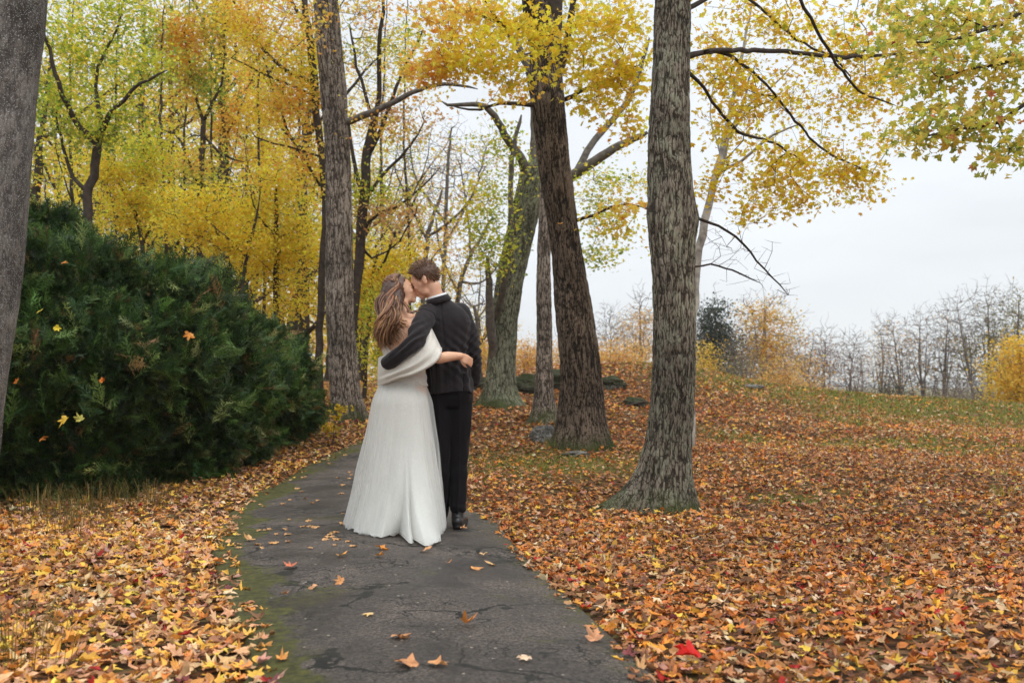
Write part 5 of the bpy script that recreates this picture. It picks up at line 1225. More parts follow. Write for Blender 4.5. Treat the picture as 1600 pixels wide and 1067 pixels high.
for k, (px, py, c, s_, lab) in enumerate(named):
    X_, Y_ = ground_hit(px, py)
    single_leaf('maple_leaf', (X_, Y_, (path_z(X_, Y_) + .012 if px < 1000 else tz(X_, Y_) + .06)), s_ * 1.4, c, lab, 'single leaves lying on the path' if px < 1050 else None, (rg.normal(0, .25), rg.normal(0, .25), rg.uniform(0, 6.28)), 60 + k)
src = None
for k in range(85):
    px = rg.uniform(345, 560); py = rg.uniform(712, 870)
    X_, Y_ = ground_hit(px, py); ins, dl, dr = path_dist([X_], [Y_])
    if not ins[0]: continue
    if src is None:
        src = single_leaf('maple_leaf', (X_, Y_, path_z(X_, Y_) + .010), .085, (216, 166, 112), 'pale tan maple leaf lying on the path left of the dress', 'pale leaves scattered on the path left of the dress', (0, 0, rg.uniform(0, 6)), 5); o = src
    else:
        o = src.copy(); COL.objects.link(o); o.location = (X_, Y_, path_z(X_, Y_) + .010); o.rotation_euler = (rg.normal(0, .15), rg.normal(0, .15), rg.uniform(0, 6.28)); s_ = rg.uniform(.5, 1.15); o.scale = (s_, s_, s_)

# ------------------------------------------------------------------ rocks by the trunks
def rock(px, py, D, wx, hz_, mat, label, seed, moss_=0.0):
    bm = bmesh.new(); bmesh.ops.create_icosphere(bm, subdivisions=5, radius=1)
    v = np.array([q_.co[:] for q_ in bm.verts]); f = np.array([[q_.index for q_ in ff.verts] for ff in bm.faces]); bm.free()
    n1 = fbm(v * 1.1 + seed, seed, 4) - .5; n2 = fbm(v * 6 + seed, seed + 2, 4) - .5
    q_ = np.round(v * 1.6 + (fbm(v * 2, seed, 2)[:, None] - .5)) / 1.6
    v = v * .8 + q_ * .2; v = v * (1 + n1[:, None] * .9 + n2[:, None] * .12)
    p = P(px, py, D); v = v * np.array([wx, wx * .8, hz_])
    x, y = p[0], D; z = tz(x, y)
    o = mesh_np('rock', v, [f], mat, attrs={'rid': np.clip(.5 + n2 * 2, 0, 1), 'moss': np.clip(moss_ * (v[:, 2] / hz_ * .8 + .4), 0, 1)}); o.location = (x, y, z + hz_ * .35); return tag(o, label, 'rock', 'rocks around the trunks')
M_rock = barkmat('rock_grey', (.27, .26, .24), (.12, .115, .1), (.30, .31, .27), .4, 1.0, moss=1)
M_rock2 = barkmat('rock_dark', (.09, .085, .07), (.03, .028, .024), (.08, .09, .04), .4, 1.0, moss=1)
rock(848, 676, 12.9, .17, .16, M_rock, 'pale grey angular rock at the foot of the brown forked maple', 1)
rock(902, 700, 11.8, .14, .04, M_rock, 'flat stone in the leaves in front of the brown forked maple', 2)
rock(880, 588, 19.5, .5, .3, M_rock2, 'large dark mossy boulder behind the slim trunk', 3, .45)
rock(820, 602, 19, .34, .22, M_rock2, 'mossy boulder left of the slim trunk', 4, .45)
rock(745, 606, 20, .45, .2, M_rock2, 'low dark boulder right behind the groom', 5, .4)
rock(992, 626, 17.5, .25, .1, M_rock2, 'flat mossy stone on the bank between the two big trunks', 6, .5)
rock(955, 598, 19.5, .32, .14, M_rock2, 'dark mossy stone higher on the bank between the two big trunks', 7, .4)
rock(1175, 618, 22.5, .3, .05, M_rock, 'thin pale slab lying in the grass near the crest', 8)

# fallen twigs
def twig(pts, D, r_, label):
    p3 = []
    for a_, b_ in pts: p3.append(P(a_, b_, D))
    sk = Skel(); sk.path(p3, np.linspace(r_, r_ * .4, len(p3)), step=.03, jit=.002)
    V, F = sk.mesh(6); tag(mesh_np('fallen_twig', V, [F], M_twig), label, 'twig', 'twigs in the leaves')
X_, Y_ = ground_hit(1345, 893); twig([(1332, 905), (1345, 890), (1356, 880), (1368, 866), (1372, 850)], Y_, .006, 'thin dark twig sticking up from the leaves at lower right')
X_, Y_ = ground_hit(1270, 855); twig([(1268, 882), (1272, 862), (1278, 845)], Y_, .004, 'short upright twig in the leaves left of the longer one')
X_, Y_ = ground_hit(990, 633); twig([(970, 640), (985, 633), (1005, 628), (1016, 629)], Y_ - .3, .03, 'fallen dark branch on the bank between the two big trunks')

# small yellow-leaved seedling at the hedge end, grass tufts
wtree('small yellow-leaved seedling at the foot of the tall straight trunk', 12.6, [(520, 672, 2), (528, 650, 2), (536, 632, 1.5)], [], [(532, 640, 16, 12, 12), (515, 668, 12, 10, 8)], per=3, size=0.07, palette=[(5, (224, 192, 60)), (2, (190, 176, 50))], group=None, name='seedling', top=0, minr=.003, step=.06, spread=.04, cat='seedling')
def tuft(name, px, py, n_, hmax, pal_, label, seed, rad_=.2):
    r_ = np.random.default_rng(seed); X_, Y_ = ground_hit(px, py); z_ = tz(X_, Y_); Vs, Fs, o = [], [], 0
    for k in range(n_):
        a_ = r_.uniform(0, 6.28); rr_ = rad_ * r_.random() ** .6; b_ = np.array([math.cos(a_) * rr_, math.sin(a_) * rr_, -.01]); h_ = hmax * r_.uniform(.4, 1)
        d_ = np.array([math.cos(a_), math.sin(a_), 0]) * h_ * r_.uniform(.2, .9); w_ = r_.uniform(.001, .0022); sdv = np.array([-math.sin(a_), math.cos(a_), 0]) * w_
        pts = [b_, b_ + d_ * .25 + [0, 0, h_ * .6], b_ + d_ * .65 + [0, 0, h_ * .9], b_ + d_ + [0, 0, h_ * .85]]
        Vs.append(np.array([pts[0] - sdv, pts[0] + sdv, pts[1] - sdv * .8, pts[1] + sdv * .8, pts[2] - sdv * .5, pts[2] + sdv * .5, pts[3]])); Fs.append(np.array([(0, 1, 3), (0, 3, 2), (2, 3, 5), (2, 5, 4), (4, 5, 6)]) + o); o += 7
    c = np.repeat(pal(n_, pal_, r_), 7, axis=0); ob = mesh_np(name, np.vstack(Vs), [np.vstack(Fs)], M_grass, col=c, smooth=False); ob.location = (X_, Y_, z_)
    return tag(ob, label, 'grass tuft', 'grass tufts at the edge of the leaves')
STRAW = [(5, (150, 122, 70)), (3, (124, 106, 58)), (4, (88, 90, 42))]
for k, (px, py, lab) in enumerate([(60, 800, 'dry straw-coloured tuft at the left foot of the hedge'), (150, 795, 'dry tuft second from the grey trunk along the hedge'), (230, 790, 'thin straw tuft at the hedge foot above the red leaves'), (20, 1030, 'dark dry tuft in the bottom left corner'), (110, 830, 'straw tuft in the leaves just below the hedge')]):
    tuft('grass_tuft', px, py, 190, .27, STRAW, lab, 200 + k, .36)
for k, (px, py, lab) in enumerate([(925, 697, 'green tuft at the right foot of the brown forked maple'), (865, 700, 'green tuft in front of the pale grey rock'), (1568, 776, 'bright green sprig alone in the leaves at right')]):
    tuft('grass_tuft', px, py, 60, .16, [(5, (130, 150, 40)), (3, (160, 170, 50))], lab, 300 + k, .16)
# ------------------------------------------------------------------ the couple
rg = np.random.default_rng(4242)
def rotm(axis, a_):
    return np.array(Matrix.Rotation(a_, 3, Vector(axis)))
def prim_ellipsoid(c, r, R=None, sub=3):
    bm = bmesh.new(); bmesh.ops.create_icosphere(bm, subdivisions=sub, radius=1)
    v = np.array([q_.co[:] for q_ in bm.verts]) * np.array(r); f = np.array([[q_.index for q_ in ff.verts] for ff in bm.faces]); bm.free()
    if R is not None: v = v @ np.array(R).T
    return v + np.array(c), f
def prim_chain(pts, rad_, k=20, per=6):
    """capsule-ended tapered limb through the joints"""
    q_ = catmull(np.hstack([np.array(pts, float), np.array(rad_, float)[:, None]]), per) if len(pts) > 2 else np.linspace(np.r_[pts[0], rad_[0]], np.r_[pts[1], rad_[1]], per)
    p_, r_ = q_[:, :3], q_[:, 3]
    d0 = p_[0] - p_[1]; d0 /= np.linalg.norm(d0); d1 = p_[-1] - p_[-2]; d1 /= np.linalg.norm(d1)
    A = [(p_[0] + d0 * r_[0] * math.sin(t), r_[0] * math.cos(t)) for t in (1.45, 1.1, .7, .35)]; B = [(p_[-1] + d1 * r_[-1] * math.sin(t), r_[-1] * math.cos(t)) for t in (.35, .7, 1.1, 1.45)]
    P_ = np.array([a for a, _ in A] + list(p_) + [a for a, _ in B]); R_ = np.array([a for _, a in A] + list(r_) + [a for _, a in B])
    V, F = tube_np(P_, R_, k); n_ = len(P_)
    V = np.vstack([V, P_[:1] + d0 * 1e-4, P_[-1:] + d1 * 1e-4]); i = np.arange(k)
    c0 = np.stack([np.full(k, len(V) - 2), (i + 1) % k, i], 1); c1 = np.stack([np.full(k, len(V) - 1), (n_ - 1) * k + i, (n_ - 1) * k + (i + 1) % k], 1)
    tri = np.vstack([F[:, [0, 1, 2]], F[:, [0, 2, 3]], c0, c1])
    return V, tri
def prim_loft(rings, k=40):
    """rings: (centre, rx, ry) horizontal-ish stacked ellipses, capped; superellipse exponent optional"""
    q_ = catmull(np.array([list(c) + [a, b_] for c, a, b_ in rings], float), 5); n_ = len(q_)
    a_ = np.linspace(0, 2 * math.pi, k, endpoint=False)
    V = np.stack([q_[:, 0:1] + q_[:, 3:4] * np.sign(np.cos(a_)) * np.abs(np.cos(a_)) ** .85, q_[:, 1:2] + q_[:, 4:5] * np.sign(np.sin(a_)) * np.abs(np.sin(a_)) ** .85, q_[:, 2:3] + 0 * a_], -1).reshape(-1, 3)
    V = np.vstack([V, q_[:1, :3], q_[-1:, :3]]); i = np.arange(n_ * k).reshape(n_, k); j = np.roll(i, -1, 1)
    F = np.stack([i[:-1], j[:-1], j[1:], i[1:]], -1).reshape(-1, 4); ii = np.arange(k)
    c0 = np.stack([np.full(k, n_ * k), (ii + 1) % k, ii], 1); c1 = np.stack([np.full(k, n_ * k + 1), (n_ - 1) * k + ii, (n_ - 1) * k + (ii + 1) % k], 1)
    return V, np.vstack([F[:, [0, 1, 2]], F[:, [0, 2, 3]], c0, c1])
def sculpt(prims, voxel=.008, smooth=4):
    """fuse overlapping solids into one continuous surface"""
    Vs, Fs, o = [], [], 0
    for V, F in prims: Vs.append(V); Fs.append(np.asarray(F) + o); o += len(V)
    tmp = mesh_np('tmp', np.vstack(Vs), [np.vstack(Fs)])
    md = tmp.modifiers.new('r', 'REMESH'); md.mode = 'VOXEL'; md.voxel_size = voxel; md.adaptivity = 0
    dg = bpy.context.evaluated_depsgraph_get(); ev_ = tmp.evaluated_get(dg); me = ev_.to_mesh()
    V = np.empty(len(me.vertices) * 3); me.vertices.foreach_get('co', V); V = V.reshape(-1, 3)
    lt = np.empty(len(me.polygons), int); me.polygons.foreach_get('loop_total', lt); lv = np.empty(len(me.loops), int); me.loops.foreach_get('vertex_index', lv)
    assert (lt == 4).all(); F = lv.reshape(-1, 4)
    ev_.to_mesh_clear(); md_ = tmp.data; bpy.data.objects.remove(tmp); bpy.data.meshes.remove(md_)
    return relax(V, F, smooth), F
def relax(V, F, it, k=.5):
    E = np.vstack([F[:, [0, 1]], F[:, [1, 2]], F[:, [2, 3]], F[:, [3, 0]]]); E = np.vstack([E, E[:, ::-1]]); n_ = len(V)
    cnt_ = np.bincount(E[:, 0], minlength=n_)[:, None]
    for _ in range(it):
        S = np.stack([np.bincount(E[:, 0], V[E[:, 1], c], n_) for c in range(3)], 1) / np.maximum(cnt_, 1)
        V = V * (1 - k) + S * k
    return V
def normals(V, F):
    n_ = np.cross(V[F[:, 2]] - V[F[:, 0]], V[F[:, 3 if F.shape[1] > 3 else 1]] - V[F[:, 1 if F.shape[1] > 3 else 0]]); N = np.zeros_like(V)
    for c in range(F.shape[1]):
        for d in range(3): N[:, d] += np.bincount(F[:, c], n_[:, d], len(V))
    return N / (np.linalg.norm(N, axis=1, keepdims=True) + 1e-12)
def head_prims(C, Fd, Up, s=1.0, fem=False):
    """skull, jaw, nose, lips, brow, ears in the head's own axes; Fd is where the face looks"""
    Fd = np.array(Fd, float); Fd /= np.linalg.norm(Fd); Up = np.array(Up, float); Up -= Fd * (Up @ Fd); Up /= np.linalg.norm(Up); Rt = np.cross(Fd, Up)
    B = np.stack([Rt, Fd, Up], 1)
    def w(x, y, z): return np.array(C) + B @ (np.array([x, y, z]) * s)
    def el(x, y, z, a, b_, c, pitch=0): return prim_ellipsoid(w(x, y, z), np.array([a, b_, c]) * s, B @ rotm((1, 0, 0), pitch), 3)
    j = .92 if fem else 1.0
    pr = [el(0, -.012, .035, .076, .094, .082), el(0, .030, .005, .066, .066, .085), el(0, .040, -.045, .055 * j, .052, .055), el(0, .066, -.092, .026 * j, .024, .022), el(0, .03, -.075, .052 * j, .05, .032, .25),
          el(0, .080, .022, .050, .016, .012), el(-.032, .068, -.022, .022, .022, .024), el(.032, .068, -.022, .022, .022, .024),
          el(0, .100, -.022, .009, .013, .026, -.3), el(0, .110, -.040, .014, .013, .010), el(-.011, .100, -.043, .008, .01, .008), el(.011, .100, -.043, .008, .01, .008),
          el(0, .094, -.063, .023, .010, .006), el(0, .092, -.074, .021, .010, .008), el(-.030, .078, .002, .014, .011, .009), el(.030, .078, .002, .014, .011, .009)]
    for sgn in (-1, 1):
        pr += [el(sgn * .079, -.006, -.008, .007, .018, .030, .15), el(sgn * .082, -.014, .006, .007, .012, .020, .15)]
    return pr, w, B
def hand_prims(wrist, palm_dir, normal, thumb_side, s=1.0, curl=.35, spread=.09, roll=0):
    """palm, four unequal bent fingers and a thumb leaving the side of the palm; 'normal' is the back of the hand"""
    d = np.array(palm_dir, float); d /= np.linalg.norm(d); nrm = np.array(normal, float); nrm -= d * (nrm @ d); nrm /= np.linalg.norm(nrm); sd_ = np.cross(d, nrm) * thumb_side
    W = np.array(wrist, float); pr = []
    for k in range(4):
        off = (k - 1.5) * .0185
        pr.append(prim_chain([W + sd_ * off * -.55 * s, W + (d * .05 - sd_ * off + nrm * .002) * s, W + (d * .088 - sd_ * off) * s], [.0135 * s, .0135 * s, .011 * s], 12))
    for k, L in enumerate([.070, .078, .073, .058]):
        off = (k - 1.5) * .0185; a_ = -off * 4 * spread * 10 * .1
        b_ = W + (d * .088 - sd_ * off) * s; dd = d - sd_ * off * 3.2; dd /= np.linalg.norm(dd); pts = [b_]; ang_ = 0
        for j, fr in enumerate((.44, .31, .25)):
            ang_ += curl * (1 + .15 * k) * (1 if j else .7); v = dd * math.cos(ang_) - nrm * math.sin(ang_); pts.append(pts[-1] + v * L * fr * s)
        pr.append(prim_chain(pts, [.0098 * s, .0092 * s, .0084 * s, .0066 * s], 12))
    t0_ = W + (d * .022 + sd_ * .022) * s; t1_ = t0_ + (d * .032 + sd_ * .024 - nrm * .010) * s; t2_ = t1_ + (d * .030 + sd_ * .008 - nrm * .010) * s; t3_ = t2_ + (d * .022 - nrm * .008) * s
    pr.append(prim_chain([t0_, t1_, t2_, t3_], [.014 * s, .0115 * s, .010 * s, .0075 * s], 12))
    return pr
def skinmat(name, c, c2):
    m, n, l, b = newmat(name); tcn = n.new('ShaderNodeTexCoord'); ns = n.new('ShaderNodeTexNoise'); ns.inputs['Scale'].default_value = 18; ns.inputs['Detail'].default_value = 5; l.new(tcn.outputs['Object'], ns.inputs['Vector'])
    cr = n.new('ShaderNodeValToRGB'); cr.color_ramp.elements[0].position = .35; cr.color_ramp.elements[1].position = .65; cr.color_ramp.elements[0].color = (*c, 1); cr.color_ramp.elements[1].color = (*c2, 1)
    l.new(ns.outputs[0], cr.inputs[0]); l.new(cr.outputs[0], b.inputs['Base Color']); b.inputs['Roughness'].default_value = .5; b.inputs['Subsurface Weight'].default_value = .12; b.inputs['Subsurface Radius'].default_value = (.01, .004, .002); b.inputs['Specular IOR Level'].default_value = .35
    return m
M_skin_m = skinmat('skin_warm', srgb(214, 162, 134), srgb(230, 184, 156)); M_skin_f = skinmat('skin_light', srgb(216, 164, 132), srgb(232, 186, 156))
M_suit = plain('suit_wool', srgb(33, 28, 31), .75, .22, sheen=.12, noise=.18, nscale=160, bump=.15, bscale=300)
M_trouser = plain('trouser_wool', srgb(19, 17, 20), .85, .15, sheen=.04, noise=.18, nscale=160, bump=.15, bscale=300)
M_shoe = plain('shoe_leather', srgb(24, 22, 23), .35, .5, noise=.2, nscale=60)
M_shirt = plain('shirt_cotton', srgb(226, 228, 230), .8, .2)
def hairmat(name, rough=.42):
    m, n, l, b = newmat(name); a = attr(n, 'col'); l.new(a.outputs['Color'], b.inputs['Base Color']); b.inputs['Roughness'].default_value = rough; b.inputs['Specular IOR Level'].default_value = .5; return m
M_hair = hairmat('hair_strands')
M_dark = plain('eyelash', srgb(48, 34, 28), .7, .2)

Ym = 6.86
def Q(px, py, Y): return P(px, py, Y)
# ---- groom -------------------------------------------------------
hcM = Q(664.5, 438, 6.85); FdM = np.array([-.86, .10, -.42]); UpM = np.array([-.42, -.04, .9])
hp, hw, hB = head_prims(hcM, FdM, UpM, 1.0)
shL, shR = Q(667, 491, 6.80), Q(722, 489, 6.90)
elL, wrL = Q(645, 537, 6.56), Q(606, 566, 6.60)
elR, wrR = Q(738, 546, 6.93), Q(740, 594, 7.00)
hipL, hipR = Q(687, 624, 6.88), Q(719, 624, 6.90)
knL, knR = Q(688, 718, 6.86), Q(718, 716, 6.90)
anL, anR = Q(689, 808, 6.92), Q(715, 806, 6.86)
body = hp + [prim_chain([hw(0, -.03, -.06), Q(681, 465, 6.87), Q(690, 482, 6.88)], [.052, .058, .07]),
    prim_loft([(Q(702, 628, 6.88), .120, .085), (Q(702, 600, 6.88), .120, .085), (Q(699, 565, 6.87), .110, .075), (Q(698, 530, 6.87), .120, .085), (Q(697, 500, 6.87), .130, .085), (Q(694, 486, 6.88), .11, .065), (Q(690, 477, 6.88), .06, .05)]),
    prim_chain([shL, elL, wrL], [.055, .042, .030]), prim_chain([shR, elR, wrR], [.055, .042, .030]),
    prim_chain([hipL, knL, anL], [.066, .048, .036]), prim_chain([hipR, knR, anR], [.066, .048, .036]),
    prim_chain([anL, anL + [-.005, .06, -.045], anL + [-.01, .18, -.06]], [.038, .038, .03]), prim_chain([anR, anR + [.005, .06, -.045], anR + [.02, .18, -.06]], [.038, .038, .03])]
body += hand_prims(wrL + np.array([-.012, .01, -.004]), (-.35, .93, -.1), (-.9, -.35, .1), -1, 1.0, .28)
body += hand_prims(wrR + np.array([-.01, .01, 0]), (-.62, .30, -.55), (.7, .1, -.6), 1, .95, .2)
V, F = sculpt(body, .0055, 3)
zg = tz(*P(707, 830, 6.85)[:2]) + .045
groom = mesh_np('person', V, [F], M_skin_m); tag(groom, 'groom in a dark suit seen from behind, bending left to kiss the bride', 'person')

# trousers
def trouser_leg(h, k_, a_, seed):
    return prim_chain([h, h * .5 + k_ * .5, k_, k_ * .45 + a_ * .55, a_ + np.array([0, 0, .02])], [.088, .077, .061, .058, .058], 32)
TL = trouser_leg(hipL + [0, 0, .02], knL, anL, 1); TR = trouser_leg(hipR + [0, 0, .02], knR, anR + [0, 0, .035], 2)
V, F = sculpt([TL, TR, prim_loft([(Q(703, 636, 6.88), .120, .080), (Q(703, 618, 6.88), .150, .105), (Q(701, 590, 6.88), .140, .100), (Q(700, 570, 6.88), .13, .095)])], .007, 4)
N = normals(V, F); hgt = V[:, 2]
w = (fbm(V * np.array([14, 14, 5]), 71, 3) - .5) * .022 + .004 * np.sin(V[:, 2] * 40 + 14 * V[:, 0] + 9 * fbm(V * 6, 3, 2)) * np.exp(-((hgt - .42) / .16) ** 2) + .006 * np.sin(V[:, 2] * 52 + 16 * V[:, 0] + 14 * fbm(V * 7, 5, 2)) * np.exp(-((hgt - .10) / .10) ** 2)
crease = lambda ax, bx: .010 * np.exp(-((V[:, 0] - np.interp(V[:, 2], [anL[2], knL[2], hipL[2]], [ax[2][0], ax[1][0], ax[0][0]])) / .008) ** 2) * (V[:, 1] < 6.88)
w = w + crease((hipL, knL, anL), 0) + crease((hipR, knR, anR), 0)
V = V + N * w[:, None]
V[:, 2] = np.where(V[:, 2] < anL[2] - .012, anL[2] - .012 + (V[:, 2] - anL[2] + .012) * .1, V[:, 2])
mesh_np('trousers', V, [F], M_trouser, groom)
for a_, dx, nm in ((anL, -.02, 'shoe'), (anR, .03, 'shoe')):
    g_ = zg - .045 + .035
    Vs, Fs = sculpt([prim_chain([(a_[0], a_[1] - .035, g_ + .045), (a_[0] + dx * .3, a_[1] + .06, g_ + .045), (a_[0] + dx, a_[1] + .19, g_ + .03)], [.040, .043, .036]), prim_chain([(a_[0], a_[1] - .01, g_ + .05), (a_[0], a_[1] + .0, g_ + .11)], [.042, .042]),
                     prim_chain([(a_[0], a_[1] - .04, g_ + .012), (a_[0] + dx * .3, a_[1] + .06, g_ + .012), (a_[0] + dx, a_[1] + .21, g_ + .012)], [.034, .040, .034])], .006, 2)
    Vs[:, 2] = np.maximum(Vs[:, 2], g_ - .028); mesh_np('shoe', Vs, [Fs], M_shoe, groom)
# jacket
J = [prim_loft([(Q(704, 616, 6.885), .157, .135), (Q(703, 600, 6.885), .158, .134), (Q(699, 570, 6.875), .150, .124), (Q(697, 545, 6.87), .150, .122), (Q(697, 520, 6.87), .165, .128), (Q(696, 500, 6.87), .172, .124), (Q(694, 484, 6.875), .142, .10), (Q(690, 473, 6.875), .088, .075), (Q(687, 467, 6.87), .062, .062)]),
     prim_chain([shL + [.01, 0, .005], Q(657, 512, 6.66), elL + [0, 0, .0], Q(624, 554, 6.545), wrL + [0, 0, 0]], [.074, .070, .062, .055, .049], 28),
     prim_chain([shR + [-.012, 0, .0], Q(731, 515, 6.915), elR, Q(741, 575, 6.97), wrR], [.073, .066, .060, .054, .048], 28)]
V, F = sculpt(J, .0065, 5); N = normals(V, F)
bp_ = V.copy()
w = (fbm(bp_ * np.array([16, 16, 9]), 91, 3) - .5) * .014
armd = np.minimum(np.linalg.norm(bp_ - elL, axis=1), np.linalg.norm(bp_ - elR, axis=1))
w = w + .010 * np.sin((bp_[:, 2] * 1.2 - bp_[:, 0]) * 105 + 7 * fbm(bp_ * 9, 4, 2)) * np.exp(-(armd / .13) ** 2)
# pulls from the bride's hand, long back drape, waist suppression
hnd = Q(728, 560, 6.76); dd = np.linalg.norm(bp_ - hnd, axis=1)
w = w - .012 * np.exp(-(dd / .07) ** 2) + .007 * np.sin((bp_[:, 0] * .8 + bp_[:, 2]) * 95) * np.exp(-(dd / .16) ** 2)
ang_ = np.arctan2(bp_[:, 1] - 6.87, bp_[:, 0] - Q(699, 540, 6.87)[0])
w = w + .008 * np.sin(ang_ * 13 + 3 * fbm(bp_ * 5, 6, 2)) * np.exp(-((bp_[:, 2] - Q(700, 575, 6.9)[2]) / .16) ** 2) * (bp_[:, 1] < 6.9)
seamx = np.interp(bp_[:, 2], [Q(700, 615, 6.8)[2], Q(690, 470, 6.8)[2]], [Q(703, 615, 6.76)[0], Q(688, 470, 6.8)[0]])
isb = (bp_[:, 1] < 6.84) & (bp_[:, 0] > Q(672, 500, 6.8)[0])
w = w - .006 * np.exp(-((bp_[:, 0] - seamx) / .006) ** 2) * isb
vent = (bp_[:, 2] < Q(700, 585, 6.8)[2]) * np.exp(-((bp_[:, 0] - Q(726, 600, 6.76)[0]) / .010) ** 2) * (bp_[:, 1] < 6.85)
w = w - .016 * vent
# sleeve head seam
for s_, e_ in ((shL, elL), (shR, elR)):
    ax = (e_ - s_) / np.linalg.norm(e_ - s_); tt_ = (bp_ - s_) @ ax; dr_ = np.linalg.norm(bp_ - s_ - tt_[:, None] * ax, axis=1)
    w = w - .005 * np.exp(-((tt_ - .055) / .007) ** 2) * (dr_ < .11)
V = V + N * w[:, None]
zt = Q(690, 468.5, 6.8)[2]
hem = Q(700, 613, 6.76)[2] + .012 * np.sin(V[:, 0] * 16 + 1); low_ = (V[:, 2] < hem) & (V[:, 1] > 6.6) & (V[:, 0] > Q(660, 600, 6.8)[0]) & (V[:, 0] < Q(735.5, 600, 6.8)[0])
V[low_, 2] = hem[low_] + (V[low_, 2] - hem[low_]) * .08
jk = mesh_np('jacket', V, [F], M_suit, groom)
def strip(name, rows, mat, parent, thick=.004, smooth=True):
    R_ = np.array(rows, float); a_, b_ = R_.shape[:2]; i = np.arange(a_ * b_).reshape(a_, b_); F_ = np.stack([i[:-1, :-1], i[:-1, 1:], i[1:, 1:], i[1:, :-1]], -1).reshape(-1, 4)
    V_ = R_.reshape(-1, 3); N_ = normals(V_, F_); n0_ = len(V_); V2 = np.vstack([V_ + N_ * thick / 2, V_ - N_ * thick / 2]); F2 = [F_, F_[:, ::-1] + n0_]
    rim = np.concatenate([i[0], i[1:, -1], i[-1, ::-1][1:], i[::-1, 0][1:-1]]); rn = np.roll(rim, -1); F2.append(np.stack([rim, rim + n0_, rn + n0_, rn], 1))
    return mesh_np(name, V2, [np.vstack(F2)], mat, parent)
# collars: rings round the back of the neck
nc = Q(683.5, 466, 6.865); tilt = np.array([-.30, -.10, 1.0]); tilt /= np.linalg.norm(tilt); ex = np.cross([0, 1, 0], tilt); ex /= np.linalg.norm(ex); ey = np.cross(tilt, ex)
def collar(r0, r1, z0, z1, a0, a1, c=nc): return [[c + ex * math.cos(t) * r + ey * math.sin(t) * r * 1.05 + tilt * z for t in np.linspace(a0, a1, 34)] for r, z in [(r0, z0), (r0 * .45 + r1 * .55, z0 * .5 + z1 * .5), (r1, z1)]]
strip('shirt_collar', collar(.069, .064, -.018, .022, 0, 6.1), M_shirt, groom, .005)
strip('jacket_collar', collar(.090, .074, -.034, .008, -2.95, .1), M_suit, groom, .010)
for k in range(4):   # sleeve buttons
    ax = (wrL - elL) / np.linalg.norm(wrL - elL); c_ = wrL - ax * (.0 + .014 * k) + np.array([-.0, -.051, -.012]); Vb, Fb = prim_ellipsoid(c_, (.005, .003, .005), None, 2); mesh_np('button', Vb, [Fb], M_shoe, groom)
# short hair: cap plus many short tufts
def cap_mask(hwf, B, C, pts): return (pts - C) @ B
C_, G_ = [], []
pr_ = [prim_ellipsoid(hw(0, -.014, .036), (.0805, .099, .091), hB, 4)]
Vc, Fc = pr_[0]; lc = (Vc - hcM) @ hB
# hairline: keep above ears, behind temples, down to the nape
keepv = (lc[:, 2] > np.interp(lc[:, 1], [-.12, -.06, -.03, .0, .03, .055, .075, .09], [-.066, -.060, -.012, .006, .000, .045, .088, .12]))
fk = keepv[Fc].all(1); Fh = Fc[fk]
hn = (Vc - hw(0, -.014, .036)); hn /= np.linalg.norm(hn, axis=1, keepdims=True)
Vc = Vc + hn * ((fbm(Vc * 60, 3, 3) - .5) * .012)[:, None]
HM = [(5, (112, 80, 56)), (4, (134, 98, 68)), (3, (90, 64, 46)), (2, (156, 116, 80))]
colc = np.tile(srgb(80, 54, 38), (len(Vc), 1))
hs = [(Vc, Fh, colc)]
sel = rg.choice(np.unique(Fh), 1500)
front = hB[:, 1]; upv = hB[:, 2]
for s_ in sel:
    p0 = Vc[s_]; ny = hn[s_]; lcp = (p0 - hcM) @ hB; L = .030 if lcp[2] > .08 else .014; L *= rg.uniform(.7, 1.2)
    d = ny * .5 + front * (.35 if lcp[2] > .07 else -.25) + upv * (.35 if lcp[2] > .07 else -.5) + rg.normal(0, .22, 3); d /= np.linalg.norm(d)
    sdv = np.cross(d, ny); sdv /= np.linalg.norm(sdv) + 1e-9; w_ = .0022
    pts = np.array([p0 - ny * .003 - sdv * w_, p0 - ny * .003 + sdv * w_, p0 + d * L * .6 + ny * .003 + sdv * w_ * .7, p0 + d * L * .6 + ny * .003 - sdv * w_ * .7, p0 + d * L])
    hs.append((pts, np.array([(0, 1, 2), (0, 2, 3), (3, 2, 4)]), np.repeat(pal(1, HM, rg), 5, 0)))
V, F, c = join(hs); mesh_np('hair', V, [F], M_hair, groom, col=c)
# side burn shade hair, brow, closed lashes
for sgn in (-1, 1):
    a_ = [hw(sgn * .047, .070, .014), hw(sgn * .030, .090, .020), hw(sgn * .013, .097, .016)]; Vb, Fb = prim_chain(a_, [.003, .0045, .003], 8); mesh_np('eyebrow', Vb, [Fb], plain('brow', srgb(110, 76, 52), .8, .2), groom)
    a_ = [hw(sgn * .046, .078, -.006), hw(sgn * .032, .0915, -.010), hw(sgn * .018, .089, -.007)]; Vb, Fb = prim_chain(a_, [.0016, .0028, .0016], 8); mesh_np('eyelashes', Vb, [Fb], M_dark, groom)

# ---- bride -------------------------------------------------------
hcF = Q(623.5, 455, 6.80); FdF = np.array([.90, .12, .30]); UpF = np.array([-.30, -.05, .95])
hp, fw, fB = head_prims(hcF, FdF, UpF, .93, True)
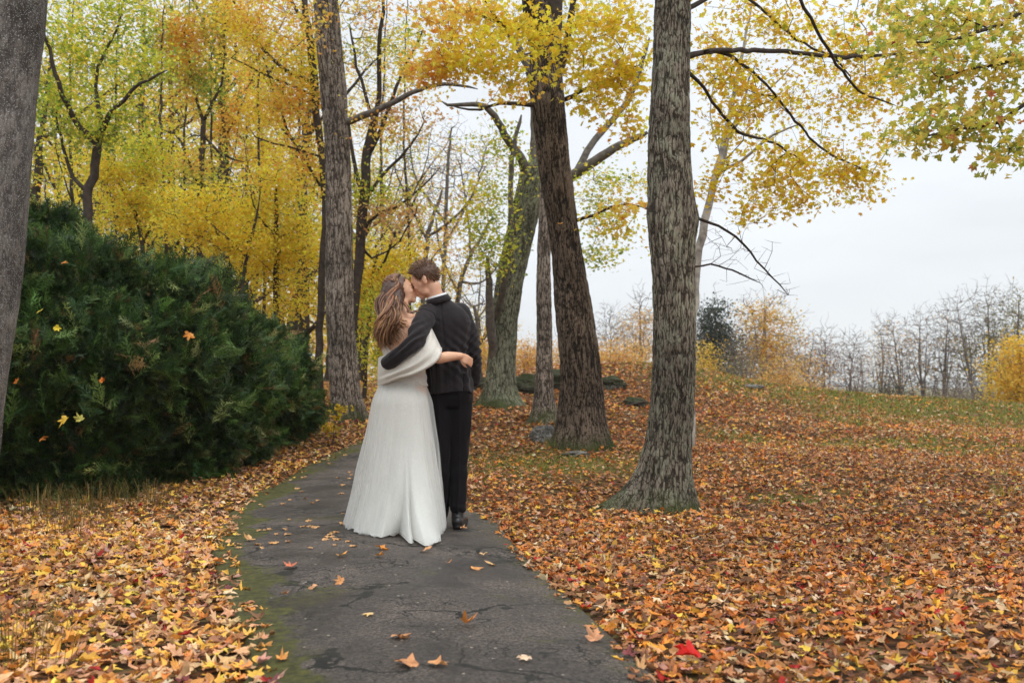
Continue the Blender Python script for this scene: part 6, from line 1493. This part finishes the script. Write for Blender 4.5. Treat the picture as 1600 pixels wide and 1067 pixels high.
# slide the heads so that the lips meet
lipM = hw(0, .102, -.068); lipF = fw(0, .102, -.068)
sh_ = (lipM - lipF); hcF = hcF + sh_ * np.array([1, 1, 1]) ; hp, fw, fB = head_prims(hcF, FdF, UpF, .93, True)
bsL, bsR = Q(603, 503, 6.80), Q(652, 500, 6.74)
beR, bwR = Q(680, 558, 6.60), Q(719, 556, 6.675)
beL, bwL = Q(606, 548, 6.98), Q(650, 530, 7.06)
btors = [(Q(631, 620, 6.76), .158, .115), (Q(631, 600, 6.76), .152, .105), (Q(631, 575, 6.75), .134, .088), (Q(628, 545, 6.75), .120, .09), (Q(628, 520, 6.75), .135, .095), (Q(628, 503, 6.76), .135, .085), (Q(630, 492, 6.78), .085, .062), (Q(630, 486, 6.79), .055, .05)]
body = hp + [prim_chain([fw(0, -.025, -.055), Q(629, 480, 6.80), Q(630, 494, 6.79)], [.045, .045, .055]), prim_loft(btors),
    prim_ellipsoid(Q(617, 520, 6.70), (.035, .02, .06)), prim_ellipsoid(Q(640, 520, 6.70), (.035, .02, .06)),
    prim_chain([bsR, Q(668, 530, 6.65), beR, Q(700, 557, 6.615), bwR], [.044, .042, .037, .034, .024], 20), prim_chain([bsL, beL, bwL], [.044, .037, .025], 20),
    prim_chain([Q(618, 620, 6.76), Q(618, 715, 6.74), Q(620, 812, 6.80)], [.08, .055, .035]), prim_chain([Q(640, 620, 6.76), Q(640, 715, 6.74), Q(640, 812, 6.80)], [.08, .055, .035])]
body += hand_prims(bwR + np.array([-.002, .0, .0]), (.78, .28, -.42), (.15, -.95, .1), 1, .78, .42)
body += hand_prims(bwL, (.8, .1, .3), (.1, .9, .1), -1, .88, .3)
V, F = sculpt(body, .0055, 3)
bride = mesh_np('person', V, [F], M_skin_f); tag(bride, 'bride in a white gown seen from behind, long wavy brown hair, kissing the groom', 'person')

def gownmat(name, base, alpha=1.0, sparkle=1.0, scl=420, rough=.6):
    m, n, l, b = newmat(name); tcn = n.new('ShaderNodeTexCoord')
    b.inputs['Base Color'].default_value = (*base, 1); b.inputs['Roughness'].default_value = rough; b.inputs['Sheen Weight'].default_value = .3
    vo = n.new('ShaderNodeTexVoronoi'); vo.inputs['Scale'].default_value = scl; l.new(tcn.outputs['Object'], vo.inputs['Vector'])
    sp = n.new('ShaderNodeSeparateColor'); l.new(vo.outputs['Color'], sp.inputs[0])
    cr = n.new('ShaderNodeValToRGB'); e_ = cr.color_ramp.elements; e_[0].position = 0; e_[0].color = (*[q_ * .86 for q_ in base], 1); e_[1].position = .93; e_[1].color = (*[min(1, q_ * 1.06) for q_ in base], 1)
    l.new(sp.outputs[0], cr.inputs[0]); l.new(cr.outputs[0], b.inputs['Base Color'])
    gt = n.new('ShaderNodeMapRange'); gt.inputs[1].default_value = .8; gt.inputs[2].default_value = .95; gt.inputs[3].default_value = rough; gt.inputs[4].default_value = .22; l.new(sp.outputs[1], gt.inputs[0]); l.new(gt.outputs[0], b.inputs['Roughness'])
    bp = n.new('ShaderNodeBump'); bp.inputs['Strength'].default_value = .35 * sparkle; bp.inputs['Distance'].default_value = .002; l.new(sp.outputs[2], bp.inputs['Height']); l.new(bp.outputs[0], b.inputs['Normal'])
    tl = n.new('ShaderNodeBsdfTranslucent'); tl.inputs[0].default_value = (*base, 1); ms = n.new('ShaderNodeMixShader'); ms.inputs[0].default_value = .25; l.new(b.outputs[0], ms.inputs[1]); l.new(tl.outputs[0], ms.inputs[2]); out = ms.outputs[0]
    if alpha < 1:
        tp = n.new('ShaderNodeBsdfTransparent'); m2 = n.new('ShaderNodeMixShader'); lw = n.new('ShaderNodeLayerWeight'); lw.inputs[0].default_value = .35
        mr_ = n.new('ShaderNodeMapRange'); mr_.inputs[3].default_value = alpha; mr_.inputs[4].default_value = min(1, alpha + .45); l.new(lw.outputs['Facing'], mr_.inputs[0]); l.new(mr_.outputs[0], m2.inputs[0])
        l.new(tp.outputs[0], m2.inputs[1]); l.new(out, m2.inputs[2]); out = m2.outputs[0]
    l.new(out, n['Material Output'].inputs[0]); return m
M_gown = gownmat('gown_satin', (.82, .81, .76)); M_tulle = gownmat('gown_tulle', (.86, .89, .87), .30, 1.5, 300); M_shawl = gownmat('gown_chiffon', (.86, .83, .76), 1, 1, 380)

# skirt: from the waist out to the hem lying on the path
hem_px = [(545, 818, 7.1), (541, 826, 6.95), (560, 846, 0), (597, 853, 0), (632, 848, 0), (640, 866, 0), (668, 869, 0), (684, 862, 0), (694, 824, 7.05), (670, 800, 7.25), (620, 792, 7.35), (570, 800, 7.3)]
H = []
for a_, b_, y_ in hem_px:
    X_, Y_ = ground_hit(a_, b_) if y_ == 0 else (P(a_, b_, y_)[0], y_); H.append((X_, Y_))
H = np.array(H); H = np.vstack([H[i_] * (1 - f_) + H[(i_ + 1) % len(H)] * f_ for i_ in range(len(H)) for f_ in np.linspace(0, 1, 14, endpoint=False)]); hc_ = np.array([P(618, 800, 6.8)[0], 6.75])
ha = np.unwrap(np.arctan2(H[:, 1] - hc_[1], H[:, 0] - hc_[0])); hr = np.hypot(*(H - hc_).T)
NA = 288; th = np.linspace(-math.pi, math.pi, NA, endpoint=False)
hr_t = np.interp(th, np.sort(np.mod(ha + math.pi, 2 * math.pi) - math.pi), hr[np.argsort(np.mod(ha + math.pi, 2 * math.pi) - math.pi)], period=2 * math.pi)
ker_ = np.ones(41) / 41
hr_s = np.convolve(np.r_[hr_t[-20:], hr_t, hr_t[:20]], ker_, 'valid')      # smooth outline above the uneven hem
def skirt(extra, seed, hem_rag, z0py=590, NR=90, fold=1.0):
    wc = P(629, z0py, 6.76); rows = []
    gz = tz(hc_[0], 6.4) + .045
    for i in range(NR + 1):
        t = i / NR; wx, wy = .128 + extra, .105 + extra
        rx = wx + (.030) * sm(0, .16, np.array(t)); ry = wy + .03 * sm(0, .16, np.array(t))
        base = np.stack([wc[0] + np.cos(th) * rx, wc[1] + np.sin(th) * ry], 1)
        hem = hc_ + np.stack([np.cos(th), np.sin(th)], 1) * (hr_s * (1 - t ** 5) + hr_t * t ** 5 + extra)[:, None]
        e_ = t ** 1.08; toward = np.clip(-np.sin(th), 0, 1); ee = e_ * (1 - toward * .42 * (1 - t ** 2.2))
        xy = base * (1 - ee[:, None]) + hem * ee[:, None]
        fo = ((fbm(np.stack([np.cos(th) * 4.5, np.sin(th) * 4.5, np.full(NA, t * .9)], 1), seed + 2, 2) - .5) * 2.2 + (fbm(np.stack([np.cos(th) * 11, np.sin(th) * 11, np.full(NA, t * 1.2)], 1), seed + 4, 2) - .5) * .3) * .026 * fold * (.12 + t * 1.2)
        fo = fo + (fbm(np.stack([np.cos(th) * 3, np.sin(th) * 3, np.full(NA, t * 2.5)], 1), seed, 3) - .5) * .05 * t
        rad_d = np.stack([np.cos(th), np.sin(th)], 1); xy = xy + rad_d * fo[:, None]
        z = wc[2] + (gz - wc[2]) * (t ** .99) * np.ones(NA)
        z = z + t ** 4 * hem_rag * (fbm(np.stack([np.cos(th) * 5, np.sin(th) * 5, th * 0], 1), seed + 5, 3) - .3)
        if t > .93: z = np.maximum(z, gz + .004 + .012 * np.abs(np.sin(th * 17 + seed)))
        rows.append(np.concatenate([xy, z[:, None]], 1))
    V_ = np.vstack(rows); i = np.arange((NR + 1) * NA).reshape(NR + 1, NA); j = np.roll(i, -1, 1)
    return V_, np.stack([i[:-1], j[:-1], j[1:], i[1:]], -1).reshape(-1, 4)
V, F = skirt(0.0, 3, .03); mesh_np('skirt', V, [F], M_gown, bride)
V, F = skirt(.030, 8, .07, 596, 90, 1.1); mesh_np('tulle_overskirt', V, [F], M_tulle, bride)

# bodice: follows the torso, low back on the left, sheer strap up over the right shoulder
ring = catmull(np.array([list(c_) + [a_, b_] for c_, a_, b_ in btors]), 8)
NB = 120; tb = np.linspace(0, 2 * math.pi, NB, endpoint=False)
zmin = P(628, 603, 6.76)[2]
top_px = np.interp(np.degrees(tb), [0, 60, 120, 180, 215, 245, 265, 285, 300, 318, 335, 360], [500, 512, 512, 520, 536, 549, 547, 537, 516, 497, 492, 500])
rows = []
for v_ in np.linspace(0, 1, 46):
    z = zmin * (1 - v_) + np.array([P(628, q_, 6.70)[2] for q_ in top_px]) * v_
    f_ = lambda c: np.interp(z, ring[::-1, 2][np.argsort(ring[::-1, 2])], ring[::-1, c][np.argsort(ring[::-1, 2])])
    wv_ = .0035 * np.sin(z * 90 + tb * 3)
    rows.append(np.stack([f_(0) + np.cos(tb) * (f_(3) + .009 + wv_), f_(1) + np.sin(tb) * (f_(4) + .013 + wv_), z], 1))
R_ = np.array(rows); V = R_.reshape(-1, 3); i = np.arange(46 * NB).reshape(46, NB); j = np.roll(i, -1, 1)
mesh_np('bodice', V, [np.stack([i[:-1], j[:-1], j[1:], i[1:]], -1).reshape(-1, 4)], M_shawl, bride)

# draped cape sleeve: hangs from the right shoulder, swags round the back to the left hip
up_ = [(596, 566, 6.96), (591, 560, 6.80), (600, 555, 6.655), (620, 548, 6.625), (640, 536, 6.60), (655, 519, 6.62), (661, 506, 6.655), (664, 499, 6.70), (667, 497, 6.76)]
lo_ = [(596, 596, 6.96), (590, 599, 6.78), (602, 596, 6.61), (622, 588, 6.555), (643, 583, 6.535), (663, 575, 6.525), (679, 565, 6.515), (688, 553, 6.55), (690, 545, 6.64)]
U_ = catmull(np.array([P(*q_) for q_ in up_]), 9); Lw = catmull(np.array([P(*q_) for q_ in lo_]), 9)
rows = []; nv = 40; su = np.linspace(0, 1, len(U_))
for k in range(nv + 1):
    v_ = k / nv; p_ = U_ * (1 - v_) + Lw * v_
    sag_ = math.sin(v_ * math.pi)
    p_ = p_ + np.stack([0 * su, -.028 * sag_ * np.sin(su * math.pi), -.018 * sag_ * np.sin(su * math.pi)], 1)
    amp = np.sin(su * math.pi) ** .5
    fo = (.007 * np.sin(v_ * 22 + su * 5 + 3 * fbm(np.stack([su * 4, su * 0 + v_ * 2, su * 0], 1), 8, 2)) * (v_ ** .5) + .006 * np.sin(v_ * 13 + su * 8 + 1)) * amp
    p_ = p_ + np.stack([.2 * fo, -fo, .3 * fo], 1); rows.append(p_)
for k in range(1, 9):                          # rolled lower edge
    a_ = k / 8 * 4.2; b_ = rows[nv] ; rows.append(b_ + np.array([0, 1, 0]) * (1 - math.cos(a_)) * .013 + np.array([0, 0, -1]) * math.sin(a_) * .013)
strip('draped_cape', rows, M_shawl, bride, .003)
# cape flap on the outside of the upper arm
rows = []
for v_ in np.linspace(0, .82, 26):
    c0 = bsR * (1 - v_) + (beR + np.array([.0, 0, -.012])) * v_; r_ = .052 + .016 * v_; rows.append([c0 + np.array([math.cos(a_) * r_ * .9, math.sin(a_) * r_, -.25 * math.cos(a_) * r_]) * (1 + .06 * math.sin(a_ * 7 + v_ * 5)) for a_ in np.linspace(-2.6, 2.4, 40)])
strip('cape_sleeve', rows, M_shawl, bride, .003)

# bride's hair: scalp cap and long waved locks over the left of her back
cap_ = prim_ellipsoid(fw(0, -.018, .030), (.080, .098, .088), fB, 4); Vc, Fc = cap_; lc = (Vc - hcF) @ fB
keepv = (lc[:, 2] > np.interp(lc[:, 1], [-.12, -.02, .02, .05, .085], [-.07, -.06, -.01, .05, .085])); Fh = Fc[keepv[Fc].all(1)]
HB = [(5, (100, 64, 46)), (4, (122, 82, 58)), (3, (74, 48, 37)), (2.5, (148, 104, 72)), (1, (172, 128, 88))]
hn = Vc - fw(0, -.018, .030); hn /= np.linalg.norm(hn, axis=1, keepdims=True)
part = np.tile(srgb(92, 64, 50), (len(Vc), 1)); part = part * (.8 + .5 * fbm(Vc * np.array([90, 90, 30]), 3, 2))[:, None]
hs = [(Vc + hn * ((fbm(Vc * np.array([70, 70, 25]), 7, 3) - .5) * .008)[:, None], Fh, part)]
# under-mass of hair
mass = sculpt([prim_ellipsoid(Q(608, 462, 6.79), (.055, .07, .085)), prim_chain([Q(612, 450, 6.78), Q(604, 485, 6.72), Q(604, 515, 6.68), Q(606, 533, 6.67)], [.065, .062, .052, .03], 20), prim_chain([Q(622, 460, 6.76), Q(619, 490, 6.69), Q(613, 515, 6.66)], [.045, .035, .025], 16)], .009, 5)
Vm, Fm = mass; Nm = normals(Vm, Fm); Vm = Vm + Nm * ((fbm(Vm * np.array([60, 60, 14]), 9, 3) - .5) * .03)[:, None]
Fm3 = np.vstack([Fm[:, [0, 1, 2]], Fm[:, [0, 2, 3]]]); hs.append((Vm, Fm3, np.tile(srgb(70, 44, 32), (len(Vm), 1))))
nl = 430
for k in range(nl):
    # root on the back/side of the scalp, following the skull down, then waves
    sc_a = rg.uniform(-1.5, 1.5); el_a = rg.uniform(.15, 1.45)
    loc = np.array([math.sin(sc_a) * math.cos(el_a) * .082, -math.cos(sc_a) * math.cos(el_a) * .10, math.sin(el_a) * .090]) 
    if rg.random() < .35: loc = np.array([rg.uniform(-.02, .02), rg.uniform(-.02, .06), .088]) ; 
    r0 = fw(0, -.018, .030) + fB @ loc * .97
    camside = r0[1] < hcF[1] + .01
    tx_ = rg.uniform(588, 624) if rg.random() < .8 else rg.uniform(618, 637); ty_ = np.interp(tx_, [585, 600, 612, 625, 637], [520, 540, 541, 528, 505]) + rg.normal(0, 5); tyy = rg.uniform(6.60, 6.74)
    end = P(tx_, ty_, tyy)
    # guide: out over the skull surface towards camera side/back, then fall
    side = np.array([-.55, -.8, 0]) if rg.random() < .6 else np.array([-.1, -1, 0]); side = side / np.linalg.norm(side)
    m1 = fw(0, -.018, .0) + side * .098 * rg.uniform(.92, 1.05) + np.array([0, 0, .02]); m2 = P(np.interp(.5, [0, 1], [600, tx_]) + rg.normal(0, 4), 492 + rg.normal(0, 4), 6.64 + rg.normal(0, .02))
    m0 = r0 * .5 + m1 * .5 + np.array([0, 0, .03]) + (side * .022)
    g_ = catmull(np.array([r0, m0, m1, m2, end]), 11); n_ = len(g_); tpar = np.linspace(0, 1, n_)
    ph = (tx_ - 585) * .05 + rg.normal(0, .22) + (1.6 if k % 4 == 0 else 0); am = .027 * sm(.28, .55, tpar) * rg.uniform(.75, 1.2); fr = 17 + rg.normal(0, .2)
    g_ = g_ + np.stack([am * np.sin(tpar * fr + ph), am * .9 * np.cos(tpar * fr + ph), 0 * tpar], 1)
    g_ = g_ + np.cumsum(rg.normal(0, .0006, g_.shape), 0)
    rr = .0054 * rg.uniform(.55, 1.25) * np.minimum(1, (1 - tpar) * 5 + .12) * np.minimum(1, tpar * 6 + .3)
    Vt, Ft = tube_np(g_, rr, 6); Ft3 = np.vstack([Ft[:, [0, 1, 2]], Ft[:, [0, 2, 3]]]); c0 = pal(1, HB, rg, .15)
    hl = pal(1, [(1, (190, 148, 104)), (1, (160, 120, 84)), (2, (108, 78, 58))], rg, .12); tt3 = np.repeat(sm(.45, .95, tpar), 6)[:, None] * .75
    hs.append((Vt, Ft3, c0 * (1 - tt3) + hl * tt3))
V, F, c = join(hs); mesh_np('hair', V, [F], M_hair, bride, col=c)
# a few strands across the right shoulder
hs = []
for k in range(26):
    g_ = catmull(np.array([fw(.0, -.05, -.02) + rg.normal(0, .008, 3) + np.array([0, -.06, 0]), Q(634, 478, 6.70) + rg.normal(0, .006, 3), Q(640 + rg.normal(0, 2), 488, 6.67), Q(650 + rg.normal(0, 3), 486 + rg.normal(0, 2), 6.68)]), 9); tpar = np.linspace(0, 1, len(g_))
    Vt, Ft = tube_np(g_, .003 * np.minimum(1, (1 - tpar) * 4 + .1), 5); hs.append((Vt, np.vstack([Ft[:, [0, 1, 2]], Ft[:, [0, 2, 3]]]), np.repeat(pal(1, HB, rg), len(Vt), 0)))
V, F, c = join(hs); mesh_np('shoulder_strands', V, [F], M_hair, bride, col=c)
# jewelled headband
bm_ = []; o = 0; Vs, Fs = [], []
M_gold = plain('headband_gold', (.75, .6, .4), .25, .5); M_gold.node_tree.nodes['Principled BSDF'].inputs['Metallic'].default_value = .7
pts = [fw(0, -.018, .030) + fB @ (np.array([math.sin(a_) * .087, .012, math.cos(a_) * .095])) for a_ in np.linspace(-1.25, 1.25, 23)]
Vt, Ft = tube_np(pts, np.full(23, .0012), 5); Vs.append(Vt); Fs.append(np.vstack([Ft[:, [0, 1, 2]], Ft[:, [0, 2, 3]]])); o = len(Vt)
for p_ in pts:
    Vb, Fb = prim_ellipsoid(p_, (.0042, .0042, .0042), None, 1); Vs.append(Vb); Fs.append(Fb + o); o += len(Vb)
mesh_np('headband', np.vstack(Vs), [np.vstack(Fs)], M_gold, bride)
for sgn in (-1, 1):
    a_ = [fw(sgn * .047, .070, .014), fw(sgn * .030, .090, .020), fw(sgn * .013, .097, .016)]; Vb, Fb = prim_chain(a_, [.002, .0032, .002], 8); mesh_np('eyebrow', Vb, [Fb], plain('brow_brown', srgb(90, 58, 42), .8, .2), bride)
    a_ = [fw(sgn * .046, .078, -.006), fw(sgn * .032, .0915, -.010), fw(sgn * .018, .089, -.007)]; Vb, Fb = prim_chain(a_, [.0014, .0028, .0014], 8); mesh_np('eyelashes', Vb, [Fb], M_dark, bride)

# ------------------------------------------------------------------ thin autumn haze over the whole place
bm = bmesh.new(); bmesh.ops.create_cube(bm, size=1.0); hm = bpy.data.meshes.new('haze'); bm.to_mesh(hm); bm.free()
hz_o = bpy.data.objects.new('haze', hm); COL.objects.link(hz_o); hz_o.scale = (8400, 8400, 70); hz_o.location = (0, 0, 35 - 12.0); tag(hz_o, 'thin pale haze softening the far trees', 'haze', kind='stuff')
vmx = bpy.data.materials.new('haze_air'); vmx.use_nodes = True; vn = vmx.node_tree.nodes; vn.clear(); ov = vn.new('ShaderNodeOutputMaterial'); pv = vn.new('ShaderNodeVolumePrincipled')
pv.inputs['Color'].default_value = (.95, .97, 1, 1); pv.inputs['Density'].default_value = 0.0005; pv.inputs['Anisotropy'].default_value = 0.3; vmx.node_tree.links.new(pv.outputs[0], ov.inputs['Volume']); hm.materials.append(vmx)
sc.cycles.volume_bounces = 1
